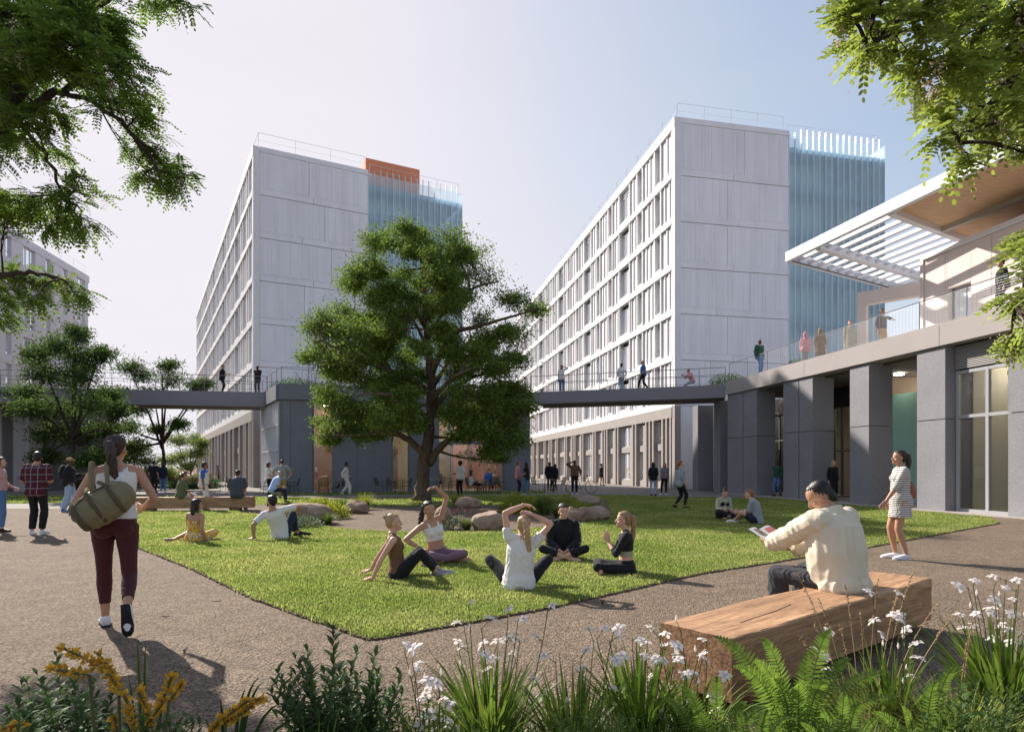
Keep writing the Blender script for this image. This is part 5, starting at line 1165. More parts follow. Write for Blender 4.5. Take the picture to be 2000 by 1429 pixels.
# footbridges and terrace
def deck(px, D, off, hd, H, sex, sk, hr, ps, wr, lb, zz=5.9):
    X = (px-1000)/FPX*D; person('', (X, D, zz), hd, H, sex, sk, hr, ps, wr, lb, 2)
deck(434, 36.8, 0, -60, 1.76, 'm', 'tan', ('crop', 'black'), dict(handR=(.1, .3, 1.15), handL=(-.1, .3, 1.1)), [T(BLACKC, sleeve=.4, loose=.04, h0=-.1), P_(BLACKC), S_()], "man in black looking at his hands on the left footbridge", 5.82)
deck(503, 37.2, 0, 180, 1.76, 'm', 'dark', ('short', 'black'), dict(handR=(.05, .2, 1.25), handL=(-.1, .25, 1.2)), [T(BLACKC, sleeve=.9), P_(clothm("dark_grey_cloth", (.07, .07, .08))), S_()], "man in black shirt and dark grey trousers standing at the left footbridge end", 5.82)
deck(1097, 36.6, 0, -10, 1.70, 'f', 'tan', ('long', 'ginger'), dict(handR=(.14, .2, 1.6), elbR=(1, 0, 0)), [T(WHITEC, sleeve=.5), P_(JEANS), S_()], "woman in white top and jeans on the right footbridge shading her eyes", 5.82)
deck(1214, 35.8, 0, 10, 1.70, 'f', 'brown', ('bun', 'black'), walk(.12), [T(WHITEC, sleeve=.9), P_(LJEANS), S_(SNEAK)], "woman in white shirt with dark bag on the right footbridge", 5.82)
deck(1256, 35.3, 0, 95, 1.76, 'm', 'tan', ('crop', 'dark'), walk(.26), [T(BLUEC, sleeve=.5, loose=.03), P_(BLACKC), S_()], "man in blue shirt striding along the right footbridge", 5.82)
deck(1345, 35.9, 0, 95, 1.72, 'm', 'tan', ('crop', 'dark'), dict(hip=(0, -.2, .70), lean=(25, 0, 0), handR=(.15, .3, 1.0), handL=(-.15, .3, 1.0), footL=(-.1, .25, .09), footR=(.1, .3, .09)), [T(PINKC, sleeve=.5), P_(GREYC), S_()], "person in pink top sitting back against the footbridge rail", 5.75)
deck(1483, 30.6, 0, -160, 1.78, 'm', 'dark', ('crop', 'black'), dict(footR=(.1, .12, .085)), [T(WHITEC, sleeve=0), T(DGREEN, sleeve=.95, g=.018, h1=.46, loose=.03, name='jacket'), P_(JEANS), S_()], "man in open green jacket and jeans on the terrace's left end", 6.0)
deck(1573, 28.3, 0, -20, 1.66, 'f', 'fair', ('hijab', 'pink_cloth'), dict(), [T(PINKC, sleeve=.95, loose=.04, h0=-.15), P_(GREYC), S_()], "woman in pink headscarf and pale pink coat on the terrace", 6.0)
deck(1602, 27.6, 0, -30, 1.68, 'f', 'tan', ('long', 'light'), dict(), [('dress', BROWNC, dict(sleeve=.9, len=.45, g=.016)), S_()], "fair haired woman in brown dress on the terrace", 6.0)
deck(1660, 26.2, 0, 160, 1.68, 'f', 'fair', ('short', 'ginger'), dict(), [('dress', SAGE, dict(sleeve=.9, len=.45, g=.016)), S_()], "red haired woman in beige dress beside the portal post", 6.0)
deck(1722, 24.6, 0, 200, 1.76, 'm', 'tan', ('short', 'black'), dict(handL=(-.42, .12, 1.30), elbL=(-1, 0, 0)), [T(BLACKC, sleeve=.9, loose=.03), P_(KHAKI, g=.03, flare=.02), S_()], "black haired man in black top and khaki trousers on the terrace", 6.0)
deck(1957, 18.6, 0, 75, 1.72, 'f', 'tan', ('beanie', 'dark_shoe'), dict(hair2='dark'), [T(BLACKC, sleeve=.95, loose=.035), P_(BLACKC), S_()], "person in dark cap and black sweater at the terrace's right end", 6.0)
# ---------------------------------------------------------------- furniture, bicycle, benches, boulders
def bench(name, P, label, seed):
    """P: four ground corners (near-left, near-right, far-right, far-left) of a squared timber"""
    rd = random.Random(seed); c = sum((Vector((p[0], p[1], 0)) for p in P), Vector())/4
    a = Vector((P[1][0]-P[0][0], P[1][1]-P[0][1], 0)); L = a.length; a.normalize(); bb = Vector((-a.y, a.x, 0)); W = abs((Vector((P[3][0], P[3][1], 0))-Vector((P[0][0], P[0][1], 0))).dot(bb))
    root = empty(name, c, math.atan2(a.y, a.x), label, "bench", "squared timber benches")
    m = bpy.data.materials.get("timber") or timber()
    nx, ny, nz = 60, 10, 9; mb = MB(); H = .45; z0 = .09
    def sk(x, y, z):
        n1 = math.sin(x*3.1+seed)*.006+math.sin(x*11+y*9)*.003+math.sin(x*23+z*31)*.002; return Vector((x, y+n1, z+math.sin(x*4.3+y*3+seed)*.004+rd.uniform(-.0012, .0012)))
    def sheet(f, nu, nv):
        base = len(mb.v)
        for i in range(nu+1):
            for j in range(nv+1): mb.v.append(tuple(f(i/nu, j/nv)))
        for i in range(nu):
            for j in range(nv): q = base+i*(nv+1)+j; mb.f.append((q, q+nv+1, q+nv+2, q+1)); mb.m.append(0)
    r = .018
    def prof(t):   # rounded rectangle profile y,z
        per = [(-W/2, z0), (W/2, z0), (W/2, H-r), (W/2-r*.3, H-r*.3), (W/2-r, H), (0, H), (-W/2+r, H), (-W/2+r*.3, H-r*.3), (-W/2, H-r), (-W/2, (H+z0)/2), (-W/2, z0)]
        s = t*(len(per)-1); i = min(int(s), len(per)-2); q = s-i; return per[i][0]*(1-q)+per[i+1][0]*q, per[i][1]*(1-q)+per[i+1][1]*q
    k = 40; base = len(mb.v)
    for i in range(nx+1):
        for j in range(k): y, z = prof(j/k); mb.v.append(tuple(sk(-L/2+L*i/nx, y, z)))
    for i in range(nx):
        for j in range(k): q = base+i*k+j; q2 = base+i*k+(j+1) % k; mb.f.append((q, q2, q2+k, q+k)); mb.m.append(0)
    mb.f.append(tuple(base+j for j in range(k))); mb.m.append(0); mb.f.append(tuple(base+nx*k+j for j in range(k))[::-1]); mb.m.append(0)
    o = link("seat", mb.mesh("seat", m), root)
    for x in (-L*.36, L*.36): q = MB(); q.box(x-.12, x+.12, -W/2+.07, W/2-.07, -.01, z0+.01); link("foot_block", q.mesh("foot_block", m), root)
    cr = MB()
    for q in range(2):
        x = -L*.38+q*L*.42+rd.uniform(0, .2); y = rd.uniform(-W*.3, W*.3); pts = []
        for i in range(9): pts.append((x+i*.09, y+math.sin(i*.9+q)*.004+i*.006, H+.0025+math.sin((x+i*.09)*4.3+(y)*3+seed)*.004))
        cr.tube(pts, [(.0022, .001)]*9, 4)
    link("cracks", cr.mesh("cracks", pm("crack_dark", (.05, .025, .012), .9)), root)
def timber():
    m = pm("timber", (.47, .28, .15), .62, .3, col2=(.36, .20, .11), vscale=1.6, vstretch=(.5, 5, 5), fine=.12, fscale=25, bump=.35, bscale=9, bdist=.01, coord='Object'); n, l = nodes(m); b = n["Principled BSDF"]
    src = b.inputs["Base Color"].links[0].from_socket; tc = n.new("ShaderNodeTexCoord"); mp = n.new("ShaderNodeMapping"); mp.inputs["Scale"].default_value = (.55, 9, 9); l.new(tc.outputs["Object"], mp.inputs[0])
    w = n.new("ShaderNodeTexNoise"); w.inputs["Scale"].default_value = 3.2; w.inputs["Detail"].default_value = 8; w.inputs["Distortion"].default_value = 1.6; l.new(mp.outputs[0], w.inputs[0])
    mr = n.new("ShaderNodeMapRange"); mr.inputs[1].default_value = .35; mr.inputs[2].default_value = .68; mr.inputs[3].default_value = .62; mr.inputs[4].default_value = 1.22; l.new(w.outputs[0], mr.inputs[0])
    h = n.new("ShaderNodeHueSaturation"); l.new(src, h.inputs["Color"]); l.new(mr.outputs[0], h.inputs["Value"]); l.new(h.outputs[0], b.inputs["Base Color"]); return m
bench("timber_bench", [(1.23, 3.46), (3.67, 5.36), (3.36, 5.76), (.92, 3.86)], "big squared timber bench in the right foreground carrying the reader", 3)
bench("timber_bench", [(-12.2, 19.65), (-8.55, 20.15), (-8.6, 20.6), (-12.25, 20.1)], "long timber bench at the far left edge of the lawn", 8)

CHM = pm("olive_metal", (.075, .078, .055), .5, .5, metal=.3); TBM = pm("table_top", (.26, .22, .17), .6)
def chair_proto():
    r = empty("cafe_chair", (0, 0, 0)); m = MB(); m.box(-.23, .23, -.22, .22, .44, .46); m.build("seat", CHM, r, off=(0, 0, 0))
    m = MB()
    for i in range(9): x = -.2+i*.05; m.tube([(x, -.22, .46), (x*1.05, -.27, .66), (x*1.02, -.31, .84)], .009, 4)
    m.tube([(-.235, -.21, .45), (-.25, -.27, .66), (-.235, -.315, .86), (.235, -.315, .86), (.25, -.27, .66), (.235, -.21, .45)], .013, 6); m.build("backrest", CHM, r, off=(0, 0, 0))
    for sx in (1, -1):
        for sy, y2 in ((.20, .25), (-.20, -.28)): m = MB(); m.tube([(sx*.21, sy, .45), (sx*.25, y2, 0)], .012, 6); m.build("leg", CHM, r, off=(0, 0, 0))
        m = MB(); m.tube([(sx*.25, -.27, .64), (sx*.28, -.05, .65), (sx*.26, .2, .62), (sx*.22, .2, .45)], .011, 6); m.build("armrest", CHM, r, off=(0, 0, 0))
    return r
def table_proto():
    r = empty("cafe_table", (0, 0, 0)); m = MB(); m.prism([(.42*math.cos(a*math.pi/12), .42*math.sin(a*math.pi/12)) for a in range(24)], .72, .745); m.build("table_top", TBM, r, off=(0, 0, 0))
    for a in range(4): x, y = math.cos(a*math.pi/2+.78), math.sin(a*math.pi/2+.78); m = MB(); m.tube([(x*.3, y*.3, .72), (x*.33, y*.33, 0)], .013, 6); m.build("leg", CHM, r, off=(0, 0, 0))
    return r
ch = [(443, 964, 60, "dark metal chair beside the man in the light blue shirt"), (573, 965, 100, "dark metal chair standing right of the man in khaki trousers"), (562, 966, 250, "dark metal chair partly behind the man in khaki trousers"), (520, 966, 90, "metal chair behind the woman in white at the pavilion corner"),
      (632, 965, 200, "dark chair in front of the narrow salmon window"), (661, 965, 90, "dark chair behind the crouching person"), (744, 964, 260, "single dark chair against the blue grey wall left of the trunk"), (768, 964, 255, "dark chair before the brown interior bay"), (792, 965, 90, "dark chair just left of the tree trunk"),
      (872, 965, 180, "dark chair with its back to the lawn right of the door post"), (884, 962, 100, "dark chair close to the person with black curls"), (921, 964, -70, "chair under the woman in black and white"), (956, 963, 130, "chair under the man in the blue shirt"), (966, 959, 150, "chair under the long haired woman"),
      (983, 965, 255, "empty chair in front of the salmon bay's right end"), (858, 958, 170, "chair under the woman in green"), (1050, 961, 240, "tan looking chair left of the black clad pair"), (1093, 961, 110, "tan looking chair right of the black clad pair")]
tb = [(780, 964, "small table before the brown interior bay"), (845, 962, "cafe table next to the tree trunk"), (941, 964, "cafe table between the seated woman and the man in blue"), (535, 965, "small table at the pavilion's left corner"), (646, 965, "small table by the salmon window"), (1072, 962, "small table in front of the black clad pair")]
proto = chair_proto()
for i, (x, y, a, lb) in enumerate(ch):
    o = proto if i == 0 else copy_tree(proto); p = gp(x, y); o.location = p; o.rotation_euler = (0, 0, math.radians(a)); tag(o, lb, "chair", "metal cafe chairs round the pavilion")
proto = table_proto()
for i, (x, y, lb) in enumerate(tb):
    o = proto if i == 0 else copy_tree(proto); o.location = gp(x, y); tag(o, lb, "table", "cafe tables round the pavilion")
def bicycle(x, y, hd):
    r = empty("bicycle", gp(x, y), hd, "dark bicycle held beside the man in the brown jacket", "bicycle"); off = (0, 0, 0)
    for cx in (-.52, .52):
        m = MB(); n = 28; m.tube([(cx+.33*math.cos(i*2*math.pi/n), 0, .345+.33*math.sin(i*2*math.pi/n)) for i in range(n+1)], .016, 6); t = m.build("tyre", BLK, r, off=off)
        m = MB()
        for i in range(14): a = i*math.pi/7; m.tube([(cx, 0, .345), (cx+.32*math.cos(a), 0, .345+.32*math.sin(a))], .002, 3)
        m.tube([(cx, -.05, .345), (cx, .05, .345)], .02, 8); m.build("spokes", RAILM, t, off=off)
    m = MB(); bb = (-.06, 0, .30); st = (-.18, 0, .80); hd_ = (.34, 0, .84); hb = (.37, 0, .72)
    for a, b in ((bb, st), (st, hd_), (bb, hb), (hd_, hb), (hb, (.52, 0, .345)), ((-.52, 0, .345), bb), ((-.52, 0, .345), st)): m.tube([a, b], .014, 6)
    m.build("frame", BLK, r, off=off); m = MB(); m.tube([hd_, (.33, 0, .95)], .012, 6); m.tube([(.30, -.28, .97), (.35, 0, .95), (.30, .28, .97)], .012, 6); m.build("handlebar", BLK, r, off=off)
    m = MB(); m.tube([st, (-.21, 0, .90)], .012, 6); m.tube([(-.34, 0, .93), (-.22, 0, .925), (-.08, 0, .915)], [(.07, .025), (.05, .025), (.02, .02)], 8, side=(0, 1, 0)); m.build("saddle", BLK, r, off=off)
    m = MB(); m.tube([(-.06, -.05, .30), (-.06, -.06, .30)], .09, 16); m.tube([(-.06, -.07, .30), (.05, -.1, .17)], .01, 5); m.build("crank", RAILM, r, off=off)
bicycle(1136, 964, math.radians(8))

def rock_mat():
    return pm("boulder_stone", (.25, .165, .12), .85, .2, col2=(.36, .27, .20), vscale=2.5, fine=.15, fscale=20, bump=.7, bscale=7, bdist=.05)
def boulder(px, py, w, h, d, seed, label, rz=0):
    rd = np.random.default_rng(seed); me = bpy.data.meshes.new("boulder"); import bmesh
    bm = bmesh.new(); bmesh.ops.create_icosphere(bm, subdivisions=4, radius=1)
    planes = [(Vector(rd.normal(size=3)).normalized(), rd.uniform(.72, .95)) for _ in range(11)]
    for v in bm.verts:
        p = v.co.copy()
        for n_, t in planes:
            q = p.dot(n_)
            if q > t: p -= n_*(q-t)*.93
        p *= 1+.05*noise.noise(p*2.3+Vector((seed, 0, 0)))+.02*noise.noise(p*7)
        v.co = Vector((p.x*w/2, p.y*d/2, p.z*h*.62+h*.36))
    bm.to_mesh(me); bm.free(); me.materials.append(rock_mat()); o = link("boulder", me, None, gp(px, py)); o.rotation_euler = (0, 0, rz)
    tag(o, label, "boulder", "brown boulders round the gravel clearing"); return o
boulder(598, 1020, 1.35, .55, .9, 1, "flat topped brown boulder behind the leaning man", .1); boulder(698, 1002, .8, .40, .6, 2, "low boulder between the green clumps left of the tree")
boulder(915, 991, .95, .42, .7, 3, "boulder with a grass tuft right of the tree trunk"); boulder(955, 1035, .95, .46, .7, 4, "rounded brown boulder behind the woman in the white t-shirt", .4)
boulder(866, 1033, .45, .55, .4, 5, "narrow upright stone behind the woman in the sports bra"); boulder(1120, 1020, .7, .42, .6, 6, "grey brown boulder behind the black track jacket")
boulder(1140, 1018, .7, .40, .5, 7, "middle boulder in the right hand row"); boulder(1165, 1016, .75, .40, .55, 8, "rightmost boulder with grass hanging over it"); boulder(1135, 985, 1.5, .40, 1.0, 9, "pale flat topped boulder far behind the planting")

# ---------------------------------------------------------------- vegetation
def inside(poly, X, Y):
    n = len(poly); r = np.zeros(len(X), bool); j = n-1
    for i in range(n):
        xi, yi, xj, yj = poly[i][0], poly[i][1], poly[j][0], poly[j][1]
        c = ((yi > Y) != (yj > Y)) & (X < (xj-xi)*(Y-yi)/(yj-yi+1e-12)+xi); r ^= c; j = i
    return r
def leaf_mat(name, col, hue=.012, island=.42, transl=.42, rough=.7):
    return pm(name, col, rough, .14, var=.22, vscale=1.2, island=island, hue=hue, transl=transl)
def rand_unit(n, r=rng): v = r.normal(size=(n, 3)); return v/np.linalg.norm(v, axis=1)[:, None]
def leaves(C_, size, aspect=.42, axis=None, droop=0.0, r=rng, flat=0.0, bend=.18):
    """diamond leaves (folded quads) at points C_; returns verts, quads"""
    n = len(C_); a = rand_unit(n, r) if axis is None else axis; a = a.copy(); a[:, 2] -= droop; a /= np.linalg.norm(a, axis=1)[:, None]
    nn = rand_unit(n, r); nn[:, 2] += flat; b = np.cross(a, nn); b /= np.linalg.norm(b, axis=1)[:, None]+1e-9; nrm = np.cross(b, a)
    s = (size*r.uniform(.65, 1.3, n))[:, None]
    v = np.stack([C_, C_+a*s*.45+b*s*aspect*.5+nrm*s*bend*.3, C_+a*s-nrm*s*bend, C_+a*s*.45-b*s*aspect*.5+nrm*s*bend*.3], 1)
    return v.reshape(-1, 3), np.arange(n*4).reshape(-1, 4)
BARK = pm("bark", (.12, .088, .066), .9, .2, var=.35, vscale=9, vstretch=(1, 1, .25), bump=.9, bscale=14, bdist=.03)
BARKD = pm("dark_bark", (.055, .042, .034), .9, .2, var=.3, vscale=9, bump=.8, bscale=14, bdist=.02)
def limb_path(p0, p1, rd, wob=.12, n=6, sag=0.0):
    p0, p1 = Vector(p0), Vector(p1); L = (p1-p0).length; o = []
    w = Vector((rd.uniform(-1, 1), rd.uniform(-1, 1), rd.uniform(-.5, 1)))*wob*L
    w2 = Vector((rd.uniform(-1, 1), rd.uniform(-1, 1), rd.uniform(-1, 1)))*wob*L*.35
    for i in range(n+1): t = i/n; o.append(p0.lerp(p1, t)+w*math.sin(math.pi*t)*.8+w2*math.sin(2*math.pi*t)+Vector((0, 0, -sag*L*t*t)))
    return o
def tree(label, base, trunkpath, limbs, blobs, leafsize, nleaf, mats, cat="tree", seed=1, group=None, twigs=26, name="deciduous_tree", bark=BARK, shell=.55, aspect=.45, light=.0):
    """limbs: list of (list of points, r0, r1); blobs: (centre, (rx,ry,rz), weight). twigs join every blob to the nearest limb"""
    rd = random.Random(seed); r = np.random.default_rng(seed); root = empty(name, base, 0, label, cat, group); mb = MB()
    anchor = []
    for pts, r0, r1 in limbs:
        k = len(pts); sm = []
        for i in range(k-1):
            a, b = Vector(pts[i]), Vector(pts[i+1]); pa = Vector(pts[i-1]) if i else a*2-b; nb = Vector(pts[i+2]) if i+2 < k else b*2-a
            for q in range(4):
                t = q/4; sm.append(.5*((2*a)+(b-pa)*t+(2*pa-5*a+4*b-nb)*t*t+(3*a-pa-3*b+nb)*t**3))
        sm.append(Vector(pts[-1])); R = [r0+(r1-r0)*(i/(len(sm)-1)) for i in range(len(sm))]; sm = [p+Vector((rd.uniform(-1, 1), rd.uniform(-1, 1), rd.uniform(-1, 1)))*R[i]*.25*(i > 0) for i, p in enumerate(sm)]
        if pts is limbs[0][0]: R[0] *= 1.55; R[1] *= 1.2
        mb.tube(sm, R, 12 if r0 > .12 else 8); anchor += [(p, R[i]) for i, p in enumerate(sm[2:], 2)]
    leafC = []; leafA = []
    for c, rr, w in blobs:
        c = Vector(c); near = sorted(anchor, key=lambda q: (q[0]-c).length+max(0, q[0].z-c.z)*.8)[:3]; q = near[rd.randrange(len(near))]
        L = (c-q[0]).length; sub = limb_path(q[0], c, rd, .13, 6); r0 = min(q[1]*.8, .02+.013*L); mb.tube(sub, [r0+(.010-r0)*i/6 for i in range(7)], 6)
        for t in range(int(twigs*w)):
            d = Vector(rand_unit(1, r)[0]); d.z = d.z*.8+.15; u = rd.uniform(shell, 1.0); e = c+Vector((d.x*rr[0]*u, d.y*rr[1]*u, d.z*rr[2]*u)); s = sub[rd.randrange(2, 7)]
            tw = limb_path(s, e, rd, .15, 4); mb.tube(tw, [.010, .008, .006, .005, .003], 4, caps=False)
            tp = np.array([tuple(x) for x in tw]); n = int(nleaf*w/twigs/w); tt = r.beta(2.2, 1.2, n)*4; i0 = np.minimum(tt.astype(int), 3); f = (tt-i0)[:, None]
            P = tp[i0]*(1-f)+tp[i0+1]*f; sp = rr[0]*.275; leafC.append(P+r.normal(size=(n, 3))*sp*np.array([1, 1, .65]))
    link("trunk", mb.mesh("trunk", bark, base, smooth=True), root)
    Cc = np.concatenate(leafC); v, q = leaves(Cc, leafsize, aspect, r=r, droop=.25, flat=.5); v -= np.array(base)
    link("crown", np_mesh("crown", v, q, mats=mats), root); return root, Cc

# --- the central tree
TD = 25.4
def tp(x, y, dd=0.0): return at(x, y, TD+dd)
LEAFG = leaf_mat("oak_leaf", (.13, .195, .040)); 
def central():
    b = gp(822, 979); b.z = -.1
    L = [([tp(823, 980), tp(826, 930), tp(832, 880), tp(838, 820), tp(845, 760), tp(838, 700), tp(832, 640), tp(830, 580), tp(828, 520), tp(815, 470), tp(800, 440)], .29, .03),
         ([tp(838, 900), tp(800, 860, -.4), tp(760, 845, -1), tp(700, 850, -1.6), tp(650, 850, -1.8)], .16, .03),
         ([tp(838, 905, .1), tp(862, 872, -.5), tp(895, 845, -1), tp(940, 830, -1.6), tp(985, 850, -2)], .17, .03),
         ([tp(842, 800), tp(880, 760, .5), tp(930, 735, 1), tp(990, 720, 1.2)], .15, .03), ([tp(842, 730), tp(862, 690, -.3), tp(885, 650, -.8), tp(930, 638, -1.2), tp(985, 622, -1.6), tp(1045, 605, -1.8)], .15, .025),
         ([tp(843, 770), tp(800, 740, -.6), tp(740, 715, -1.2), tp(680, 690, -1.5), tp(625, 665, -1.6)], .15, .03), ([tp(838, 700), tp(800, 660, .8), tp(740, 640, 1.6), tp(690, 610, 2.2)], .12, .03),
         ([tp(833, 640), tp(800, 590, -.4), tp(755, 560, -.8), tp(705, 540, -1)], .12, .025), ([tp(832, 590), tp(860, 550, .4), tp(900, 510, .8), tp(930, 490, 1)], .10, .025), ([tp(833, 620), tp(880, 590, -.8), tp(930, 560, -1.4), tp(975, 550, -1.6)], .10, .025),
         ([tp(840, 820), tp(800, 790, -1.5), tp(760, 770, -3), tp(700, 770, -3.8)], .12, .03), ([tp(842, 790), tp(860, 760, -1.6), tp(890, 735, -3), tp(920, 720, -4)], .12, .03), ([tp(842, 780), tp(830, 740, 1.8), tp(800, 700, 3.4)], .12, .03), ([tp(842, 760), tp(880, 700, 2), tp(920, 670, 3.6)], .12, .03),
         ([tp(836, 690), tp(820, 650, -1.6), tp(800, 610, -2.8)], .10, .025), ([tp(834, 660), tp(860, 620, -1.4), tp(885, 590, -2.4)], .10, .025)]
    px = [(792, 450, 32), (750, 478, 36), (712, 520, 36), (830, 490, 36), (880, 468, 36), (922, 498, 40), (865, 545, 40), (955, 548, 40), (905, 585, 36), (1000, 585, 32), (1042, 608, 28), (1008, 648, 34), (960, 665, 34), (1010, 700, 32), (965, 720, 34),
          (690, 548, 34), (655, 610, 38), (618, 640, 34), (690, 640, 40), (640, 690, 40), (605, 700, 26), (700, 700, 40), (745, 660, 38), (770, 610, 36), (760, 560, 34), (660, 740, 36), (720, 755, 40), (640, 780, 30), (690, 800, 36), (650, 835, 30), (640, 862, 22), (700, 850, 30), (745, 830, 34), (770, 790, 34),
          (905, 770, 34), (880, 810, 30), (940, 800, 36), (985, 775, 34), (1005, 815, 36), (1012, 860, 26), (960, 850, 34), (915, 850, 26), (985, 895, 20), (820, 560, 34), (800, 690, 30), (880, 690, 24), (780, 740, 32), (870, 640, 22), (905, 725, 26), (1020, 770, 24)]
    rd = random.Random(4); bl = []
    for x, y, r in px:
        cx = (x-835)/235; w = max(.15, 1-cx*cx*.8)*min(1, (y-400)/130); dd = rd.choice((-1, 1))*rd.uniform(.3, 3.6)*w
        R = r/FPX*TD; bl.append((tp(x, y, dd), (R*1.15, R*1.15, R*.78), 1.0))
        if w > .55 and rd.random() < .6: bl.append((tp(835+(x-835)*.8, y+rd.uniform(-10, 10), -dd*.9), (R*1.1, R*1.1, R*.75), .8))
    OUT = [(792,415),(850,450),(900,440),(960,490),(1010,540),(1000,565),(1060,590),(1062,630),(1030,650),(1045,690),(1000,740),(1045,790),(1035,860),(1000,900),(940,870),(880,840),(860,860),(800,840),(740,845),(700,870),(640,875),(612,860),(610,830),(640,800),(600,770),(592,720),(600,690),(592,640),(610,600),(660,590),(655,530),(700,490),(720,455),(760,455)]
    cx_, cy_ = 832, 670; OUT = [(cx_+(a-cx_)*.93, cy_+(b_-cy_)*.95) for a, b_ in OUT]; k = 0
    while k < 112:
        X_, Y_ = rd.uniform(600, 1055), rd.uniform(425, 895)
        if not inside(OUT, np.array([X_]), np.array([Y_]))[0]: continue
        if 930 < X_ < 1040 and 560 < Y_ < 600: continue
        c_ = (X_-835)/235; w_ = max(.15, 1-c_*c_*.8)*min(1, (Y_-400)/130); R = rd.uniform(20, 32)/FPX*TD; bl.append((tp(X_, Y_, rd.uniform(-3.4, 3.4)*w_), (R*1.2, R*1.2, R*.8), .8)); k += 1
    return tree("big broad leafy tree standing in the gravel clearing", b, None, L, bl, .115, 1200, [LEAFG], seed=5, name="deciduous_tree", twigs=24, shell=.45)
central()
# --- trees on the left behind the walker
def simple_tree(label, px, py, top, blobs, D, leaf, n, mat, seed, group=None, bark=BARKD, r0=.16, lean=0, name="deciduous_tree", tw=16):
    b = gp(px, py); D = b.y if D is None else D; b = at(px, HY, D); b.z = 0; T = lambda x, y, dd=0: at(x, y, D+dd); rd = random.Random(seed)
    mid = T(px+lean*.5, (py+top)/2+20); L = [([b+V(0, 0, -.1), b.lerp(mid, .4)+V(rd.uniform(-.1, .1), 0, 0), mid, T(px+lean, top+25)], r0, .03)]
    for x, y, r in blobs[::2]:
        t = rd.uniform(.35, .75); L.append(([b.lerp(mid, .55+t*.45), b.lerp(mid, 1).lerp(T(x, y, rd.uniform(-1, 1)), .5)+V(0, 0, -.3), T(x, y, rd.uniform(-1.5, 1.5))], r0*.5, .02))
    bl = [(T(x, y, rd.uniform(-1.8, 1.8)), (r/FPX*D*1.2, r/FPX*D*1.2, r/FPX*D*.8), 1) for x, y, r in blobs]
    return tree(label, b, None, L, bl, leaf, n, [mat], seed=seed, group=group, bark=bark, twigs=tw, name=name, aspect=.32)
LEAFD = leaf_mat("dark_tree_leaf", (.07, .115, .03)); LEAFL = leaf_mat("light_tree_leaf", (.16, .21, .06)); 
simple_tree("dark dense tree in front of the left footbridge, left of the walking woman", 143, 966, 640, [(150, 650, 26), (110, 675, 34), (70, 690, 26), (160, 700, 36), (195, 690, 24), (90, 735, 40), (150, 745, 42), (40, 770, 32), (60, 800, 34), (120, 800, 44), (180, 790, 36), (215, 770, 26), (100, 850, 36), (160, 850, 40), (210, 840, 34), (230, 800, 22), (90, 895, 26), (170, 900, 28), (215, 890, 26)], 31.0, .17, 1500, LEAFD, 21, "trees by the left footbridge")
simple_tree("open tree with forked dark trunk under the left footbridge", 317, 952, 705, [(250, 715, 26), (275, 735, 26), (330, 715, 22), (345, 745, 28), (300, 770, 24), (240, 770, 22), (385, 755, 20), (275, 800, 26), (245, 835, 28), (380, 790, 20), (270, 870, 26), (350, 830, 18), (400, 750, 18), (305, 840, 16), (240, 880, 24)], 40.0, .19, 950, LEAFD, 22, "trees by the left footbridge")
simple_tree("pale green small tree catching sun at the left tower's foot", 372, 945, 850, [(345, 860, 20), (375, 858, 20), (385, 885, 20), (350, 890, 22), (330, 900, 18), (370, 910, 20), (395, 865, 12)], 50.0, .19, 900, LEAFL, 23, "trees by the left footbridge", r0=.1)
simple_tree("small bushy tree behind the walking woman's head", 262, 945, 850, [(250, 900, 24), (285, 905, 24), (225, 905, 24), (270, 880, 20), (300, 925, 20), (330, 925, 18)], 44.0, .18, 900, LEAFL, 24, "trees by the left footbridge", r0=.1)
simple_tree("dark tree far behind at the left frame edge", 60, 950, 800, [(100, 880, 30), (130, 900, 30), (80, 920, 26), (160, 930, 26), (190, 930, 28), (220, 930, 24)], 48.0, .2, 900, LEAFD, 25, "trees by the left footbridge")
# --- overhanging locust branches: pinnate leaves
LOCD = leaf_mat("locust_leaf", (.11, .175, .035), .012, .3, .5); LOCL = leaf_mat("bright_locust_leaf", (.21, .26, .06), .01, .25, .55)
BLOSS = pm("locust_blossom", (.55, .45, .40), .8, island=.25, transl=.3)
def fronds(starts, dirs, L, nl, lw, ll, r):
    """pinnate leaves; returns verts/quads of leaflets"""
    V_, n = [], len(starts); d = dirs/np.linalg.norm(dirs, axis=1)[:, None]; up = rand_unit(n, r)*.5+np.array([0, 0, 1]); side = np.cross(d, up); side /= np.linalg.norm(side, axis=1)[:, None]; nr = np.cross(side, d)
    sc = r.uniform(.7, 1.2, n)[:, None]
    for k in range(nl):
        t = .12+.88*k/(nl-1); base = starts+d*(L*t)*sc+np.array([0, 0, -1])*(L*t*t*.35)*sc
        for s in (1, -1):
            if k == nl-1 and s == -1: continue
            a = side*s*.9+d*(.45 if k < nl-1 else 2)+np.array([0, 0, -.25])+rand_unit(n, r)*.15; a /= np.linalg.norm(a, axis=1)[:, None]; b = np.cross(a, nr); b /= np.linalg.norm(b, axis=1)[:, None]; q = np.cross(b, a)
            l_ = ll*sc*(1-.3*abs(t-.5)); w_ = lw*sc
            V_.append(np.stack([base, base+a*l_*.3+b*w_*.45, base+a*l_*.72+b*w_*.42, base+a*l_, base+a*l_*.72-b*w_*.42, base+a*l_*.3-b*w_*.45], 1))
    v = np.concatenate(V_).reshape(-1, 3); i = np.arange(len(v)//6)[:, None]*6; q = np.concatenate([i+np.array([[0, 1, 2, 3]]), i+np.array([[0, 3, 4, 5]])]); return v, q
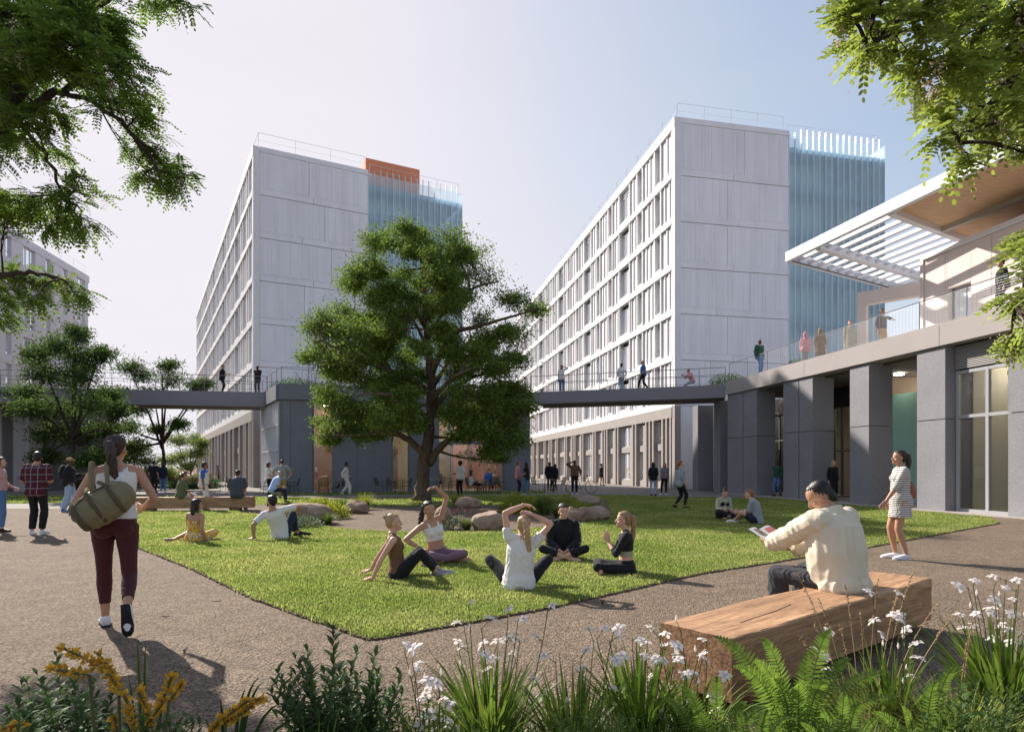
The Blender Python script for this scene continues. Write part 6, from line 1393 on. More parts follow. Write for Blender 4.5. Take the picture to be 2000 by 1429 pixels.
def locust(label, base, trunk, limbs, blobs, mat, L, lw, ll, per, seed, bl_n, cat="tree"):
    rd = random.Random(seed); r = np.random.default_rng(seed); root = empty("locust_tree", base, 0, label, cat); mb = MB(); anchor = []
    for pts, r0, r1 in [trunk]+limbs:
        sm = []
        for i in range(len(pts)-1):
            a, b = Vector(pts[i]), Vector(pts[i+1])
            for q in range(4): sm.append(a.lerp(b, q/4)+Vector((rd.uniform(-1, 1), rd.uniform(-1, 1), rd.uniform(-1, 1)))*.02)
        sm.append(Vector(pts[-1])); R = [r0+(r1-r0)*i/(len(sm)-1) for i in range(len(sm))]; mb.tube(sm, R, 8); anchor += [p for p in sm[1:]]
    S, D_ = [], []; BS = []
    for c, rr, w in blobs:
        c = Vector(c); q = min(anchor, key=lambda p: (p-c).length); sub = limb_path(q, c, rd, .1, 5); mb.tube(sub, [.012, .010, .009, .007, .006, .005], 5)
        n = int(per*w*(rr/.3)**2)
        for t in range(max(4, n//5)):
            d = Vector(rand_unit(1, r)[0]); d.z *= .7; e = c+d*rr*rd.uniform(.35, 1); tw = limb_path(sub[rd.randrange(2, 6)], e, rd, .12, 3); mb.tube(tw, [.005, .004, .003, .002], 4, caps=False)
            out = (e-q).normalized()
            for u in range(5):
                p = tw[1].lerp(tw[3], rd.random()) if u < 2 else tw[2].lerp(tw[3], rd.random()); S.append(tuple(p)); dd = Vector(rand_unit(1, r)[0]); dd.z *= .5; dd += out*.8; D_.append(tuple(dd+Vector((0, 0, -.2))))
            if rd.random() < bl_n: BS.append(e)
    link("trunk", mb.mesh("trunk", BARKD, base, smooth=True), root)
    v, q = fronds(np.array(S), np.array(D_), L, 7, lw, ll, r); v -= np.array(base); link("crown", np_mesh("crown", v, q, mats=[mat]), root)
    if BS:
        Cb = []
        for e in BS:
            k = 46; t = r.uniform(0, 1, k)**.8; w = .028*(1-t)+.008; Cb.append(np.array(tuple(e))+np.stack([r.normal(size=k)*w, r.normal(size=k)*w, -t*.16], 1))
        v, q = leaves(np.concatenate(Cb), .016, .8, r=r); v -= np.array(base); link("blossom_clusters", np_mesh("blossom_clusters", v, q, mats=[BLOSS]), root)
def left_locust():
    D = 6.6; A = lambda x, y, dd=0: at(x, y, D+dd); base = Vector((-8.4, 7.4, 0)); rd = random.Random(3)
    trunk = ([base+V(0, 0, -.1), base+V(.1, 0, 2.5), base+V(.4, -.1, 4.5), base+V(.8, -.3, 6.5), base+V(1.2, -.3, 8.5)], .2, .06)
    limbs = [([base+V(.3, 0, 4.0), A(-120, 330), A(0, 250), A(60, 140), A(140, 60), A(200, -10)], .10, .03), ([A(-60, 290), A(0, 250), A(90, 190), A(115, 178), A(160, 155), A(215, 138)], .07, .012), ([A(110, 178), A(180, 200), A(235, 235), A(275, 285), A(310, 330), A(350, 345)], .03, .008), ([A(30, 230), A(80, 290), A(105, 335), A(120, 380), A(150, 400)], .025, .008),
             ([base+V(.2, 0, 3.4), A(-160, 560), A(-60, 540), A(0, 535), A(60, 530), A(120, 545)], .06, .012), ([A(60, 140), A(20, 60), A(-30, -20)], .05, .02), ([A(140, 60), A(230, -20), A(330, -20)], .03, .01)]
    pts = [(0, 20, .42), (60, 20, .42), (120, 30, .42), (180, 30, .42), (20, 90, .42), (80, 90, .42), (140, 90, .42), (200, 90, .4), (235, 120, .34), (0, 150, .42), (55, 160, .4), (110, 130, .36), (180, 140, .32), (250, 150, .26), (0, 215, .4), (55, 225, .36), (100, 215, .26), (20, 270, .34), (70, 280, .26), (110, 290, .16), (215, 60, .3), (150, 5, .36), (-40, 60, .5), (-40, 180, .5), (-50, 300, .4),
           (200, 190, .22), (240, 210, .2), (270, 220, .24), (290, 200, .16), (275, 260, .26), (300, 300, .28), (330, 330, .26), (360, 345, .22), (320, 365, .2), (285, 335, .2), (250, 300, .14), (300, 5, .2), (340, 0, .18), (370, 5, .14), (270, -5, .18),
           (0, 390, .32), (40, 395, .3), (80, 400, .28), (120, 390, .26), (150, 370, .26), (140, 420, .24), (160, 440, .18), (110, 440, .2), (20, 430, .24), (-30, 400, .4), (0, 545, .26), (30, 530, .24), (60, 545, .26), (95, 550, .26), (130, 555, .22), (70, 580, .2), (20, 590, .24), (0, 620, .26), (-40, 560, .4), (150, 575, .14)]
    bl = [(A(x, y, rd.uniform(-.9, .9)), r*1.05, 1) for x, y, r in pts]
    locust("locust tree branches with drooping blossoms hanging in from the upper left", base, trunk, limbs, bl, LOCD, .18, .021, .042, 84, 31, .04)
left_locust()
def right_locust():
    D = 3.3; A = lambda x, y, dd=0: at(x, y, D+dd); base = Vector((6.4, 4.0, 0)); rd = random.Random(9)
    trunk = ([base+V(0, 0, -.1), base+V(0, 0, 2.0), base+V(-.2, 0, 4.0), base+V(-.4, 0, 5.5)], .16, .06)
    limbs = [([base+V(-.1, 0, 3), A(2300, 40), A(2100, 60), A(1960, 40), A(1880, 10), A(1800, 15), A(1730, 50), A(1690, 90)], .05, .005), ([A(1890, 12), A(1865, -30)], .012, .008), ([A(2100, 60), A(1990, 140), A(1900, 230), A(1870, 280)], .022, .005), ([A(2300, 40), A(2100, 420), A(2010, 520), A(1985, 600)], .02, .005), ([A(2000, 100), A(1900, 120), A(1800, 150)], .012, .004)]
    pts = [(1650, 15, .11), (1680, 40, .13), (1720, 20, .16), (1780, 20, .18), (1840, 20, .2), (1900, 20, .22), (1960, 20, .24), (2020, 30, .26), (1700, 90, .12), (1740, 80, .16), (1790, 80, .18), (1850, 80, .2), (1910, 90, .22), (1970, 100, .24), (2030, 110, .26), (1770, 130, .14), (1810, 140, .18), (1870, 150, .2), (1930, 160, .22), (1990, 170, .24),
           (1810, 190, .14), (1840, 210, .16), (1890, 220, .18), (1945, 230, .2), (2000, 240, .24), (1835, 250, .10), (1880, 262, .12), (1930, 265, .12), (1985, 270, .13), (1830, 290, .06), (1880, 320, .06), (1990, 320, .08), (1640, 45, .06), (1670, 100, .07), (1690, 125, .05), (2070, 200, .22),
           (2010, 455, .08), (2020, 500, .11), (1992, 475, .06), (2015, 560, .12), (2020, 620, .11), (2000, 640, .07), (1990, 590, .06), (2050, 560, .14), (1965, 655, .04), (2040, 470, .12)]
    bl = [(A(x+6, y-(22 if y < 400 else 0), rd.uniform(-.35, .35)), r*.93, 1) for x, y, r in pts]
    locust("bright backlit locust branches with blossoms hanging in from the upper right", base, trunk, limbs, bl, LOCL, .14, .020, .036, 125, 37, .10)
right_locust()
# ---------------------------------------------------------------- grass
GRASSM = pm("grass_blade", (.225, .295, .075), .75, .12, col2=(.30, .32, .115), vscale=.7, var=.16, island=.45, hue=.014, transl=.42)
def grass(poly, n, hgt, seed, name="grass", falloff=1.7, mat=None, w=.0045, zone=None, lean=.6):
    r = np.random.default_rng(seed); P = np.array([(p[0], p[1]) for p in poly]); x0, y0 = P.min(0); x1, y1 = P.max(0)
    # density falls with distance: y sampled ~ y^-falloff
    a = 1-falloff; u = r.uniform(size=n*6); Y = (y0**a+(y1**a-y0**a)*u)**(1/a) if y0 > .5 else r.uniform(y0, y1, n*6); X = r.uniform(x0, x1, n*6); k = inside(poly, X, Y); X, Y = X[k][:n], Y[k][:n]; n = len(X)
    clump = .75+.5*np.sin(X*3.1+np.sin(Y*2.3)*2)*np.sin(Y*2.7+X)*.6; X = X+r.normal(size=n)*.022; Y = Y+r.normal(size=n)*.022; h = hgt*r.uniform(.4, 1.4, n)*clump*(1+Y*.012); ww = w*(1+Y*.16); az = r.uniform(0, 2*np.pi, n); ln = r.uniform(.1, lean, n)*h
    dx, dy = np.cos(az), np.sin(az); B = np.stack([X, Y, np.full(n, .008)], 1); S = np.stack([-dy*ww, dx*ww, np.zeros(n)], 1); M = B+np.stack([dx*ln*.35, dy*ln*.35, h*.6], 1); T = B+np.stack([dx*ln, dy*ln, h], 1)
    v = np.stack([B-S, B+S, M+S*.8, M-S*.8, T], 1).reshape(-1, 3); i = np.arange(n)[:, None]*5
    me = np_mesh(name, v, i+np.array([[0, 1, 2, 3]]), i+np.array([[3, 2, 4]]), mats=[mat or GRASSM]); o = link(name, me); o["kind"] = "stuff"; return o
grass(LAWN, 430000, .036, 1, w=.0032)
grass(STRIP1, 26000, .05, 2); grass(STRIP2, 12000, .06, 3); grass(STRIP3, 14000, .06, 4)

# ---------------------------------------------------------------- planting
def blade_clump(n, hgt, spread, w, r, arch=.5, seg=5):
    """strap leaves from a common foot; local coordinates"""
    az = r.uniform(0, 2*np.pi, n); L = hgt*r.uniform(.6, 1.1, n); out = r.uniform(.15, 1, n)*spread; rad = r.uniform(0, .06, n)*(spread/.3); Vv = []
    dx, dy = np.cos(az), np.sin(az); tw = r.uniform(-.6, .6, n)
    for s in range(seg+1):
        t = s/seg; x = rad+out*t**1.7; z = L*(t-arch*.45*t**3*(out/spread)); ww = w*(1-.15*t if s < seg-1 else (.55 if s == seg-1 else .05))*(.8+.2*r.uniform(size=n)*0+.2)
        sx, sy = -np.sin(az+tw*t), np.cos(az+tw*t); C_ = np.stack([dx*x, dy*x, z], 1); S = np.stack([sx*ww, sy*ww, np.zeros(n)], 1); Vv += [C_-S, C_+S]
    v = np.stack(Vv, 1).reshape(-1, 3); k = 2*(seg+1); i = np.arange(n)[:, None]*k; q = np.concatenate([i+np.array([[2*s, 2*s+1, 2*s+3, 2*s+2]]) for s in range(seg)]); return v, q
IRISL = leaf_mat("iris_leaf", (.11, .17, .03), .012, .3, .4, .4); STEMG = pm("green_stem", (.09, .10, .035), .6); PETAL = pm("white_petal", (.80, .75, .71), .6, transl=.35, island=.08); PETALC = pm("lilac_centre", (.55, .42, .50), .6); YELC = pm("yellow_signal", (.6, .4, .08), .6)
def iris_flower():
    m = MB()
    for k in range(6):
        a = k*math.pi/3; w = .0105 if k % 2 else .0145; L = .036 if k % 2 else .042; up = .014 if k % 2 else .004; m.cm = 0; pr = None
        ca, sa = math.cos(a), math.sin(a)
        for t0, t1 in ((0, .35), (.35, .7), (.7, 1)):
            def P(t, s): ww = w*math.sin(math.pi*min(1, .16+t*.72))*s; r_ = L*t; z = up*math.sin(t*2.2)-.012*t*t; return (ca*r_-sa*ww, sa*r_+ca*ww, z+abs(s)*.002)
            m.quad(P(t0, -1), P(t0, 1), P(t1, 1), P(t1, -1))
    m.cm = 1; m.tube([(0, 0, -.004), (0, 0, .012)], [.004, .003], 6)
    for k in range(3): a = k*2*math.pi/3; m.tube([(0, 0, .006), (.014*math.cos(a), .014*math.sin(a), .013)], [.003, .002], 5)
    return m.mesh("blossom", [PETAL, PETALC])
IRISF = iris_flower()
BUD = MB().tube([(0, 0, 0), (0, 0, .012), (0, 0, .03)], [.003, .006, .001], 6).mesh('bud', PETAL)
def iris_clump(x, y, hgt, nleaf, nst, seed, label, spread=.30, heads=3, fl_h=(.75, 1.15), z0=0.0, aim=None, w=.0105):
    r = np.random.default_rng(seed); rd = random.Random(seed); root = empty("iris_clump", (x, y, z0), 0, label, "flowering plant", "white iris clumps in the foreground")
    v, q = blade_clump(int(nleaf*2.0), hgt*1.18, spread*1.1, w, r, .5); link("leaves", np_mesh("leaves", v, q, mats=[IRISL]), root)
    st = MB(); bud = MB()
    tips = aim if aim else [(math.cos(a)*d, math.sin(a)*d, hgt*rd.uniform(*fl_h)) for a, d in [(rd.uniform(0, 6.28), rd.uniform(.04, spread*.9)) for _ in range(nst)]]
    for tx, ty, tz in tips:
        p0 = Vector((tx*.25, ty*.25, 0)); p1 = Vector((tx, ty, tz)); pa = limb_path(p0, p1, rd, .03, 6); st.tube(pa, [.0032, .003, .0028, .0026, .0024, .002, .0018], 5)
        for k in range(max(1, heads-1)):
            q_ = p1 if k == 0 else pa[5 if k < 3 else 4]+V(0, 0, 0); e = q_+Vector((rd.uniform(-.05, .05), rd.uniform(-.05, .05), rd.uniform(.0, .05))); st.tube([q_-V(0, 0, .01), q_.lerp(e, .6), e], [.002, .0018, .0016], 4)
            if rd.random() < .8:
                o = link("blossom", IRISF, root, e); o.rotation_euler = (rd.uniform(-.7, .7), rd.uniform(-.7, .7), rd.uniform(0, 6.28)); s = rd.uniform(.6, .95); o.scale = (s, s, s)
            else: link('bud', BUD, root, e)
    link("stems", st.mesh("stems", STEMG), root)
    return root
def aimpts(x, y, pts, D):
    """flower tips given in picture pixels at depth D, relative to the foot (x, y)"""
    o = []
    for px, py in pts: p = at(px, py, D+random.uniform(-.12, .12)); o.append((p.x-x, p.y-y, p.z))
    return o
def fg(px, D): return ((px-1000)/FPX*D, D)
x, y = fg(960, 2.75); iris_clump(x, y, .50, 110, 0, 1, "largest iris clump with white flowers at the bottom centre", .36, 3, aim=aimpts(x, y, [(915, 1180), (905, 1215), (940, 1225), (895, 1262), (940, 1262), (992, 1205), (1012, 1208), (990, 1250), (1015, 1250), (1070, 1190), (965, 1275)], 2.75))
x, y = fg(850, 2.5); iris_clump(x, y, .40, 24, 0, 2, "drooping iris stem with crowded white flowers left of the bottom centre", .24, 4, aim=aimpts(x, y, [(790, 1270), (805, 1290), (810, 1330), (855, 1320), (860, 1350), (845, 1375), (865, 1405)], 2.5))
x, y = fg(1120, 2.7); iris_clump(x, y, .46, 60, 0, 3, "loose iris clump right of the bottom centre", .34, 2, aim=aimpts(x, y, [(1085, 1290), (1135, 1280), (1140, 1330), (1105, 1395), (1025, 1340), (1160, 1250), (1200, 1225)], 2.7))
x, y = fg(1250, 2.85); iris_clump(x, y, .50, 80, 0, 4, "iris clump in front of the near bench's left end", .34, 3, aim=aimpts(x, y, [(1165, 1245), (1190, 1250), (1235, 1245), (1250, 1262), (1200, 1300), (1290, 1235), (1300, 1265), (1315, 1300), (1265, 1300), (1265, 1365), (1275, 1395), (1365, 1280)], 2.85))
x, y = fg(1350, 2.8); iris_clump(x, y, .44, 50, 0, 5, "iris clump against the end face of the near bench", .3, 3, aim=aimpts(x, y, [(1290, 1245), (1330, 1230), (1380, 1250), (1340, 1290), (1370, 1290), (1345, 1345), (1400, 1360), (1425, 1335)], 2.8))
x, y = fg(1740, 3.0); iris_clump(x, y, .50, 40, 0, 6, "iris stems with white flowers in front of the bench's right part", .3, 3, aim=aimpts(x, y, [(1705, 1165), (1765, 1170), (1745, 1215), (1770, 1215), (1755, 1235), (1780, 1260), (1745, 1270), (1790, 1320), (1585, 1290), (1600, 1250)], 3.0))
x, y = fg(1960, 3.1); iris_clump(x, y, .60, 90, 0, 7, "tall iris clump filling the lower right corner", .42, 3, aim=aimpts(x, y, [(1890, 1145), (1910, 1165), (1900, 1140), (1940, 1150), (1965, 1130), (1990, 1135), (1985, 1150), (1930, 1190), (1950, 1180), (1960, 1200), (1980, 1210), (1990, 1240), (1940, 1215), (1880, 1205)], 3.1))
# leafy dark green shrubs
SHRUB = leaf_mat("willowy_leaf", (.055, .10, .03), .01, .35, .3, .5); 
def leafy_plant(x, y, tips, label, seed, leafl=.085, name="leafy_shrub", mat=None, per=38, r0=.0028, aspect=.24, dens=1.0, group="dark leafy shrubs in the foreground", z0=0):
    """stems through given tips (relative), lance leaves along them"""
    rd = random.Random(seed); r = np.random.default_rng(seed); root = empty(name, (x, y, z0), 0, label, "plant", group); st = MB(); LV = []; LQ = 0; Vs = []; Qs = []
    for tx, ty, tz in tips:
        pa = limb_path(Vector((tx*.3+rd.uniform(-.03, .03), ty*.3, 0)), Vector((tx, ty, tz)), rd, .07, 7); st.tube(pa, [r0*(1-.09*i) for i in range(8)], 5)
        tp_ = np.array([tuple(p) for p in pa]); n = int(per*dens*max(.5, tz/.5)); tt = np.linspace(1.2, 6.95, n); i0 = np.minimum(tt.astype(int), 6); f = (tt-i0)[:, None]; P = tp_[i0]*(1-f)+tp_[i0+1]*f
        az = np.arange(n)*2.4+rd.random()*6; up = .75+.6*(tt/7)**2; A = np.stack([np.cos(az), np.sin(az), up], 1); A /= np.linalg.norm(A, axis=1)[:, None]; s = leafl*r.uniform(.7, 1.25, n)*(1.1-.35*(tt/7)**3)
        b = np.cross(A, np.array([0, 0, 1.0])); b /= np.linalg.norm(b, axis=1)[:, None]; nn = np.cross(b, A); s = s[:, None]; w = s*aspect*.5
        rows = []
        for t, ww in ((0, .15), (.3, 1), (.65, .85), (1, .04)): c = P+A*s*t-nn*s*.32*t*t*0+np.array([0, 0, -1])*s*.35*t*t; rows += [c-b*w*ww+nn*w*.25*ww, c+b*w*ww+nn*w*.25*ww]
        v = np.stack(rows, 1).reshape(-1, 3); i = np.arange(n)[:, None]*8+LQ; Vs.append(v); Qs.append(np.concatenate([i+np.array([[0, 1, 3, 2]]), i+np.array([[2, 3, 5, 4]]), i+np.array([[4, 5, 7, 6]])])); LQ += len(v)
    link("stems", st.mesh("stems", STEMG), root); link("leaves", np_mesh("leaves", np.concatenate(Vs), np.concatenate(Qs), mats=[mat or SHRUB]), root); return root
def shrub_px(pxs, D, label, seed, **k):
    cx = sum(p[0] for p in pxs)/len(pxs); x, y = fg(cx, D); rd = random.Random(seed); tips = []
    for px, py in pxs:
        p = at(px, py, D+rd.uniform(-.25, .25)); tips.append((p.x-x, p.y-y, p.z))
    return leafy_plant(x, y, tips, label, seed, **k)
rr = random.Random(77)
def mound(x0, x1, y0, n, amp=40, seed=0, base=1400):
    r_ = random.Random(seed); o = []
    for i in range(n):
        t = (i+.5)/n; x_ = x0+(x1-x0)*t+r_.uniform(-12, 12); top = y0(t) if callable(y0) else y0; o.append((x_, top+r_.uniform(0, amp)))
        if r_.random() < .7: o.append((x_+r_.uniform(-15, 15), min(base, top+r_.uniform(amp, amp*3))))
    return o
shrub_px([(650, 1225), (600, 1265), (575, 1280), (700, 1265), (735, 1270)]+mound(530, 800, lambda t: 1285+60*abs(t-.45), 32, 40, 1), 2.7, "dark willowy shrub left of the iris clumps", 3, leafl=.085)
shrub_px([(110, 1280), (70, 1310), (150, 1325), (185, 1330)]+mound(10, 225, lambda t: 1320+20*abs(t-.5), 18, 50, 2), 2.5, "dark willowy shrub under the golden flowers at the bottom left", 5, leafl=.085)
shrub_px(mound(-20, 120, 1385, 6, 20, 4)+[(20, 1375), (60, 1390)], 2.3, "low dark shrub in the bottom left corner", 6, leafl=.07)
shrub_px(mound(770, 900, 1365, 12, 35, 9), 2.6, "small leafy plant below the drooping iris", 7, leafl=.05, mat=IRISL)
shrub_px(mound(1080, 1250, 1375, 12, 35, 14), 2.45, "small leafy plant between the loose iris clump and the bench", 8, leafl=.05, mat=IRISL)
shrub_px(mound(225, 400, 1395, 9, 20, 15), 2.3, "low dark leafy plant between the two golden flower spikes", 9, leafl=.07)
shrub_px(mound(1800, 2010, 1330, 16, 45, 16), 2.6, "leafy plant among the grasses in the lower right corner", 10, leafl=.06)
# golden spikes
GOLD = pm("golden_floret", (.62, .38, .05), .7, island=.25, transl=.25, coord='Object')
def golden(px, paths, D, label, seed):
    x, y = fg(px, D); root = empty("golden_flower", (x, y, 0), 0, label, "flowering plant", "golden flower spikes at the bottom left"); r = np.random.default_rng(seed); st = MB(); Cc = []; Ax = []
    for path in paths:
        pts = [at(a, b, D+dd) - V(x, y, 0) for a, b, dd in path]; foot = Vector((pts[0].x*.5, 0, 0)); full = [foot, foot.lerp(pts[0], .5)]+pts if pts[0].z < .75 else pts; st.tube(full, [.005]*len(full), 6)
        for a, b in zip(pts[:-1], pts[1:]):
            L = (b-a).length; n = int(L/.0022); t = r.uniform(0, 1, n)[:, None]; d = rand_unit(n, r); base = np.array(tuple(a))*(1-t)+np.array(tuple(b))*t; Cc.append(base+d*.006*r.uniform(.3, 1, n)[:, None]); ax = d+np.array(tuple((b-a).normalized()))*.9; Ax.append(ax)
    Cc = np.concatenate(Cc); Ax = np.concatenate(Ax); v, q = leaves(Cc, .023, .66, axis=Ax, r=r, bend=.05); v2, q2 = leaves(Cc, .017, .6, axis=Ax, r=r, bend=-.1); link("stems", st.mesh("stems", STEMG), root); link("florets", np_mesh("florets", np.concatenate([v, v2]), np.concatenate([q, q2+len(v)]), mats=[GOLD]), root)
golden(250, [[(262, 1429, 0), (250, 1370, 0), (215, 1320, 0), (175, 1290, 0), (120, 1263, 0)], [(175, 1318, 0), (140, 1312, 0), (95, 1305, 0)], [(232, 1345, 0), (215, 1305, .02), (190, 1275, .02)], [(285, 1420, .05), (315, 1375, .05), (335, 1320, .05)], [(290, 1400, .05), (280, 1370, .06), (268, 1345, .06)], [(330, 1370, .05), (345, 1350, .06), (355, 1335, .06)], [(230, 1429, .02), (222, 1395, .02)]], 2.05, "golden flower spikes curving over the gravel at the bottom left", 3)
golden(450, [[(400, 1440, 0), (440, 1400, 0), (480, 1370, 0), (515, 1362, 0)], [(440, 1410, 0), (470, 1395, 0), (495, 1375, 0)], [(420, 1420, 0), (430, 1400, 0)]], 2.2, "small golden flower spike beside the broad green blades", 4)
golden(20, [[(-10, 1429, 0), (20, 1418, 0), (45, 1415, 0)]], 2.1, "tip of a golden spike at the left bottom corner", 5)
def blades_px(px, D, tips, label, w=.008, mat=None, name="strap_leaf_plant"):
    x, y = fg(px, D); root = empty(name, (x, y, 0), 0, label, "plant"); m = MB()
    for a, b, s in tips:
        e = at(a, b, D)-V(x, y, 0); f = Vector((e.x*.2, .02, .15)); c = Vector((e.x*.45, 0, e.z*.85+s)); P = []
        for i in range(9): t = i/8; P.append(f*(1-t)**2+c*2*t*(1-t)+e*t*t)
        m.tube(P, [(w*(1.05-(i/8)**2.2), .0012) for i in range(9)], 4, side=(1, .3, 0))
    link("leaves", m.mesh("leaves", mat or IRISL, smooth=False), root)
blades_px(275, 2.2, [(268, 1240, 0), (285, 1250, 0), (345, 1290, .0), (250, 1315, 0), (320, 1380, 0)], "few upright green blades between the golden spikes", .006)
blades_px(440, 2.3, [(505, 1322, .05), (515, 1330, .05), (430, 1365, .05), (560, 1370, .08), (600, 1400, .08), (400, 1400, 0), (480, 1340, 0)], "broad arching green blades at the bottom left centre", .008, leaf_mat("dark_strap_leaf", (.05, .10, .03), .01, .3, .3, .4))
# ferns
FERN = leaf_mat("fern_leaf", (.12, .19, .035), .012, .25, .42, .5)
def fern(px, D, tips, label, seed, pin=.055):
    x, y = fg(px, D); root = empty("fern", (x, y, 0), 0, label, "fern", "ferns in front of the near bench"); rd = random.Random(seed); st = MB(); Vs = []; Qs = []; nq = 0
    for a, b, dd in tips:
        e = at(a, b, D+dd)-V(x, y, 0); f = Vector((e.x*.08, e.y*.08, .02)); c = Vector((e.x*.35, e.y*.35, e.z*.95)); N = 34; P = [f*(1-t)**2+c*2*t*(1-t)+e*t*t for t in [i/N for i in range(N+1)]]
        st.tube(P, [.003*(1-.8*i/N) for i in range(N+1)], 4); scale = (e.length/.6)
        pl = e-f; nrm0 = pl.cross(Vector((-y*0, 0, 1))); face = Vector((rd.uniform(-.35, .35), -1, .35)).normalized()
        for i in range(4, N):
            t = i/N; T = (P[min(i+1, N)]-P[i-1]).normalized(); sd = T.cross(face).normalized(); nn = sd.cross(T); L = pin*scale*min(1, (t*3.2))*max(.06, 1-t**2.3)*1.25
            for s in (1, -1):
                d = (sd*s+T*.32+nn*rd.uniform(-.12, .12)).normalized(); w = T*(.0062*scale); base = P[i]; q = [base-w*.8, base+w*.8, base+d*L*.5+w*.95-nn*L*.04, base+d*L*.5-w*.75-nn*L*.04, base+d*L+w*.1-nn*L*.16, base+d*L-w*.1-nn*L*.16]
                Vs += [tuple(k) for k in q]; Qs += [(nq, nq+1, nq+2, nq+3), (nq+3, nq+2, nq+4, nq+5)]; nq += 6
    link("stems", st.mesh("stems", STEMG), root); link("fronds", np_mesh("fronds", np.array(Vs), np.array(Qs), mats=[FERN]), root)
fern(1560, 2.75, [(1485, 1245, .05), (1625, 1228, .1), (1665, 1285, 0), (1470, 1290, -.1), (1560, 1330, -.25), (1500, 1320, -.2), (1620, 1330, -.2), (1390, 1240, .2), (1430, 1300, -.1), (1740, 1310, -.1), (1760, 1360, -.2), (1580, 1270, .2)], "largest fern with upright fronds in front of the near bench", 2)
fern(1400, 2.5, [(1290, 1360, 0), (1330, 1340, 0), (1400, 1320, 0), (1460, 1370, -.1), (1500, 1380, -.1), (1350, 1385, -.2), (1560, 1400, -.1)], "low fern below the bench's left corner", 3, .045)
fern(1640, 2.45, [(1600, 1380, 0), (1680, 1370, 0), (1720, 1400, 0), (1560, 1410, 0), (1650, 1350, 0)], "low fern in front of the largest fern", 6, .045)
fern(1470, 2.4, [(1440, 1390, 0), (1500, 1385, 0), (1530, 1405, 0), (1400, 1410, 0)], "small fern left of the largest fern's foot", 7, .045)
fern(1800, 2.6, [(1870, 1300, 0), (1900, 1350, 0), (1830, 1330, -.1), (1760, 1380, -.1), (1700, 1390, -.1), (1930, 1390, -.1)], "low fern at the lower right below the grass tussock", 4, .04)
# dry grass tussock with seed heads
DRY = leaf_mat("dry_grass", (.22, .20, .09), .01, .3, .3, .6); SEED = pm("seed_head", (.34, .22, .12), .8, island=.3)
def tussock(px, D, heads, n, hgt, label, seed, spread=.4, mat=None, w=.0025):
    x, y = fg(px, D); r = np.random.default_rng(seed); root = empty("grass_tussock", (x, y, 0), 0, label, "grass", "grass tussocks in the foreground"); v, q = blade_clump(n, hgt, spread, w, r, .7); link("leaves", np_mesh("leaves", v, q, mats=[mat or DRY]), root)
    if heads:
        st = MB(); Cc = []; rd = random.Random(seed)
        for a, b in heads:
            e = at(a, b, D+rd.uniform(-.1, .1))-V(x, y, 0); f = Vector((e.x*.2, e.y*.2, 0)); c = Vector((e.x*.4, 0, e.z*.6)); P = [f*(1-t)**2+c*2*t*(1-t)+e*t*t for t in [i/9 for i in range(10)]]; st.tube(P, [.0016]*10, 4)
            t = r.uniform(.74, 1, 60)[:, None]; fa, ca, ea = np.array(tuple(f)), np.array(tuple(c)), np.array(tuple(e)); Cc.append(fa*(1-t)**2+ca*2*t*(1-t)+ea*t*t+r.normal(size=(60, 3))*.0022)
        link("stems", st.mesh("stems", SEED), root)
        for c_ in Cc: v, q = leaves(c_, .012, .4, r=r); link("seed_head", np_mesh("seed_head", v, q, mats=[SEED]), root)
tussock(1690, 3.05, [(1555, 1115), (1650, 1140), (1715, 1130), (1785, 1110), (1755, 1150), (1590, 1215), (1600, 1170), (1680, 1190), (1640, 1220), (1830, 1180), (1870, 1190), (1560, 1240)], 420, .42, "dry grass tussock with tall seed heads before the bench", 3, .42)
tussock(1870, 2.75, [(1900, 1210), (1890, 1250)], 420, .48, "green grass tussock at the lower right", 4, .5, GRASSM, .003)
tussock(1960, 2.6, [], 260, .42, "yellow green grass tussock at the right bottom corner", 5, .5, leaf_mat("lime_grass", (.22, .28, .05), .01, .25, .45, .5), .005)
tussock(1180, 2.6, [], 160, .30, "thin grass tussock between the two iris clumps", 6, .36, leaf_mat("sage_grass", (.20, .22, .10), .01, .25, .4, .5), .003)
grass([(3.9, 4.6), (5.2, 4.4), (5.4, 3.0), (2.9, 2.4), (2.6, 3.0)], 16000, .06, 9, falloff=1.01)
for i, (px_, D_, k_) in enumerate(((790, 2.45, 0), (870, 2.35, 1), (1030, 2.35, 0), (1100, 2.3, 1), (1190, 2.4, 0), (1290, 2.35, 1), (1480, 2.35, 0), (1660, 2.4, 1), (1730, 2.3, 0), (1820, 2.45, 1), (1900, 2.4, 0), (1980, 2.35, 1), (620, 2.3, 1), (940, 2.3, 1))):
    tussock(px_, D_, [], 330 if k_ else 300, .44 if k_ else .40, ("green foliage tuft %s in the bottom strip" % ("left of the drooping iris", "under the drooping iris", "in front of the largest iris clump", "right of the largest iris clump", "below the loose iris clump", "at the bench's left corner", "between the two left ferns", "below the largest fern's right fronds", "in front of the dry tussock", "below the green tussock", "left of the corner iris clump", "in the extreme right corner", "at the foot of the dark willowy shrub", "at the largest iris clump's left foot")[i]), 60+i, .50, IRISL if k_ else GRASSM, .0055 if k_ else .0032)
# soil bed under the planting
bed = [(-4, 2.35), (-2, 2.6), (0, 2.75), (1.2, 2.95), (2.2, 3.5), (4.2, 4.7), (6, 4.8), (6, -1.5), (-4, -1.5)]
flat("planting_soil", bed, .015, M_SOIL)

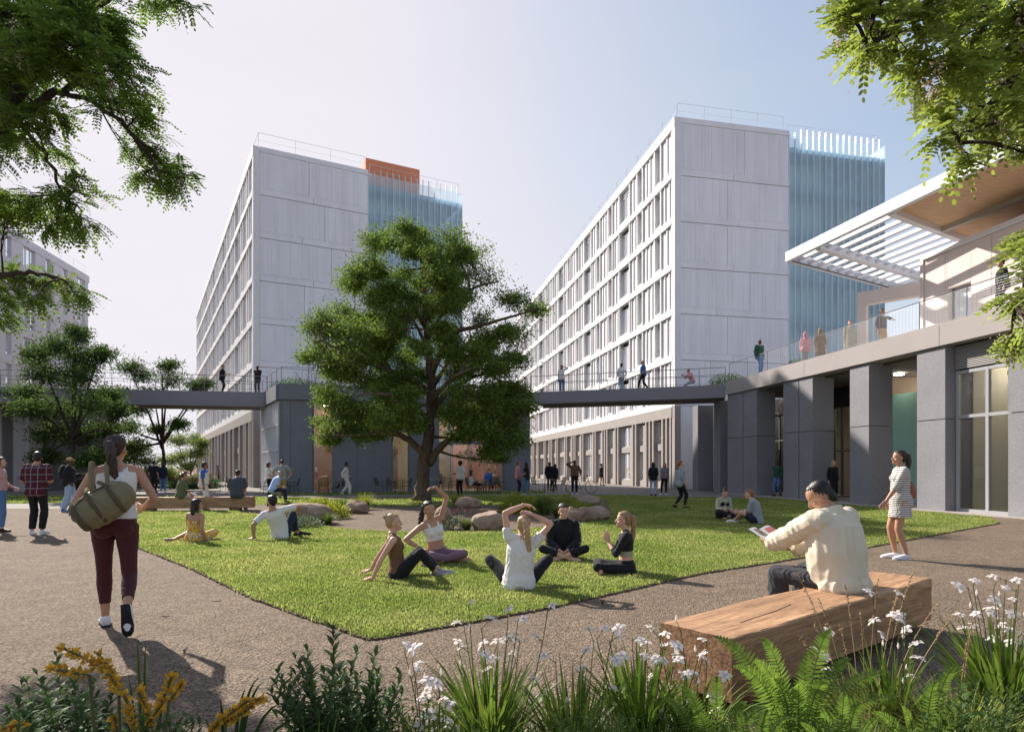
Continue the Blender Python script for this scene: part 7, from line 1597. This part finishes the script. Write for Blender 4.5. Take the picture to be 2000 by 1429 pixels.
# clumps in the clearing
LIME = leaf_mat("lime_leaf", (.23, .26, .04), .01, .3, .4, .5); TUFT = leaf_mat("tuft_leaf", (.11, .15, .035), .01, .3, .35, .5); GREYL = leaf_mat("grey_green_leaf", (.12, .16, .10), .01, .25, .3, .5)
def clump(px, py, hgt, n, kind, label, seed, spread=.5, group="planting round the boulders", w=.006):
    p = gp(px, py); r = np.random.default_rng(seed)
    if kind == 'tuft':
        root = empty("ornamental_grass", p, 0, label, "plant", group); v, q = blade_clump(n, hgt, spread, w, r, .8, 4); link("leaves", np_mesh("leaves", v, q, mats=[TUFT if seed % 2 else LIME]), root)
    else:
        root = empty("low_shrub", p, 0, label, "plant", group); d = rand_unit(n, r); d[:, 2] = np.abs(d[:, 2]); rad = r.uniform(.5, 1, n)[:, None]; C_ = d*rad*np.array([spread, spread, hgt]); C_ += .04*rand_unit(n, r)
        v, q = leaves(C_, .075 if kind == 'lime' else .05, .5, axis=d+np.array([0, 0, .5]), r=r); link("leaves", np_mesh("leaves", v, q, mats=[LIME if kind == 'lime' else GREYL]), root)
        st = MB()
        for k in range(14): e = C_[k*7 % n]; st.tube([(0, 0, 0), tuple(e*.9)], .006, 4)
        link("stems", st.mesh("stems", STEMG), root)
clump(622, 1008, .55, 1300, 'lime', "lime green shrub behind the flat topped boulder", 1, .6); clump(650, 1012, .42, 900, 'lime', "second lime shrub between the left boulders", 2, .5)
clump(668, 1000, .55, 380, 'tuft', "dark grass clump next to the lime shrubs", 3, .55); clump(712, 994, .65, 340, 'tuft', "fountain grass left of the trunk", 4, .7); clump(640, 1024, .35, 300, 'tuft', "small tuft at the right end of the flat topped boulder", 5, .4)
clump(595, 1030, .28, 800, 'grey', "grey green edging plants in front of the flat topped boulder", 6, .45); clump(572, 1030, .22, 500, 'grey', "grey green plants right of the leaning man's feet", 7, .3)
clump(893, 990, .55, 360, 'tuft', "fountain grass beside the boulder right of the trunk", 8, .5); clump(885, 1034, .3, 700, 'grey', "grey green plants between the upright stone and the rounded boulder", 9, .45); clump(912, 1036, .32, 260, 'tuft', "small grass tuft left of the rounded boulder", 11, .3)
clump(1008, 1000, .6, 1500, 'lime', "large lime green shrub behind the woman in the white t-shirt", 12, .62); clump(1035, 1003, .5, 1300, 'lime', "lime green shrub right of the large one", 13, .6); clump(1065, 1005, .75, 420, 'tuft', "spiky green clump behind the track jacket", 15, .65); clump(1090, 1012, .5, 380, 'tuft', "green grass clump just left of the dark hair", 17, .5)
clump(1130, 1008, .5, 420, 'tuft', "yellow green fountain grass over the row of boulders", 18, .75); clump(1150, 1008, .48, 380, 'tuft', "grass spilling over the rightmost boulder", 20, .6); clump(1110, 1000, .5, 900, 'lime', "leafy clump between the row of boulders and the pale one", 22, .45)
# red flowers
def dots(px, py, n, spread, hgt, mat, label, seed, sz=.03):
    p = gp(px, py); r = np.random.default_rng(seed); root = empty("flower_patch", p, 0, label, "flowers"); C_ = np.stack([r.normal(size=n)*spread, r.normal(size=n)*spread*.4, hgt*r.uniform(.7, 1.1, n)], 1); st = MB()
    for c in C_[:60]: st.tube([(c[0]*.8, c[1]*.8, 0), tuple(c)], .003, 3)
    link("stems", st.mesh("stems", STEMG), root); v, q = leaves(C_, sz, .9, r=r); v2, q2 = leaves(C_, sz, .9, r=r); link("flowers", np_mesh("flowers", np.concatenate([v, v2]), np.concatenate([q, q2+len(v)]), mats=[mat]), root)
dots(898, 1024, 40, .28, .38, pm("red_flower", (.5, .08, .10), .7), "small red flowers behind the grey green plants", 3)
PINKF = pm("pink_flower", (.55, .22, .36), .7, island=.3, transl=.3)
def bed_strip(px0, px1, py, n, hgt, mat, label, seed, name, spread=.8, sz=.1):
    a, b = gp(px0, py), gp(px1, py); r = np.random.default_rng(seed); t = r.uniform(0, 1, n); X = a.x+(b.x-a.x)*t+r.normal(size=n)*.2; Y = a.y+(b.y-a.y)*t+r.uniform(-1, 1, n)*spread; Z = hgt*r.uniform(.15, 1, n)*(.8+.25*np.sin(X*1.7))
    v, q = leaves(np.stack([X, Y, Z], 1), sz, .25, r=r, axis=rand_unit(n, r)*.6+np.array([0, 0, .8])); o = link(name, np_mesh(name, v, q, mats=[mat])); tag(o, kind="stuff"); return o
bed_strip(225, 400, 951, 16000, 1.0, leaf_mat("straw_grass", (.20, .19, .09), .01, .3, .35, .6), "", 1, "meadow_grass", 1.2, .22)
bed_strip(340, 420, 958, 7000, .62, leaf_mat("bed_green", (.07, .12, .05), .01, .3, .3, .6), "", 2, "ground_cover", .7, .14)
bed_strip(255, 400, 943, 2600, 1.35, PINKF, "", 3, "pink_flowers", 1.4, .10)
bed_strip(60, 250, 955, 7000, .8, LEAFD, "", 4, "ground_cover", .9, .16)
# terrace and roof planting
def planter(x, y, z, n, r_, hgt, label, mat, seed, purple=False):
    root = empty("roof_shrub", (x, y, z), 0, label, "plant"); r = np.random.default_rng(seed); d = rand_unit(n, r); d[:, 2] = np.abs(d[:, 2]); C_ = d*r.uniform(.45, 1, n)[:, None]*np.array([r_, r_*.8, hgt])
    v, q = leaves(C_, .11, .3, axis=d+np.array([0, 0, .6]), r=r); link("leaves", np_mesh("leaves", v, q, mats=[mat]), root); st = MB()
    for k in range(24): e = C_[k*5]; st.tube([(0, 0, 0), tuple(e*(1.25 if purple else .9))], .012, 4)
    if purple:
        for k in range(40): e = C_[k*3+1]; st.tube([tuple(e*.5), tuple(e*1.3+np.array([0, 0, .25]))], .008, 3)
    link("stems", st.mesh("stems", pm("purple_stem", (.16, .07, .12), .7) if purple else STEMG), root)
p = at(1422, 735, 35.5); planter(p.x, p.y, 5.9, 1800, 1.3, .95, "rounded green shrub on the footbridge's right end", SHRUB, 1)
p = at(575, 745, 36.5); planter(p.x, p.y, 5.9, 1600, 1.6, .8, "green roof shrub with purple stems on the pavilion's left corner", leaf_mat("roof_green", (.08, .15, .05), .01, .3, .3, .5), 2); planter(p.x+.9, p.y+.6, 5.9, 120, 1.3, 1.3, "bare purple twigged shrub on the pavilion roof", PINKF, 3, True)
p = at(640, 745, 36.5); planter(p.x, p.y, 5.9, 1200, 1.6, .5, "low green roof planting right of the purple twigs", TUFT, 4)
p = at(1565, 700, 27.8); planter(p.x, p.y, 6.0, 300, .6, .3, "small lavender plant behind the terrace mesh", GREYL, 5)
# a few fallen leaves on the lawn
r = np.random.default_rng(12); P = np.array([tuple(gp(x_, y_)) for x_, y_ in ((442, 1030), (692, 1056), (880, 1225), (620, 1190), (1040, 1050), (850, 1040), (360, 1290), (430, 1170), (330, 1200), (1180, 1180))]); P[:, 2] = .05
v, q = leaves(P, .09, .6, r=r, flat=3); o = link("fallen_leaves", np_mesh("fallen_leaves", v, q, mats=[pm("dead_leaf", (.10, .06, .03), .8)])); o["kind"] = "stuff"
